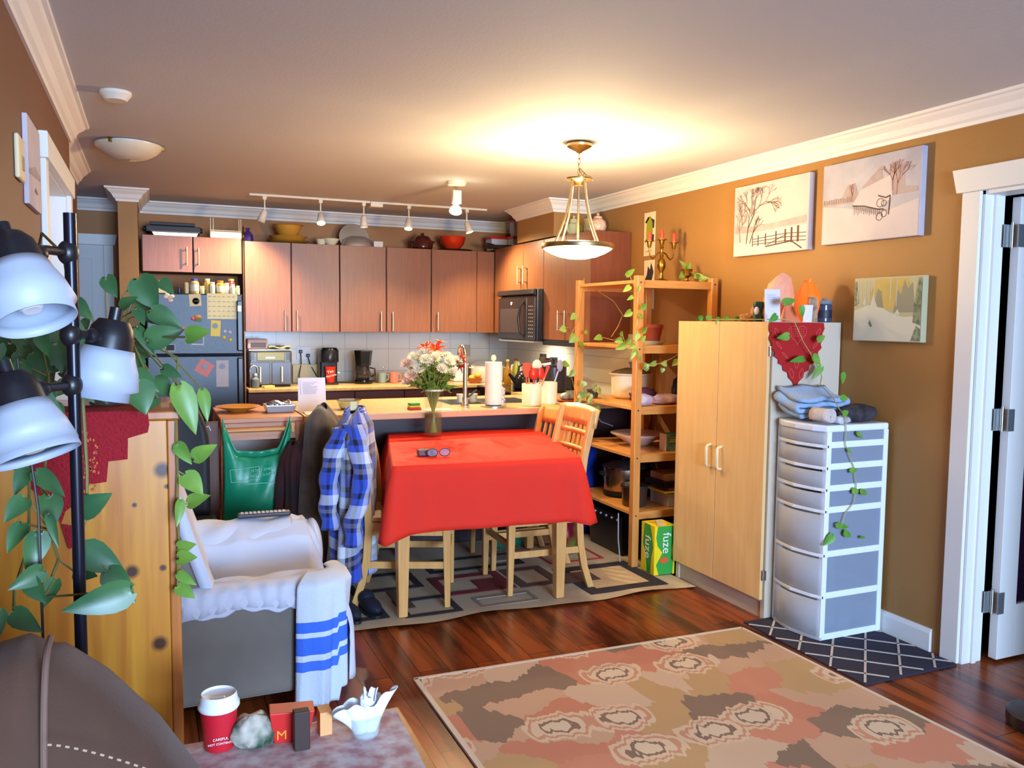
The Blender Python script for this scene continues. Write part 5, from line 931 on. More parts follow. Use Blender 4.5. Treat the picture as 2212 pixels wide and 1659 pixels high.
# fourth shelf
zs = .6825
solo('serving_bowl', B().lathe([(.05, 0), (.07, .01), (.13, .055), (.175, .075), (.178, .078)], n=44), M('bowl_pinkwhite', (222, 205, 196), .25), 'wide shallow white serving bowl on the lower middle pine shelf', 'bowl', (2.86, 4.55, zs), smooth=True, solid=.005)
t = thing('tea_box', 'green and white tea box with yellow stripes on the lower middle pine shelf', 'box', (2.93, 4.29, zs)); ob('carton', B().box(-.055, -.035, 0, .075, .035, .105), M('box_green', (60, 130, 112), .5, var=((130, 165, 150), 18, 1)), t); ob('side_panel', B().box(-.058, -.036, 0, -.055, .036, .106), M('box_white', (225, 215, 205), .5), t)
b = B(); b.box(-.03, -.037, .065, .07, -.035, .072).box(-.04, -.037, .055, .07, -.035, .06).box(-.03, -.037, .08, .07, -.035, .084); ob('stripes', b, M('stripe_yellow', (225, 200, 40), .5), t)
solo('lamp_cable', B().tube([(2.70, 4.80, .93), (2.70, 4.84, .86), (2.76, 4.86, .80), (2.84, 4.84, .77)], .003, 6), M('grey_cable', (150, 145, 150), .5), 'thin grey cable hanging below the middle pine shelf', 'cord', smooth=True)
# fifth shelf
zs = .3405
t = thing('oval_slow_cooker', 'large oval stainless slow cooker with a black lid on the lowest pine shelf', 'slow cooker', (2.86, 4.66, zs)); 
ob('body', B().lathe([(.155, 0), (.165, .01), (.165, .035), (.168, .04), (.172, .18), (.16, .185)], n=44, sy=.78), M('brushed_steel', (175, 150, 125), .22, 1), t, smooth=True, solid=.003); ob('base', B().lathe([(.158, 0), (.170, .008), (.170, .04), (0, .04)], n=44, sy=.79), blackm, t, smooth=True)
ob('lid', B().lathe([(.178, .185), (.182, .192), (.175, .20), (.12, .222), (0, .232)], n=44, sy=.78), M('lid_black', (40, 38, 42), .1, spec=.9), t, smooth=True); ob('knob', B().tube([(-.05, 0, .23), (-.02, 0, .25), (.02, 0, .25), (.05, 0, .23)], .009, 10), black, t, smooth=True)
ob('dial', B().cyl((-.06, -.125, .07), (-.063, -.14, .07), .022, n=20), steel, t, smooth=True)
for s in (-1, 1): ob('side_handle', B().tf((s*.18, 0, .15)).box(-.018, -.04, -.012, .018, .04, .012), black, t, bevel=.005)
t = thing('small_slow_cooker', 'small dark metal crock in front of the oval slow cooker', 'slow cooker', (2.72, 4.36, zs)); ob('body', B().lathe([(.07, 0), (.075, .01), (.08, .115), (.084, .12), (0, .122)], n=32), M('dark_metal', (92, 82, 76), .3, .7), t, smooth=True); ob('rim', B().lathe([(.08, .118), (.088, .12), (.086, .13), (.075, .13)], n=32), blackm, t, smooth=True)
tt = [('storage_box', 'clear plastic box with red things at the bottom of the lowest shelf stack', .20, .20, .085, clr), ('baking_tray', 'yellow tray on the clear box in the lowest shelf stack', .26, .22, .014, M('tray_yellow', (200, 175, 60), .4)), ('baking_tray', 'brown paper folder between the yellow and black trays', .19, .2, .022, M('folder_brown', (140, 115, 85), .7)), ('baking_tray', 'black griddle tray near the top of the lowest shelf stack', .27, .22, .035, black), ('cardboard_box', 'flat brown cardboard box on top of the lowest shelf stack', .24, .18, .042, M('cardboard', (176, 138, 100), .8))]
z = zs
for nm, lb, w_, d_, h_, m_ in tt:
    solo(nm, B().box(-w_/2, -d_/2, 0, w_/2, d_/2, h_-.0006), m_, lb, 'box' if 'box' in nm else 'tray', (2.98 if nm != 'cardboard_box' else 2.99, 4.33, z), bevel=.004, group='stack on the lowest pine shelf'); z += h_+.0004
o = [q for q in S.collection.objects if q.name.startswith('storage_box')][0]; ob('contents', B().ball((.03, 0, .035), (.05, .06, .025), 14, 8), M('red_contents', (170, 50, 40), .5), o, smooth=True)
# behind / below the shelf
t = thing('backpack', 'bright blue backpack on the lowest pine shelf behind the steel slow cooker', 'backpack', (2.70, 4.88, zs)); t.location = (2.50, 5.00, 0); 
t = S.collection.objects[t.name]; bpy.data.objects.remove(t)
t = thing('backpack', 'bright blue backpack standing behind the far end of the pine shelf', 'backpack', (2.70, 5.03, .0))
b = B().grid(lambda u, v: (.14*math.cos(2*PI*u)*(1-.25*v**3)*min(1, .35+v*9)*min(1, (1.02-v)*7), .07*math.sin(2*PI*u)*(1-.2*v)*min(1, .4+v*8)*min(1, (1.02-v)*7), .005+.69*v), 24, 16, True); ob('bag', b, M('bag_blue', (24, 56, 170), .5, bump=(12, .4)), t, smooth='all'); ob('pocket', B().box(-.09, -.085, .06, .09, -.055, .28), M('bag_blue'), t, bevel=.03, seg=4)
ob('strap', B().tube([(-.10, -.06, .10), (-.11, -.075, .3), (-.09, -.075, .5), (-.06, -.05, .66)], .012, 8), M('strap_light', (120, 150, 215), .5), t, smooth=True)
t = thing('storage_crate', 'black plastic crate on the floor under the pine shelf', 'crate', (2.87, 4.62, 0)); ob('bin', B().hexa([(-.20, -.20, 0), (.20, -.20, 0), (.20, .20, 0), (-.20, .20, 0), (-.22, -.22, .26), (.22, -.22, .26), (.22, .22, .26), (-.22, .22, .26)]), black, t, bevel=.01); b = B(); [b.cyl((-.225, -.18+i*.07, .235), (-.218, -.18+i*.07, .235), .007, n=10) for i in range(6)]; ob('rivets', b, whitep, t)
t = thing('drink_carton', 'yellow and green carton of iced tea cans on the floor by the pine shelf', 'box', (2.635, 3.995, .0105), -.05)
cy, cg = M('carton_yellow', (238, 215, 30), .4), M('carton_green', (52, 158, 62), .4); ob('carton', B().box(0, 0, 0, .135, .15, .285), cg, t, bevel=.003)
ob('front_print', B().prism([(0, 0), (.03, 0), (.012, .06), (.036, .10), (.052, .13), (.02, .17), (.01, .22), (.02, .285), (0, .285)], 'y', -.0012, .0).prism([(.135, 0), (.122, 0), (.126, .08), (.115, .14), (.128, .2), (.12, .285), (.135, .285)], 'y', -.0012, 0), cy, t)
ob('side_print', B().prism([(0, 0), (.04, 0), (.03, .1), (.012, .16), (.03, .24), (.05, .285), (0, .285)], 'x', -.0012, 0).prism([(.15, 0), (.09, 0), (.10, .1), (.135, .16), (.12, .285), (.15, .285)], 'x', -.0012, 0), cy, t)
ob('top_print', B().box(.0, 0, .285, .135, .15, .2862), cy, t)
wp = M('print_white', (240, 240, 235), .5)
text('lettering', 'fuze', .075, wp, t, (.078, -.0016, .185), (PI/2, PI/2, 0)); text('lettering', 'fuze', .085, wp, t, (-.0018, .075, .15), (PI/2, PI/2, -PI/2))
ob('peach_print', B().prism([(.035+.045*0+.03*math.cos(a)+.03, .085+.018*math.sin(a)) for a in [i*2*PI/20 for i in range(20)]], 'y', -.0022, -.0012), M('print_orange', (215, 95, 40), .5), t); ob('ripped_flap', B().hexa([(.03, .02, .285), (.09, .02, .285), (.09, .03, .285), (.03, .03, .285), (.0, .0, .325), (.05, .01, .315), (.05, .016, .315), (.0, .006, .325)]), M('flap_tan', (215, 170, 110), .7), t)
t = thing('food_bin', 'dark green lidded bin on the floor beside the pantry cupboard', 'bin', (2.92, 4.08, 0)); ob('body', B().box(-.10, -.07, .0, .10, .06, .25), M('bin_green', (35, 62, 56), .5), t, bevel=.02, seg=3); ob('lid', B().box(-.105, -.072, .25, .105, .062, .27), M('bin_green'), t, bevel=.008)
solo('power_cable', B().tube([(2.585, 4.32, .31), (2.575, 4.30, .16), (2.58, 4.28, .02)], .004, 8), M('grey_cable'), 'grey cable hanging down beside the near pine post', 'cord', smooth=True)
lump('gift_bag', 'shiny maroon and green foil bag on the floor behind the dining table', 'bag', (2.38, 4.62, .0115), (.075, .06, .14), M('foil_maroon', (128, 26, 48), .22, .4, var=((120, 160, 50), 7, 1)), 3)
lump('shopping_bag', 'small teal green bag on the rug under the table', 'bag', (2.08, 4.86, .0115), (.10, .05, .055), M('teal_cloth', (20, 110, 85), .7), 6)

# ================================================================== pantry cupboard
maple = wood('maple_laminate', (232, 196, 138), (224, 184, 124), (9, 9, .7), 4, .38); mside = M('pantry_side', (205, 190, 168), .45)
t = thing('pantry_cupboard', 'tall pale maple two door cupboard between pine shelf and plastic drawers', 'cupboard', (2.742, 3.205, 0))
ob('body', B().box(.022, .0, .0, .45, .03, 1.477).box(.022, .03, .085, .45, .76, .10).box(.022, .73, 0, .45, .76, 1.477).box(.022, .03, 1.455, .45, .73, 1.477).box(.43, .03, .1, .45, .73, 1.455), mside, t, bevel=.001)
ob('plinth', B().box(.03, .012, 0, .045, .758, .095), M('plinth_beige', (190, 172, 150), .5), t)
for i, (a, c_) in enumerate(((.012, .388), (.392, .760))):
    d = ob('door', B().box(0, a, .10, .018, c_, 1.477), maple, t, bevel=.0015); hy = .345 if i == 0 else .437
    ob('handle', B().tube([(0, hy, .70), (-.022, hy, .705), (-.026, hy, .715), (-.026, hy, .805), (-.022, hy, .815), (0, hy, .82)], [.007, .007, .008, .008, .007, .007], 10), M('handle_cream', (232, 212, 165), .35), d, smooth=True)
for z in (.20, 1.31): ob('hinge', B().box(.004, -.004, z, .026, .014, z+.05), steel, t, bevel=.002)
zt = 1.4775
def rock(name, label, cat, loc, pts, m, n=14, squash=.6):
    b = B(); rr_ = random.Random(len(pts)); vs = []
    for z, r, ox in pts:
        for i in range(n): a = 2*PI*i/n; k = 1+rr_.uniform(-.09, .09); vs.append((ox+r*k*math.cos(a), r*k*squash*math.sin(a), z+rr_.uniform(-.004, .004) if z > 0 else 0))
    b.add(vs, [(j*n+i, j*n+(i+1) % n, (j+1)*n+(i+1) % n, (j+1)*n+i) for j in range(len(pts)-1) for i in range(n)]+[tuple(range(n)), tuple((len(pts)-1)*n+i for i in range(n))])
    return solo(name, b, m, label, cat, loc)
rock('salt_rock', 'large rough pink salt rock on top of the pantry cupboard', 'rock', (2.93, 3.37, zt), [(0, .085, 0), (.04, .095, -.005), (.09, .094, 0), (.14, .088, .005), (.19, .070, .018), (.225, .048, .028), (.245, .018, .03)], M('salt_pink', (235, 165, 135), .6, sss=.2, bump=(30, .5)))
rock('crystal', 'small pale pink crystal point at the left on the pantry cupboard', 'crystal', (2.98, 3.62, zt), [(0, .02, 0), (.04, .024, 0), (.065, .016, 0), (.085, .004, 0)], M('crystal_pink', (225, 180, 155), .3), 8)
solo('orange_vase', B().lathe([(.03, 0), (.045, .02), (.062, .08), (.06, .13), (.04, .18), (.022, .20), (.024, .215), (.0, .215)], n=36), M('orange_glass', (245, 105, 25), .3, sss=.3, emit=(1, .22, .02, .25)), 'orange glass vase with an added glow behind the items on the pantry cupboard', 'lamp', (3.06, 3.30, zt), smooth=True)  # weak emission added to the vase, stands in for light through the glass
o = solo('greeting_card', B().hexa([(-.04, -.004, 0), (.04, -.004, 0), (.04, .0, 0), (-.04, 0, 0), (-.04, .01, .16), (.04, .01, .16), (.04, .014, .16), (-.04, .014, .16)]), M('card_white', (215, 212, 225), .6), 'white printed card leaning on the pink salt rock', 'card', (2.815, 3.275, zt), rz=-.25)
b = B(); [b.box(-.028, .001-.003+i*0, .075+i*.011, .015, .003-.003, .078+i*.011) for i in range(6)]; o2 = ob('printing', b, M('print_lilac', (165, 165, 200), .7), o); o2.rotation_euler = (-.06, 0, 0); o2.location = (0, .001, 0)
solo('glass_pyramid', B().add([(-.045, -.03, 0), (.05, -.03, 0), (.05, .02, 0), (-.045, .02, 0), (-.03, -.01, .095), (.0, -.01, .10)], [(0,1,2,3), (0,1,5,4), (1,2,5), (2,3,4,5), (3,0,4)]), M('pale_red_box', (222, 120, 85), .4), 'small red and white wedge shaped box under the orange vase', 'box', (2.905, 3.262, zt))
t = thing('ornament', 'dark teal figurine with a white face left of the white card', 'figurine', (2.83, 3.40, zt)); ob('body', B().lathe([(.022, 0), (.026, .03), (.02, .06), (.026, .08), (.024, .1), (0, .105)], n=16), M('teal_dark', (20, 72, 66), .4), t, smooth=True); ob('face', B().ball((-.02, -.012, .055), (.012, .014, .02), 12, 8), whitep, t, smooth=True)
lump('bead_necklace', 'little heap of gold beads on the front edge of the pantry cupboard', 'beads', (2.85, 3.50, zt), (.045, .035, .022), M('gold_beads', (215, 150, 90), .3, .5, bump=(90, 1)), 9, amp=.5)
for i, (x, y, h_, c_, lb) in enumerate([(3.035, 3.235, .125, (120, 95, 80), 'tall brown photo card standing at the right on the pantry cupboard'), (2.985, 3.222, .085, (228, 222, 210), 'white card with dark lettering leaning before the brown photo')]):
    o = solo('photo_card', B().hexa([(-.028, -.003, 0), (.028, -.003, 0), (.028, 0, 0), (-.028, 0, 0), (-.022+.01*i, .008, h_), (.03+.01*i, .004, h_), (.03+.01*i, .007, h_), (-.022+.01*i, .011, h_)]), M('pc%d' % i, c_, .5, var=((200, 165, 130), 22, 2) if i == 0 else None), lb, 'card', (x, y, zt))
t = thing('jar_candle', 'dark blue glass jar candle with lid at the right end of the pantry cupboard', 'candle', (3.12, 3.25, zt)); ob('jar', B().lathe([(.034, 0), (.038, .005), (.038, .085), (.033, .09), (0, .09)], n=32), M('jar_blue', (70, 84, 112), .1, trans=.3), t, smooth=True); ob('lid', B().lathe([(.036, .09), (.039, .094), (.036, .108), (.01, .112), (.012, .12), (0, .122)], n=28), M('lid_blueglass', (150, 170, 195), .1, trans=.5), t, smooth=True); ob('paper_label', B().lathe([(.0385, .02), (.0387, .021), (.0387, .06), (.0385, .061)], n=32), M('label_dark', (40, 40, 56), .5), t, smooth=True)
for z in (.035, .047): pass
# red crochet heart doily hung from the cupboard
dred = M('crochet_red', (188, 30, 30), .85, bump=(260, .8)); dr2 = M('crochet_dark', (140, 20, 28), .9, bump=(260, .8))
t = thing('heart_doily', 'red crochet heart doily with a tassel hanging on the pantry cupboard side', 'doily', (2.905, 3.2005, 1.475))
out = []
side = [(.165, 0), (.172, -.03), (.158, -.055), (.168, -.08), (.150, -.105), (.158, -.125), (.135, -.145), (.138, -.165), (.112, -.18), (.112, -.2), (.085, -.21), (.08, -.235), (.052, -.245), (.045, -.27), (.02, -.29), (.0, -.325)]
def smoo(pts, k=3): return pts
poly = side+[(-x, z) for x, z in reversed(side[:-1])]
ob('lace', B().prism(poly, 'y', -.004, -.001), dred, t)
b = B()
for i, (cx_, cz_, a) in enumerate([(-.13, -.05, .5), (-.115, -.11, .8), (-.075, -.16, .9), (.13, -.05, -.5), (.115, -.11, -.8), (.075, -.16, -.9), (0, -.20, 0), (-.03, -.25, .3), (.03, -.25, -.3)]):
    for k in (-1, 1): b.tube([(cx_+math.sin(a)*.0-.012*k*math.cos(a)*math.sin(PI*u)-math.sin(a)*.05*(u-.5), -.0055, cz_+.055*(u-.5)*math.cos(a)) for u in [j/8 for j in range(9)]], .0025, 6)
b.tube([(.055*(16*math.sin(q)**3)/16, -.0055, -.055+.0032*(13*math.cos(q)-5*math.cos(2*q)-2*math.cos(3*q)-math.cos(4*q))*1.0) for q in [i*2*PI/40 for i in range(41)]], .0025, 6, False)
ob('heart_outline', b, M('crochet_light', (206, 70, 66), .85), t)
b = B(); rr = random.Random(3)
for i in range(7):
    for j in range(4): b.box(-.04+i*.0125, -.0052, -.035-j*.011, -.034+i*.0125, -.0042, -.030-j*.011)
ob('open_mesh', b, M('crochet_light'), t)
b = B().lathe([(.004, -.325), (.010, -.335), (.006, -.345), (.010, -.37), (.013, -.42), (.0, -.42)], (0, -.008, 0), 12); ob('tassel', b, dred, t, smooth=True)
# vine on the cupboard
t = thing('trailing_pothos', 'pothos vine trailing over the cupboard top and down the plastic drawers', 'plant', (3.05, 3.55, 1.4775)); leafb = M('pothos_bright', (74, 138, 44), .35, var=((120, 165, 70), 14, 2), sss=.06)
ob('pot', B().lathe([(.03, 0), (.038, .05), (.041, .055), (0, .045)], n=24), M('dark_pot'), t, smooth=True)
foliage(t, PAN, leafb); foliage(t, PAN2, leafb); ob('vine', B().tube([(0, 0, .04), (-.15, .12, .012)]+PANV, .0022, 6), M('vine_pale', (165, 160, 80), .5), t, smooth=True)

# ================================================================== plastic drawer tower
t = thing('drawer_tower', 'white plastic tower of seven translucent drawers on the dark mat', 'drawers', (2.80, 2.865, .0105)); fmw = M('tower_white', (226, 234, 244), .35)
tr_ = M('drawer_translucent', (204, 211, 220), .5, alpha=.55, spec=.3); tr2 = M('side_translucent', (150, 162, 180), .4, alpha=.6, spec=.4)
Wt, Dt, Ht = .375, .325, 1.0
zl = [0, .195, .39, .595, .695, .795, .895]; zh = [.195, .39, .595, .695, .795, .895, .975]
b = B()
for x in (0, Wt-.028):
    for y in (0, Dt-.028): b.box(x, y, 0, x+.028, y+.028, Ht-.03)
for z in zl:
    b.box(.028, 0, z, Wt-.028, .022, z+.03 if z < .97 else Ht-.005); b.box(.028, Dt-.022, z, Wt-.028, Dt, z+.02); b.box(Wt-.022, .028, z, Wt, Dt-.028, z+.02); 
ob('frame', b, fmw, t, bevel=.003)
top = B().prism([(0, 0), (Wt, 0), (Wt, Dt), (0, Dt), (-.03, Dt*.8), (-.042, Dt*.5), (-.03, Dt*.2)], 'z', Ht-.032, Ht); ob('top', top, fmw, t, bevel=.008)
for k, (a, c_) in enumerate(zip(zl, zh)):
    dw = ob('drawer', B().grid(lambda u, v: (.004-.040*math.sin(PI*u)**.8*(1 if .02 < v else .9), .03*0+Dt*u*.98+.003, a+.018+(c_-a-.026)*v), 16, 2), tr_, t, smooth=True, solid=.003)
    ob('drawer_lip', B().prism([(.0, .0), (-.018, Dt*.15), (-.040, Dt*.5), (-.018, Dt*.85), (.0, Dt)]+[(.012, Dt), (.012, 0)], 'z', a+.001, a+.016), fmw if k else tr_, dw, bevel=.002)
    ob('side_pane', B().box(.028, .006, a+.03, Wt-.028, .009, c_), tr2, dw)
    if k >= 1 and k in (3, 4, 5, 6): ob('contents', B().tf((.16, .16, a+.022)).ball((-.04, 0, .022), (.08, .08, .02), 12, 8).ball((.05, .03, .02), (.06, .06, .018), 12, 8), M('content%d' % k, [(150, 90, 100), (90, 130, 150), (160, 110, 130), (190, 120, 100)][k-3], .6), dw, smooth=True)
    if k == 0: ob('contents', B().box(.04, .05, .03, .13, .2, .11).box(.15, .04, .03, .22, .2, .08).cyl((.06, .1, .03), (.06, .1, .12), .05), M('content_white', (225, 228, 235), .6), dw, smooth=True)
# towels on the tower
ztw = 1.0112
blue_t = M('towel_blue', (150, 178, 212), .95, bump=(180, .5), sheen=.3)
def folded(label, loc, rz, layers, w, d, m, name='towel', tilt=0):
    """folded cloth: a spiral section swept across"""
    pts = []; h_ = .026
    for i in range(layers):
        z = h_*(i+.5); xs = [(-w/2, z), (w/2, z)] if i % 2 == 0 else [(w/2, z), (-w/2, z)]; pts.append(xs[0]); 
        for s_ in range(1, 6): pts.append((lerp(xs[0][0], xs[1][0], s_/6), z+.006*math.sin(s_*1.7+i)))
        pts.append(xs[1]); ex = xs[1][0]; sg = 1 if ex > 0 else -1
        if i < layers-1: pts += [(ex+sg*.013*math.sin(a), z+h_/2-h_/2*math.cos(a)) for a in (PI*.25, PI*.5, PI*.75)]
    b = B(); n = len(pts)
    b.grid(lambda u, v: (pts[min(n-1, int(round(u*(n-1))))][0]+.006*math.sin(v*7+u*9), (v-.5)*d*(1+.05*math.sin(u*20)), pts[min(n-1, int(round(u*(n-1))))][1]+tilt*(v)**2*.12), n-1, 8)
    return solo(name, b, m, label, 'towel', loc, rz, smooth='all', solid=.018)
folded('light blue towel folded in thick layers on the plastic drawers', (2.905, 3.085, ztw+.012), -.05, 4, .26, .17, blue_t, tilt=.4)
def roll(label, loc, rz, r, L_, m, turns=2.6, name='rolled_towel', cat='towel'):
    pts = []; n = 60
    for i in range(n+1): a = i/n*turns*2*PI; rad = r*(.25+.7*i/n); pts.append((rad*math.cos(a), rad*math.sin(a)+r))
    return solo(name, B().grid(lambda u, v: (pts[int(round(u*n))][0], (v-.5)*L_, pts[int(round(u*n))][1]), n, 4), m, label, cat, loc, rz, smooth='all', solid=r*.16)
roll('cream towel rolled up, its spiral end facing out on the plastic drawers', (2.815, 2.915, ztw+.005), .1, .036, .10, M('towel_cream', (214, 200, 190), .95, bump=(180, .5)))
roll('small white rolled cloth beside the cream rolled towel', (2.878, 2.90, ztw+.003), .2, .018, .07, M('cloth_white', (210, 212, 220), .95, bump=(180, .5)), 2)
lump('dark_blanket', 'black and grey furry blanket rolled at the right on the plastic drawers', 'blanket', (3.065, 2.955, ztw), (.125, .055, .045), M('fur_dark', (40, 36, 40), .95, var=((72, 66, 72), 18, 3), bump=(120, 1)), 11, rz=.1, amp=.10)
lump('scarf', 'grey and white patterned cloth tucked under the blue towel', 'cloth', (2.94, 2.925, ztw), (.045, .03, .018), M('grey_cloth', (120, 118, 128), .95, var=((190, 190, 195), 30, 2)), 12)

# ================================================================== pictures
def canvas(label, y0, y1, z0, z1, m_edge, build, name='canvas_picture', x=XR, side=-1, th=.035):
    t = thing(name, label, 'picture', (x, (y0+y1)/2, z0)); w = abs(y1-y0); h_ = z1-z0
    ob('canvas', B().box(side*th, -w/2, 0, side*.0005, w/2, h_), m_edge, t, bevel=.002)
    # painting drawn in (a,b): a from the far (left) edge to the near (right) edge 0..w ; b up
    def poly(m, pts, lay): return (m, [(w/2-a*w, b_*h_) for a, b_ in pts], lay)
    mats, ps = [], build(); b = B()
    for m, pts, lay in ps:
        if m not in mats: mats.append(m)
        b.mat(mats.index(m)); xx = side*(th+.0006+.0002*lay)
        if len(pts) == 3 and isinstance(pts[0], str): # line: ('l', [(a,b)...], width)
            q = [(xx, w/2-a*w, b_*h_) for a, b_ in pts[1]]
            for p0, p1 in zip(q, q[1:]): b.bar(p0, p1, pts[2], .0006, (1, 0, 0))
        else: b.prism([(w/2-a*w, b_*h_) for a, b_ in pts], 'x', xx, xx+.0003)
    ob('painting', b, mats, t); return t
pe = M('canvas_snow', (198, 184, 180), .7, var=((184, 168, 172), 2.5, 4)); pe2 = M('canvas_snow_sky', (184, 180, 190), .7, var=((160, 156, 170), 5, 5)); pk = M('paint_brown', (92, 66, 50), .8); pl = M('paint_line_light', (138, 112, 98), .8); pb_ = M('paint_haze', (178, 162, 160), .8, var=((160, 142, 142), 10, 4)); pw = M('paint_white', (204, 194, 194), .8, var=((194, 182, 186), 4, 3))
rr = random.Random(4)
def tree(m, x, y, s, n, dir_=PI/2, lay=2, depth=0):
    out = []
    def rec(x, y, a, l, w, d):
        x2, y2 = x+math.cos(a)*l, y+math.sin(a)*l*1.3
        if not (.02 < x2 < .97 and .05 < y2 < .95): return
        out.append((m, ('l', [(x, y), (x2, y2)], w*.75), lay))
        if d > 0:
            for _ in range(3 if d > 2 else 2): rec(x2, y2, a+rr.uniform(-.7, .7), l*rr.uniform(.6, .85), w*.62, d-1)
    rec(x, y, dir_, s, .009, n); return out
def pic1():
    o = [(pb_, [(.02, .33), (.3, .32), (.98, .36), (.98, .46), (.6, .42), (.3, .40), (.02, .45)], 1), (pw, [(.01, .01), (.99, .01), (.99, .34), (.5, .30), (.01, .18)], 1)]
    o += tree(pk, .19, .17, .17, 3, 1.45)+tree(pk, .24, .17, .12, 3, 1.2)+tree(pl, .10, .2, .12, 4, 1.7)+tree(pl, .25, .55, .12, 5, 1.5)+tree(pl, .27, .58, .12, 5, .7)+tree(pl, .24, .6, .1, 4, 2.2)+tree(pl, .12, .45, .08, 4, 1.6)
    fx = [.28, .36, .46, .60, .72, .80, .88]
    for i, x in enumerate(fx): o.append((pk, ('l', [(x, .12+.0*i), (x, .26+.012*i)], .006+.0015*i), 4))
    for k in range(3): o.append((pk, ('l', [(.28, .15+.035*k), (.46, .15+.042*k), (.72, .15+.05*k), (.98, .13+.05*k)], .004), 3))
    o.append((pk, ('l', [(.48, .12), (.74, .24)], .004), 3)); o.append((pk, ('l', [(.46, .10), (.80, .14), (.93, .03)], .007), 3)); return o
canvas('snowy canvas picture of a bare tree and wooden fence, left of the large pair', 3.432, 4.04, 1.857, 2.258, pe, pic1)
def pic2():
    o = [(pb_, [(.01, .52), (.20, .53), (.28, .70), (.36, .72), (.40, .52), (.44, .66), (.62, .86), (.66, .60), (.72, .88), (.84, .86), (.86, .58), (.98, .56), (.98, .50), (.01, .48)], 1), (pw, [(.42, .62), (.72, .74), (.74, .48), (.62, .36), (.34, .46)], 2), (pw, [(.01, .01), (.99, .01), (.99, .42), (.6, .3), (.3, .42), (.01, .48)], 1)]
    o += [(pk, ('l', [(.34, .44), (.46, .42), (.60, .36), (.66, .35)], .006), 3), (pk, ('l', [(.72, .5), (.71, .28)], .006), 3), (pk, ('l', [(.60, .52), (.68, .48), (.72, .50)], .006), 3)]
    for cx_, cy_, r_ in ((.625, .43, .05), (.66, .42, .035), (.62, .27, .045), (.665, .30, .04)): o.append((pk, ('l', [(cx_+r_*math.cos(a)*.7, cy_+r_*math.sin(a)) for a in [i*2*PI/14 for i in range(15)]], .003), 3))
    for k in range(14): x = .36+.02*k; o.append((pl, ('l', [(x, .43-.005*k), (x, .36-.005*k-.03*rr.random())], .003), 3))
    for k in range(16): x = .02+.02*k; o.append((pl, ('l', [(x, .50), (x, .54+.04*rr.random())], .004), 2))
    o += tree(M('paint_rust', (165, 120, 108), .8), .78, .5, .1, 4, 1.5)+tree(M('paint_rust'), .74, .55, .09, 4, 1.6)+tree(M('paint_rust'), .33, .5, .06, 3, 1.5); return o
canvas('large snowy canvas picture with a snowed-in wheeled cart, nearest the right door', 2.742, 3.335, 1.87, 2.268, pe2, pic2)
py_, pg, pg2, psn, pgr = M('paint_glow', (196, 168, 84), .8, var=((170, 158, 100), 9, 3)), M('paint_fir', (92, 104, 78), .8, var=((140, 150, 120), 50, 2)), M('paint_shade', (140, 138, 116), .8), M('paint_snow', (196, 198, 182), .8), M('paint_trunk', (190, 186, 168), .8)
def pic3():
    o = [(py_, [(.30, .50), (.75, .50), (.85, .75), (.80, .97), (.35, .97), (.25, .75)], 1), (pg2, [(.30, .5), (.36, .82), (.42, .78), (.46, .5)], 2), (pg2, [(.60, .45), (.66, .80), (.70, .72), (.75, .95), (.80, .80), (.86, .9), (.9, .45)], 2), (psn, [(.01, .01), (.99, .01), (.99, .40), (.75, .38), (.55, .45), (.45, .52), (.22, .57), (.01, .48)], 3)]
    o += [(pg, [(.88, .3), (.99, .25), (.99, .95), (.95, .97), (.90, .6)], 4), (pg, [(.01, .55), (.08, .6), (.06, .9), (.03, .95), (.01, .93)], 4), (pg, [(.86, .02), (.99, .02), (.99, .2), (.93, .25)], 4), (pg, [(.24, .28), (.26, .34), (.3, .24), (.27, .22)], 4), (psn, [(.14, .58), (.17, .68), (.2, .57)], 4), (psn, [(.26, .56), (.30, .74), (.36, .54)], 4), (psn, [(.62, .42), (.66, .5), (.70, .42)], 4)]
    for x in (.06, .12, .18, .24, .31, .55, .64): o.append((pgr, ('l', [(x, .55), (x, .96)], .004), 3))
    return o
canvas('small green and yellow forest snow painting below the two large pictures', 2.705, 3.10, 1.39, 1.692, M('canvas_greenish', (176, 172, 138), .7), pic3, 'forest_painting')
def pk1(): 
    c_ = M('poster_green', (150, 150, 20), .7); k_ = M('poster_black', (50, 44, 50), .7)
    return [(k_, [(.1, .78), (.35, .9), (.3, .68), (.9, .62), (.95, .8), (.7, .85), (.5, .9)], 1), (k_, [(.08, .3), (.3, .45), (.9, .3), (.92, .48), (.5, .5)], 1), (c_, [(.35, .2), (.55, .18), (.7, .35), (.8, .55), (.75, .75), (.55, .93), (.45, .85), (.25, .78), (.2, .5)], 2), (k_, ('l', [(.2, .1), (.75, .11)], .003), 2)]
canvas('narrow white wall hanging with a green plant print beside the cabinet', 4.93, 5.07, 1.93, 2.23, M('poster_cream', (226, 205, 170), .7), pk1, 'poster', th=.004)
canvas('narrow white wall hanging with a dark print, the lower of the pair', 4.93, 5.06, 1.56, 1.90, M('poster_cream'), lambda: [(M('poster_black'), [(.2, .1), (.5, .05), (.75, .2), (.7, .5), (.95, .75), (.7, .95), (.6, .8), (.4, .88), (.3, .7), (.1, .6), (.25, .4)], 1)], 'poster', th=.004)
canvas('pale canvas picture on the left wall next to the doorway', 2.937, 3.25, 1.81, 2.08, M('canvas_lilac', (200, 190, 196), .7, var=((184, 174, 182), 4, 4)), lambda: [(pb_, [(.05, .45), (.5, .5), (.95, .4), (.95, .35), (.05, .4)], 1), (pl, [(.3, .2), (.5, .25), (.6, .2), (.45, .18)], 1)], x=XL, side=1, th=.015)
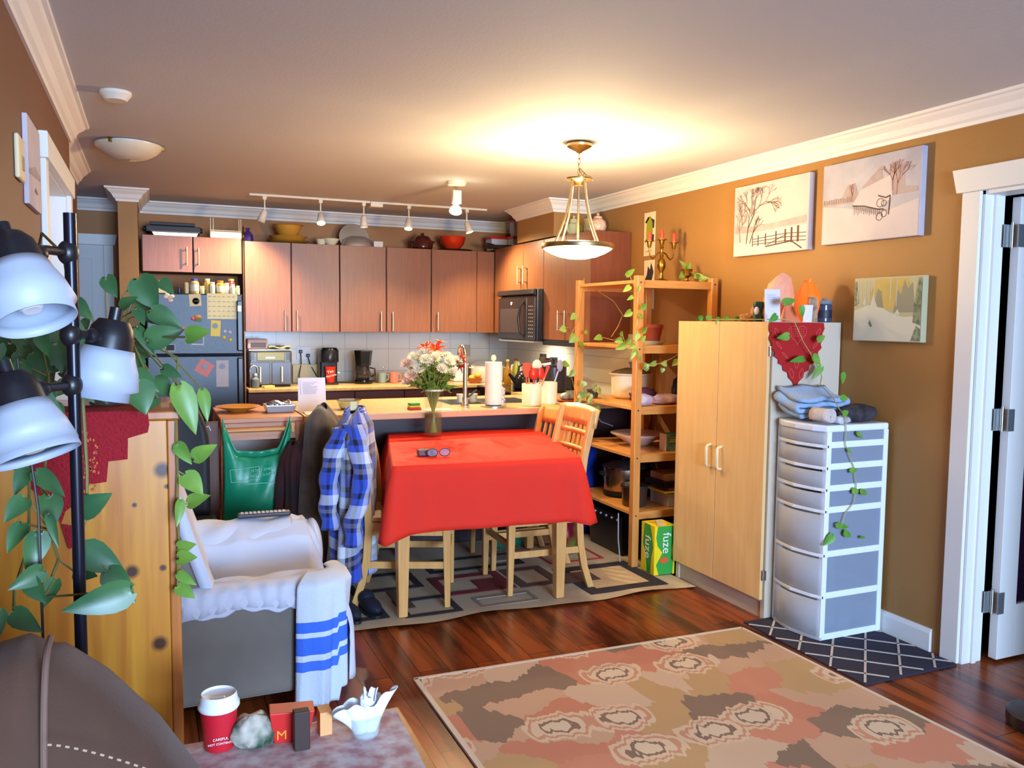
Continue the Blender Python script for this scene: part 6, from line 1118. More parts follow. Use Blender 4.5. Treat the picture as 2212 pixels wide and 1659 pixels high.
t = thing('thermostat', 'cream wall thermostat on the left wall beside the canvas picture', 'thermostat', (XL, 2.815, 1.86)); ob('cover', B().box(.0005, -.062, 0, .014, .062, .125), M('thermo_cream', (222, 205, 165), .5), t, bevel=.006); ob('slider', B().box(.014, -.01, .03, .016, .03, .07), M('thermo_dark', (150, 125, 85), .5), t)
# ================================================================== kitchen cart with the green bag
cartw = wood('cart_wood', (196, 132, 88), (178, 112, 70), (.8, 9, 9), 5, .4); brn = wood('dark_brown_wood', (104, 60, 36), (84, 46, 28), (9, 9, .8), 5, .5)
t = thing('kitchen_cart', 'wooden kitchen cart with a towel bar left of the peninsula', 'cart', (.335, 4.74, 0))
ob('top', B().box(0, 0, .895, .44, .64, .922), cartw, t, bevel=.004); ob('apron', B().box(.02, .012, .80, .42, .03, .893), cartw, t)
for x in (.0, .40):
    for y in (.0, .60): ob('leg', B().box(x, y, 0, x+.04, y+.04, .894), cartw, t, bevel=.003)
ob('back_panel', B().box(.04, .60, .25, .40, .612, .80), M('panel_offwhite', (205, 198, 190), .5), t); ob('lower_shelf', B().box(.02, .04, .28, .42, .60, .30), cartw, t)
ob('towel_bar', B().cyl((.0, -.055, .862), (.385, -.055, .862), .012, n=14), wood('bar_wood', (214, 150, 84), (200, 132, 68), (.8, 9, 9), 5, .35), t, smooth=True)
for x in (.0, .36): ob('bar_bracket', B().box(x, -.075, .84, x+.025, 0, .89), MATS['bar_wood'], t, bevel=.008)
ob('side_post', B().box(-.075, .02, 0, -.008, .06, .905), brn, t, bevel=.003); ob('hook', B().tube([(-.10, .015, .80), (-.105, .012, .87), (-.06, .012, .885), (-.05, .012, .86)], .003, 6), whitep, t, smooth=True)
t = thing('shopping_bag', 'green translucent shopping bag hanging from the towel bar of the cart', 'bag', (.515, 4.66, 0)); gb = M('bag_green', (22, 140, 100), .35, trans=.0, sss=.1, bump=(7, .5))
def bagf(front):
    def f(u, v):
        s = abs(2*u-1); topz = .72+.03*front+.16*max(0, (s-.62)/.38)**1.15+.035*s**2
        wid = .165 if v < .0 else lerp(.178, .185, v)
        z = lerp(topz, .34, v); x = (2*u-1)*wid*(1-.05*math.sin(PI*v)); bul = .045*math.sin(PI*min(1, v*1.1))**.7*(1-s**2.5)
        y = (-.02 if front == 0 else .0)-(bul if front == 0 else -bul*.5)+.006*math.sin(u*19+v*5)*(1-v*.4)+.012*math.sin(u*7+v*9)*v
        return (x, y, z)
    return f
ob('bag_front', B().grid(bagf(0), 36, 24), gb, t, smooth='all', solid=.0012); ob('bag_back', B().grid(bagf(1), 36, 24), gb, t, smooth='all', solid=.0012)
for s in (-1, 1): ob('handle', B().tube([(s*.16, -.02, .80), (s*.172, -.012, .86), (s*.172, .012, .878), (s*.17, .03, .86), (s*.16, .02, .80)], [.014, .008, .006, .008, .012], 8), gb, t, smooth=True)
pw_ = M('bag_print', (120, 200, 170), .5)
lb_ = ob('print_frame', B().box(-.05, -.076, .672, .10, -.075, .674).box(-.05, -.076, .605, .10, -.075, .607).box(.098, -.076, .607, .10, -.075, .672).box(-.05, -.076, .607, -.048, -.075, .672), pw_, t); lb_.rotation_euler = (0, -.08, 0); lb_.location = (-.045, 0, .0)
text('lettering', 'M NEV EMBELL', .02, pw_, t, (.025, -.076, .66), (PI/2, -.08, 0)); text('lettering', 'NO NOUVELLE', .02, pw_, t, (.023, -.076, .632), (PI/2, -.08, 0)); ob('print_line', B().box(-.06, -.0745, .585, .10, -.0735, .588), pw_, t)
t = thing('platter', 'round golden plate on the left of the wooden cart top', 'plate', (.46, 5.10, .9225)); ob('plate', B().lathe([(.05, 0), (.06, .008), (.12, .028), (.128, .032), (.12, .034), (.05, .014), (0, .012)], n=44), M('gold_glaze', (205, 138, 40), .2), t, smooth=True)
t = thing('baking_dish', 'glass baking dish with foil and food on the right of the cart top', 'dish', (.685, 5.02, .9225)); ob('dish', B().hexa([(-.075, -.06, 0), (.075, -.06, 0), (.075, .06, 0), (-.075, .06, 0), (-.09, -.075, .045), (.09, -.075, .045), (.09, .075, .045), (-.09, .075, .045)]), M('dish_glass', (190, 200, 210), .1, trans=.4), t, bevel=.006)
ob('foil', B().grid(lambda u, v: (-.07+.14*u, -.055+.11*v, .047+.02*math.sin(5*u)*math.sin(4*v)+.005*math.sin(31*u+17*v)), 16, 12), M('foil', (170, 172, 185), .25, .9), t, smooth='all', solid=.002)
t = thing('step_stool', 'small yellow wooden step stool beside the kitchen cart', 'stool', (.12, 4.84, 0)); yw = M('stool_yellow', (190, 150, 50), .5); ob('top', B().box(-.03, 0, .36, .13, .26, .385), yw, t, bevel=.003)
for x in (-.02, .10):
    for y in (.01, .22): ob('leg', B().box(x, y, 0, x+.022, y+.022, .36), yw, t)
ob('rail', B().box(-.02, .0, .30, .12, .012, .34), yw, t)
t = thing('office_chair', 'black rounded chair back half hidden behind the pothos leaves', 'chair', (.10, 4.50, 0)); ob('backrest', B().grid(lambda u, v: ((2*u-1)*.16*(1-max(0, v-.6)**2*3.2), .02*math.cos(PI*(u-.5)), .45+.60*v), 12, 14), blackm, t, smooth='all', solid=.05); ob('seat', B().box(-.19, -.26, .40, .19, .02, .46), blackm, t, bevel=.02, seg=3); ob('pedestal', B().cyl((0, -.12, .06), (0, -.12, .40), .025), blackm, t); 
for k in range(5): a = k*2*PI/5+.3; ob('foot', B().bar((0, -.12, .07), (.2*math.cos(a), -.12+.2*math.sin(a), .02), .035, .03), blackm, t)

# ================================================================== coats on the chairs
def coat(name, label, loc, rz, top, bot, hw, mats, folds, seed, dep=.085):
    t = thing(name, label, 'coat', (*loc, 0), rz); rr_ = random.Random(seed)
    def f(u, v):
        a = 2*PI*u; c_, s_ = math.cos(a), math.sin(a)
        z = lerp(top, bot, v)+.015*math.sin(a*2+seed); sh = min(1, (v*9+.12))**.55
        w = hw*sh*(1-.12*v+.06*math.sin(v*5+seed)); d = dep*sh*(1+.35*v)+.012*v
        fo = (.016*math.sin(a*5+seed+v*2)+.011*math.sin(a*9-v*3+seed))*min(1, v*3)*folds
        z -= .03*abs(s_)*min(1, v*6)
        return (c_*(d+fo)-.01*v, s_*(w+fo), z)
    ob('body', B().grid(f, 72, 40, True), mats, t, smooth='all', solid=.006); return t
plaid = M('plaid_flannel', (90, 110, 180), .9, sheen=.3, bump=(150, .3)); N, L, p = nodes(plaid); nt = plaid.node_tree
uvn = N.new('ShaderNodeTexCoord'); sx_ = N.new('ShaderNodeSeparateXYZ'); L.new(uvn.outputs['UV'], sx_.inputs[0])
def bands(sock, k, stops):
    m1 = N.new('ShaderNodeMath'); m1.operation = 'MULTIPLY'; m1.inputs[1].default_value = k; L.new(sock, m1.inputs[0]); m2 = N.new('ShaderNodeMath'); m2.operation = 'FRACT'; L.new(m1.outputs[0], m2.inputs[0]); r = ramp(nt, stops, 'CONSTANT'); L.new(m2.outputs[0], r.inputs['Fac']); return r
st = [(0, (46, 78, 190)), (.26, (12, 14, 40)), (.36, (54, 88, 196)), (.48, (206, 214, 224)), (.70, (44, 46, 76)), (.80, (120, 116, 120)), (.90, (14, 16, 46))]
ra, rb = bands(sx_.outputs[0], 5, st), bands(sx_.outputs[1], 3.3, st); mx = N.new('ShaderNodeMix'); mx.data_type = 'RGBA'; mx.inputs[0].default_value = .5; L.new(ra.outputs[0], mx.inputs[6]); L.new(rb.outputs[0], mx.inputs[7]); L.new(mx.outputs[2], p.inputs['Base Color'])
t = coat('plaid_shirt', 'blue, white and navy plaid flannel shirt hung over the near left chair back', (.965, 4.27), math.radians(-22), 1.0, .18, .26, plaid, 1.0, 2, .08)
ob('collar', B().grid(lambda u, v: ((.045+.02*v)*math.cos(PI*(u*1.5-.25)), .10*math.sin(PI*(u*1.5-.25)), 1.015-.055*v), 20, 4), plaid, t, smooth='all', solid=.008)
for sgn, pth in ((-1, [(.02, -.20, .95), (.07, -.275, .80), (.085, -.30, .66), (.04, -.305, .50), (.03, -.29, .36)]), (-1, [(-.03, -.20, .93), (-.075, -.26, .78), (-.09, -.27, .6), (-.085, -.27, .44)])):
    pv = [Vector(q) for q in pth]; n_ = 20
    def sl(u, v, pv=pv):
        k = v*(len(pv)-1); i = min(int(k), len(pv)-2); c_ = pv[i].lerp(pv[i+1], k-i); a = 2*PI*u; r = lerp(.050, .040, v)+.008*math.sin(v*22+u*6); return (c_.x+r*math.cos(a), c_.y+r*.8*math.sin(a), c_.z)
    ob('sleeve', B().grid(sl, 20, 24, True, us=.35, vs_=.7), plaid, t, smooth='all', solid=.005)
ob('tag', B().box(-.02, -.03, 1.0, .012, -.026, 1.045), M('cream_tag', (235, 225, 170), .6), t)
cb = M('coat_brown', (84, 72, 62), .95, sheen=.2, var=((64, 54, 48), 9, 3)); coat('brown_coat', 'dull brown coat hung over the far left chair behind the plaid shirt', (.86, 4.63), math.radians(-18), .985, .16, .22, cb, 1.2, 5, .09)
coat('dark_jacket', 'black and dark red jacket hanging left of the brown coat', (.70, 4.56), math.radians(-18), .80, .10, .09, M('jacket_black', (30, 22, 24), .95, var=((64, 24, 26), 5, 3)), 1.2, 9, .06)
for i, (x, y, rz) in enumerate([(.86, 3.98, .2), (.98, 4.02, .1)]):
    t = thing('shoe', ['black shoe lying on the rug below the plaid shirt, the left one', 'black shoe lying on the rug below the plaid shirt, the right one'][i], 'shoe', (x, y, .0112), rz, 'black shoes under the plaid shirt'); ob('upper', B().ball((0, 0, .035), (.045, .12, .035), 18, 10).ball((0, .06, .05), (.042, .06, .042), 16, 10), M('shoe_navy', (26, 32, 48), .6), t, smooth=True); ob('sole', B().prism([(.046*math.cos(a), .125*math.sin(a)) for a in [i_*2*PI/20 for i_ in range(20)]], 'z', 0, .014), blackm, t)

# ================================================================== armchair with sheet and towel
gryf = M('armchair_grey', (112, 106, 98), .95, sheen=.3, var=((128, 120, 110), 3, 4), bump=(200, .15)); shm = M('white_sheet', (198, 202, 216), .85, bump=(5, .25))
t = thing('armchair', 'grey upholstered armchair covered with a white sheet, left of the dining table', 'armchair', (0, 3.1, 0))
ob('side_panel', B().box(-.28, .02, .06, .49, .20, .44), gryf, t, bevel=.03, seg=4)
ob('base', B().box(-.25, .20, .08, .58, .84, .30), gryf, t, bevel=.02); ob('far_arm', B().box(-.28, .64, .06, .64, .84, .50), gryf, t, bevel=.04, seg=4)
ob('seat_cushion', B().box(-.05, .20, .26, .58, .62, .345), gryf, t, bevel=.03, seg=3)
ob('backrest', B().prism([(-.30, .30), (.12, .30), (.15, .50), (.03, .90), (-.08, .97), (-.22, .97), (-.32, .88)], 'y', .05, .82), gryf, t, bevel=.03, seg=4)
for x in (-.2, .60):
    for y in (.09, .78): ob('foot', B().bar((x, y, 0), (x, y, .09), .03, .03, (0, 1, 0), .045, .045), M('foot_beige', (196, 170, 130), .5), t)
def prof(u):
    # across y: u 0 near drop .. 1 far drop
    P_ = [(.0, .40), (.0, .43), (.02, .465), (.07, .49), (.14, .49), (.19, .45), (.22, .40), (.30, .37), (.52, .37), (.58, .42), (.62, .50), (.70, .555), (.80, .555), (.865, .50), (.87, .36), (.87, .25)]
    k = u*(len(P_)-1); i = min(int(k), len(P_)-2); f_ = k-i; f_ = f_*f_*(3-2*f_); return lerp(P_[i][0], P_[i+1][0], f_), lerp(P_[i][1], P_[i+1][1], f_)
def sheet(u, v):
    y, z = prof(u); n_ = noise.noise(Vector((u*7, v*6, 0)))
    rag = .005*math.sin(v*60)*max(0, 1-u*12)
    if v < .62:
        x = lerp(.08, .60, v/.62); dz = 0
    else:
        w = (v-.62)/.38; x = .60+.085*math.sin(min(1, w*1.6)*PI/2)*(1 if u > .5 else 1.0); dz = w
    zb = .10 if u < .3 else .16
    zz = z if v < .62 else lerp(z, zb, max(0, (dz-.12)/.88)**1.15)
    fx = .014*math.sin(u*38+v*3)*dz; fz = .010*n_+.008*math.sin(x*26+y*9+2*n_)*(.4 if .3 < u < .6 else 1)
    return (x+fx, y-.004+(.012*math.sin(u*40)*0), zz+fz+rag)
t = thing('bed_sheet', 'white sheet spread over the seat and arms of the armchair', 'sheet', (0, 3.1, 0))
ob('seat_and_arms', B().grid(sheet, 80, 60), shm, t, smooth='all', solid=.006)
ob('far_arm_roll', B().grid(lambda u, v: (lerp(.10, .68, v)-.03*math.sin(2*PI*u)*(v > .8), .75+.125*math.cos(2*PI*u)*(1-.5*max(0, v-.85)*6.6*.5)+.006*math.sin(v*25+u*12), .465+.105*math.sin(2*PI*u)*(1-.35*max(0, v-.86)*7)+.006*math.sin(v*17+u*25)), 40, 40, True), shm, t, smooth='all', solid=.006)
ob('arm_end', B().ball((.665, .75, .40), (.045, .115, .15), 24, 14), shm, t, smooth='all')
ob('back_drape', B().grid(lambda u, v: (lerp(lerp(.175, .155, v), .03, v)+.01*math.sin(u*14)*(1-v), lerp(.04, .83, u), lerp(.46, .95, v)+.01*math.sin(u*9)), 24, 16), shm, t, smooth='all', solid=.04)
ob('near_arm_top', B().grid(lambda u, v: (lerp(-.05, .60, v), lerp(-.008, .20, u)+(.004*math.sin(v*75)*(u < .1)), .458+.036*math.sin(PI*min(1, u*1.2+.08))-(.06+.012*math.sin(v*9) if u < .04 else 0)+.003*math.sin(v*60)*(u < .2)), 16, 90), shm, t, smooth='all', solid=.005)
twl = M('striped_towel', (226, 234, 242), .9, sheen=0, bump=(160, .3)); N, L, p = nodes(twl); uvn = N.new('ShaderNodeTexCoord'); sx_ = N.new('ShaderNodeSeparateXYZ'); L.new(uvn.outputs['UV'], sx_.inputs[0])
r = ramp(twl.node_tree, [(0, (202, 212, 226)), (.40, (58, 108, 218)), (.475, (200, 214, 232)), (.51, (58, 108, 218)), (.63, (200, 214, 232)), (.675, (64, 112, 220)), (.745, (200, 214, 230))], 'CONSTANT'); L.new(sx_.outputs[1], r.inputs['Fac']); L.new(r.outputs['Color'], p.inputs['Base Color'])
t = thing('striped_towel', 'white towel with bright blue stripes hanging over the front of the armchair arm', 'towel', (0, 3.1, 0))
pp = [(.475, -.025), (.55, -.045), (.60, -.03), (.655, -.005), (.695, .06), (.70, .16), (.685, .26)]
def tow(u, v):
    k = u*(len(pp)-1); i = min(int(k), len(pp)-2); x, y = lerp(pp[i][0], pp[i+1][0], k-i), lerp(pp[i][1], pp[i+1][1], k-i)
    topz = .478; botz = .02 if u < .42 else lerp(.07, .14, (u-.42)/.58)
    if v < .16: w = v/.16; return (lerp(.56, x, .35+.65*w), lerp(.10, y, .25+.75*w), .508-.03*w**2+.0)
    w = (v-.16)/.84; return (x+.010*math.sin(u*26+w*2)*w-.02*w*(u < .3)-.03*w*(u > .6), y-.012*math.sin(u*30)*w, lerp(topz, botz, w))
ob('cloth', B().grid(tow, 60, 40), twl, t, smooth='all', solid=.005)
t = thing('remote_control', 'long dark remote control lying on the white armchair arm', 'remote', (.45, 3.83, .578), -.06); rmb = M('remote_dark', (52, 44, 48), .4)
ob('body', B().box(-.115, -.024, 0, .115, .024, .020), rmb, t, bevel=.007, seg=3)
b = B(); rr = random.Random(1)
for i in range(11):
    for j in range(3): b.box(-.10+i*.018, -.017+j*.013, .020, -.088+i*.018, -.009+j*.013, .0225)
ob('buttons', b, M('remote_buttons', (190, 185, 190), .4), t)
t.location.z = .580

# ================================================================== pine cabinet in the foreground
kn = [(.363, .001, 1.101, .019), (.291, .001, .858, .016), (.349, .001, .672, .018), (.30, .001, 1.02, .006), (.36, .001, .86, .008), (.372, .001, 1.06, .006)]
op = wood('orange_pine', (206, 142, 44), (176, 104, 34), (10, 10, .55), 3.2, .32, .35, knots=kn); op2 = wood('orange_pine_trim', (184, 112, 44), (160, 86, 30), (10, 10, .6), 4, .35, .3)
t = thing('pine_cabinet', 'tall orange pine cabinet with dark knots in the left foreground', 'cabinet', (XL, 2.165, 0))
ob('side_panel', B().box(.005, 0, .02, .375, .02, 1.222), op, t, bevel=.002); ob('corner_stile', B().box(.3755, -.003, 0, .400, .03, 1.222), op2, t, bevel=.003)
ob('body', B().box(.005, .02, .05, .37, .36, 1.222), op2, t); ob('top', B().box(0.001, -.008, 1.223, .405, .37, 1.245), op2, t, bevel=.004)
for z0, z1 in ((.10, .64), (.66, 1.20)): ob('door', B().box(.371, .035, z0, .388, .355, z1), op2, t, bevel=.003)
# crochet runner
t = thing('crochet_runner', 'red crochet lace cloth hanging over the side of the pine cabinet', 'doily', (0, 2.15, 0)); cr_ = M('crochet_crimson', (158, 22, 34), .9, bump=(160, 1.0))
stair = [(-.335, 1.2485), (-.012, 1.2485), (-.008, 1.215), (-.012, 1.196), (-.055, 1.184), (-.057, 1.134), (-.098, 1.131), (-.103, 1.083), (-.141, 1.079), (-.146, 1.049), (-.168, 1.036), (-.19, 1.02), (-.20, .99), (-.165, .98), (-.155, .95), (-.185, .93), (-.21, 1.03), (-.26, 1.08), (-.30, 1.14), (-.335, 1.18)]
ob('hanging_edge', B().prism(stair, 'y', -.001, .003), cr_, t); ob('top_cloth', B().box(-.335, .003, 1.2462, -.012, .16, 1.249), cr_, t)
b = B(); rr = random.Random(6)
for i in range(70):
    x, z = rr.uniform(-.165, -.12), rr.uniform(1.06, 1.235)
    if z > 1.235-(x+.165)*1.2: continue
    b.box(x, -.002, z, x+.003, -.0009, z+.006)
ob('open_mesh', b, M('mesh_gap_orange', (196, 110, 50), .8), t)

# ================================================================== foreground pothos plants
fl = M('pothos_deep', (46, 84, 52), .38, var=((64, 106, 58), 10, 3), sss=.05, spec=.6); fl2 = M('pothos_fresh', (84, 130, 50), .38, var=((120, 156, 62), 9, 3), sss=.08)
def sub(l, o): return [(a-o[0], b_-o[1], c_-o[2], d-o[0], e-o[1], f_-o[2], w) for a, b_, c_, d, e, f_, w in l]
def six(l): return [(a, y, z, d, y-.03, f_, w) for a, y, z, d, f_, w in l]
O1 = (-.10, 2.33, 1.2495)
t = thing('pothos_plant', 'large pothos on top of the pine cabinet, its leaves before the fridge', 'plant', O1)
ob('pot', B().lathe([(.045, 0), (.06, .09), (.066, .10), (.06, .105), (.05, .09), (0, .09)], n=28), M('dark_pot'), t, smooth=True)
A_ = six(FGA); b = B(); rq = random.Random(31)
for mi_, ll in ((0, A_[:7]+A_[8:13]+A_[15:16]+A_[25:]), (1, [A_[7]]+A_[13:15]+A_[16:25])):
    for x0, y0, z0, x1, y1, z1, w in sub(ll, O1): b.mat(mi_).leaf((x0, y0, z0), (x1, y1, z1), w, (rq.uniform(-.35, .35), -1, .3+rq.uniform(-.3, .4)), .22, .18)
ob('foliage', b, [fl, fl2], t, smooth='all')
rr = random.Random(12); b = B(); ext = []
for (x, y, z, x1, y1, z1, w) in sub(A_[:16]+A_[25:], O1):
    b.tube([(0, 0, .09), (x*.5, y*.5, max(z*.7, .12)+.05), (x, y, z)], .0024, 6)
vn1 = [(.16, -.10, .12), (.15, -.16, .02), (.150, -.175, -.08), (.152, -.18, -.15), (.148, -.18, -.23), (.152, -.185, -.33), (.147, -.19, -.40), (.150, -.19, -.44)]
b.tube([(0, 0, .09), (.08, -.04, .16)]+vn1, .003, 6)
for (x, y, z, x1, y1, z1, w) in sub(A_[16:25], O1): b.tube([min(vn1, key=lambda q: abs(q[2]-z-.01)), (x, y, z)], .002, 6)
ob('vine', b, M('vine_olive', (110, 108, 58), .5), t, smooth=True)
b = []
for i in range(26): a = rr.uniform(0, 2*PI); q = rr.uniform(.02, .14); x, y, z = q*math.cos(a)*.9-.02, q*math.sin(a)*.6, rr.uniform(.06, .24); b.append((x, y, z, x+rr.uniform(-.06, .06), y-.02, z-rr.uniform(.01, .06), rr.uniform(.03, .05)))
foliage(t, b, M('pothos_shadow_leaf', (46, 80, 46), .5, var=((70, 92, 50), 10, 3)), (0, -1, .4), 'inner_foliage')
O2 = (-.245, 1.98, 1.30)
t = thing('hanging_pothos', 'pothos trailing down at the far left behind the floor lamp', 'plant', (-.27, 2.31, 1.2495)); O2 = (-.27, 2.31, 1.2495)
ob('pot', B().lathe([(.04, 0), (.055, .09), (.06, .1), (.052, .1), (0, .085)], n=28), M('dark_pot'), t, smooth=True)
B_ = six(FGB); foliage(t, sub(B_, O2), fl, (0, -1, .3), droop=.18)
b = B(); v0 = [(0, 0, .09), (.04, -.2, .14), (.08, -.42, .10), (.09, -.55, 0), (.085, -.62, -.09), (.10, -.68, -.15), (.115, -.70, -.20), (.10, -.78, -.24)]; b.tube(v0, .003, 6)
v1 = [(0, 0, .09), (-.0, -.22, .12), (.04, -.45, .04), (.06, -.58, -.08), (.065, -.65, -.18), (.05, -.72, -.24), (.065, -.85, -.26)]; b.tube(v1, .003, 6)
v2 = [(.13, -.62, .33), (.146, -.66, .22), (.158, -.68, .08), (.162, -.69, -.05), (.160, -.69, -.13), (.145, -.69, -.17)]; b.tube([(0, 0, .09), (.03, -.2, .30), (.08, -.45, .38)]+v2, .0028, 6)
for (x, y, z, x1, y1, z1, w) in sub(B_, O2): q = min(v0+v1+v2, key=lambda q: (Vector(q)-Vector((x, y, z+.02))).length); b.tube([q, (x, y, z)], .002, 6)
ob('vine', b, M('vine_olive'), t, smooth=True)
b = []
for i in range(34): x, y, z = rr.uniform(-.06, .12), rr.uniform(-.35, .0), rr.uniform(.02, .20); b.append((x, y, z, x+rr.uniform(-.05, .05), y-.02, z-rr.uniform(.02, .06), rr.uniform(.025, .045)))
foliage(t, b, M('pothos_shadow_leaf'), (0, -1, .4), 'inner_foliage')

# ================================================================== floor lamp
lblk = M('lamp_black', (26, 25, 30), .35); pole_m = M('pole_black', (28, 28, 40), .25, .5); shade_m = M('lamp_shade_white', (168, 178, 194), .45, sss=.1)
t = thing('floor_lamp', 'black floor lamp with three white plastic shades at the left edge', 'lamp', (-.118, 1.5, 0))
ob('pole', B().cyl((0, 0, .02), (.004, 0, 1.632), .0095, n=20), pole_m, t, smooth=True); ob('base', B().lathe([(.13, 0), (.13, .012), (.02, .024), (0, .024)], n=36), lblk, t, smooth=True)
def head(cap, mouth, r, knob):
    c_ = Vector(cap)-Vector((-.118, 1.5, 0)); m_ = Vector(mouth)-Vector((-.118, 1.5, 0)); d = (m_-c_); Ln = d.length; d.normalize()
    ar = ob('arm', B().tube([(0, 0, knob), (c_.x*.4, c_.y*.4, knob), (c_.x*.8, c_.y*.8, c_.z+.01)], .007, 10).ball((0, 0, knob), (.016, .016, .02), 14, 10), lblk, t, smooth=True)
    ob('pivot', B().ball(tuple(c_*.55+Vector((0, 0, knob*.45))), (.013, .02, .013), 12, 8), lblk, ar, smooth=True)
    b = B(); st_ = [(-.030, .0), (-.028, .024), (-.015, .033), (.0, .036), (.030, .038)]; b.tube([c_+d*a for a, _ in st_], [q for _, q in st_], 28)
    sk = ob('socket_cap', b, lblk, t, smooth=True); ob('switch_knob', B().cyl(c_-d*.028, c_-d*.05, .010, n=12), lblk, sk, smooth=True)
    b = B(); st_ = [(.020, .040), (.035, .044), (.055, .052), (.085, .0585), (Ln*.85, r*.985), (Ln, r)]; b.tube([c_+d*a for a, _ in st_], [q for _, q in st_], 40, False); ob('lamp_shade', b, shade_m, t, smooth='all', solid=.002)
    ob('bulb', B().tube([c_+d*.03, c_+d*.05, c_+d*.075, c_+d*.09], [.012, .022, .025, .012], 16), M('bulb_off', (225, 225, 225), .3), sk, smooth=True)
head((-.178, 1.38, 1.556), (-.147, 1.34, 1.462), .053, 1.57); head((-.062, 1.56, 1.436), (-.083, 1.555, 1.332), .046, 1.44); head((-.182, 1.38, 1.358), (-.153, 1.355, 1.268), .058, 1.36)
adopt(solo('lamp_cord', B().tube([(-.20, 1.56, 1.40), (-.19, 1.55, 1.30), (-.175, 1.54, 1.15), (-.17, 1.50, .9)], .0022, 6), black, 'x', 'cord', smooth=True), t)

# ================================================================== brown sofa
suede = M('brown_suede', (84, 56, 40), .9, sheen=.08, var=((66, 44, 32), 4, 4), bump=(160, .12)); sd2 = M('brown_suede_dark', (58, 42, 44), .9, sheen=.2)
t = thing('sofa', 'dark brown suede sofa back with pale stitching in the lower left foreground', 'sofa', (0, 1.15, 0))
topz = [(x_-.03, z_) for x_, z_ in [(-.31, .93), (-.27, .985), (-.20, 1.03), (-.15, 1.065), (-.118, 1.072), (-.08, 1.055), (-.03, 1.01), (.03, .935), (.08, .85), (.14, .70), (.17, .50), (.17, .30)]]
def tz(u):
    k = u*(len(topz)-1); i = min(int(k), len(topz)-2); f_ = k-i; return lerp(topz[i][0], topz[i+1][0], f_), lerp(topz[i][1], topz[i+1][1], f_)
def so(u, v):
    x, z = tz(u); a = PI*v; y = -.13*math.cos(a)**1 if True else 0; y = -.13*math.copysign(abs(math.cos(a))**.6, math.cos(a)); top = math.sin(a)**.45
    return (x, y, lerp(.25, z, top)-.006*math.exp(-((x+.127)/.012)**2))
ob('backrest', B().grid(so, 44, 28), suede, t, smooth='all'); ob('base', B().box(-.34, -.62, .05, .17, .12, .40), sd2, t, bevel=.04, seg=4)
ob('welt', B().tube([(-.122, -.13*math.copysign(abs(math.cos(PI*v))**.6, math.cos(PI*v))-.002, lerp(.25, 1.073, math.sin(PI*v)**.45)) for v in [.02+.48*i/24 for i in range(25)]], .004, 8), M('welt_brown', (112, 86, 74), .85), t, smooth=True)
b = B()
for i in range(22):
    u = i/22; 
    def sp(u): x = lerp(-.115, .075, u); z = lerp(.995, .885, u**1.25); return x, z
    (x0, z0), (x1, z1) = sp(u), sp(u+.022)
    b.tube([(x0, -.128, z0), (x1, -.128, z1)], .0012, 5)
ob('stitching', b, M('stitch_beige', (176, 150, 128), .8), t, smooth=True)
lump('throw_blanket', 'magenta knitted blanket lying on the sofa seat in the bottom corner', 'blanket', (-.14, .84, .40), (.14, .12, .30), M('magenta_wool', (112, 26, 62), .95, bump=(90, 1)), 7, amp=.15)

# ================================================================== low side table with cup, tissues, wrappers
t = thing('side_table', 'low wooden side table at the bottom edge, covered with a patterned paper', 'table', (.02, 1.40, 0)); ob('top', B().box(.0, 0, .535, .50, .46, .555), op2, t, bevel=.004)
for x in (.02, .44):
    for y in (.02, .40): ob('leg', B().box(x, y, 0, x+.04, y+.04, .534), op2, t, bevel=.003)
fp = M('floral_paper', (206, 196, 196), .8, var=((176, 130, 130), 26, 2)); solo('table_paper', B().add([(.05, .0, .0), (.47, .0, .0), (.49, .44, .0), (.02, .45, .0), (.05, 0, .0015), (.47, 0, .0015), (.49, .44, .0015), (.02, .45, .0015)], [(0,3,2,1),(4,5,6,7),(0,1,5,4),(1,2,6,5),(2,3,7,6),(3,0,4,7)]), fp, 'pale paper with pink flowers spread on the side table', 'paper', (.02, 1.405, .5555))
t = thing('takeaway_cup', 'red takeaway coffee cup with a white plastic lid on the side table', 'cup', (.116, 1.82, .5575)); ob('cup', B().lathe([(.030, 0), (.031, .003), (.0385, .092), (.039, .094), (0, .094)], n=40), M('cup_crimson', (196, 28, 44), .45), t, smooth=True)
ob('lid', B().lathe([(.0405, .086), (.043, .090), (.0425, .097), (.039, .102), (.0375, .114), (.035, .118), (.033, .113), (.012, .109), (0, .109)], n=40), whitep, t, smooth=True); ob('sip_tab', B().box(-.018, -.02, .109, .012, -.008, .114), whitep, t, bevel=.002)
text('lettering', 'CAREFUL', .0075, paper, t, (0, -.0362, .032), (PI/2, 0, 0)); text('lettering', 'HOT CONTENTS', .0065, paper, t, (0, -.0355, .022), (PI/2, 0, 0))
lump('paper_bag', 'crumpled pale bag printed with green leaves beside the takeaway cup', 'bag', (.185, 1.80, .5575), (.045, .035, .036), M('leaf_print_bag', (196, 186, 170), .8, var=((40, 74, 52), 22, 2)), 13)
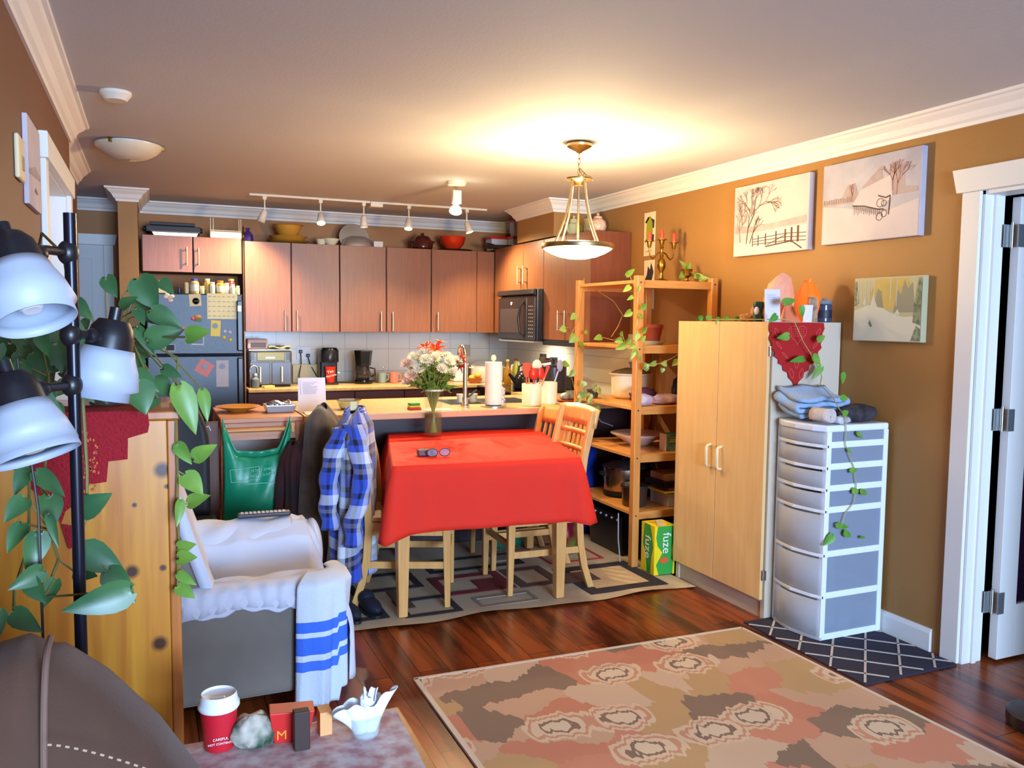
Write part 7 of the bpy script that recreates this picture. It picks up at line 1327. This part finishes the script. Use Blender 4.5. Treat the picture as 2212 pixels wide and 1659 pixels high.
t = thing('food_carton', 'small red cardboard food carton behind the dark block on the side table', 'box', (.262, 1.80, .5575), -.1); ob('carton', B().hexa([(-.035, -.02, 0), (.035, -.02, 0), (.035, .02, 0), (-.035, .02, 0), (-.045, -.026, .07), (.05, -.026, .066), (.05, .026, .066), (-.045, .026, .07)]), M('carton_red', (204, 34, 30), .45), t, bevel=.002)
text('lettering', 'M', .03, M('carton_orange', (240, 150, 50), .5), t, (-.02, -.0225, .018), (PI/2+.08, 0, 0))
solo('game_block', B().box(-.0165, -.012, 0, .0165, .012, .084), M('block_darkbrown', (54, 36, 30), .6), 'upright dark brown block standing before the red carton', 'block', (.276, 1.745, .5575), bevel=.002)
solo('cardboard_sleeve', B().box(-.012, -.02, 0, .014, .02, .052), M('sleeve_tan', (220, 160, 100), .6), 'small tan and red cardboard sleeve right of the red carton', 'box', (.334, 1.80, .5575))
t = thing('tissue_glass', 'clear glass stuffed with crumpled white paper napkins on the side table', 'glass', (.415, 1.75, .5575)); ob('glass', B().lathe([(.026, 0), (.03, .004), (.036, .045), (.0345, .045), (.029, .006), (0, .006)], n=28), glass, t, smooth=True)
nw = M('napkin_white', (226, 234, 244), .9, bump=(14, .8))
def nap(cx, cz, r, h, seed, lean):
    def f(u, v):
        a = 2*PI*u; k = .35+.65*v; rr_ = r*k*(1+.22*math.cos(3*a+seed)*v+.10*math.cos(7*a+seed*2)*v)
        return (cx+rr_*math.cos(a)+lean*v*v, rr_*.55*math.sin(a), cz+h*v*(1+.16*math.cos(2*a+seed)+.07*math.cos(5*a)))
    return f
ob('napkin', B().grid(nap(.012, .006, .036, .082, 1.0, .014), 40, 12, True), nw, t, smooth='all', solid=.001); ob('napkin', B().grid(nap(-.012, .006, .034, .062, 3.1, -.022), 40, 12, True), nw, t, smooth='all', solid=.001); ob('napkin', B().grid(nap(.002, .006, .018, .085, 5.0, .006), 32, 10, True), nw, t, smooth='all', solid=.001)
solo('round_footstool', B().lathe([(.12, 0), (.125, .01), (.125, .05), (.11, .06), (0, .062)], n=32), M('plum_dark', (40, 22, 26), .4), 'dark round base standing on the floor before the right door', 'stool', (2.98, 1.93, 0), smooth=True)
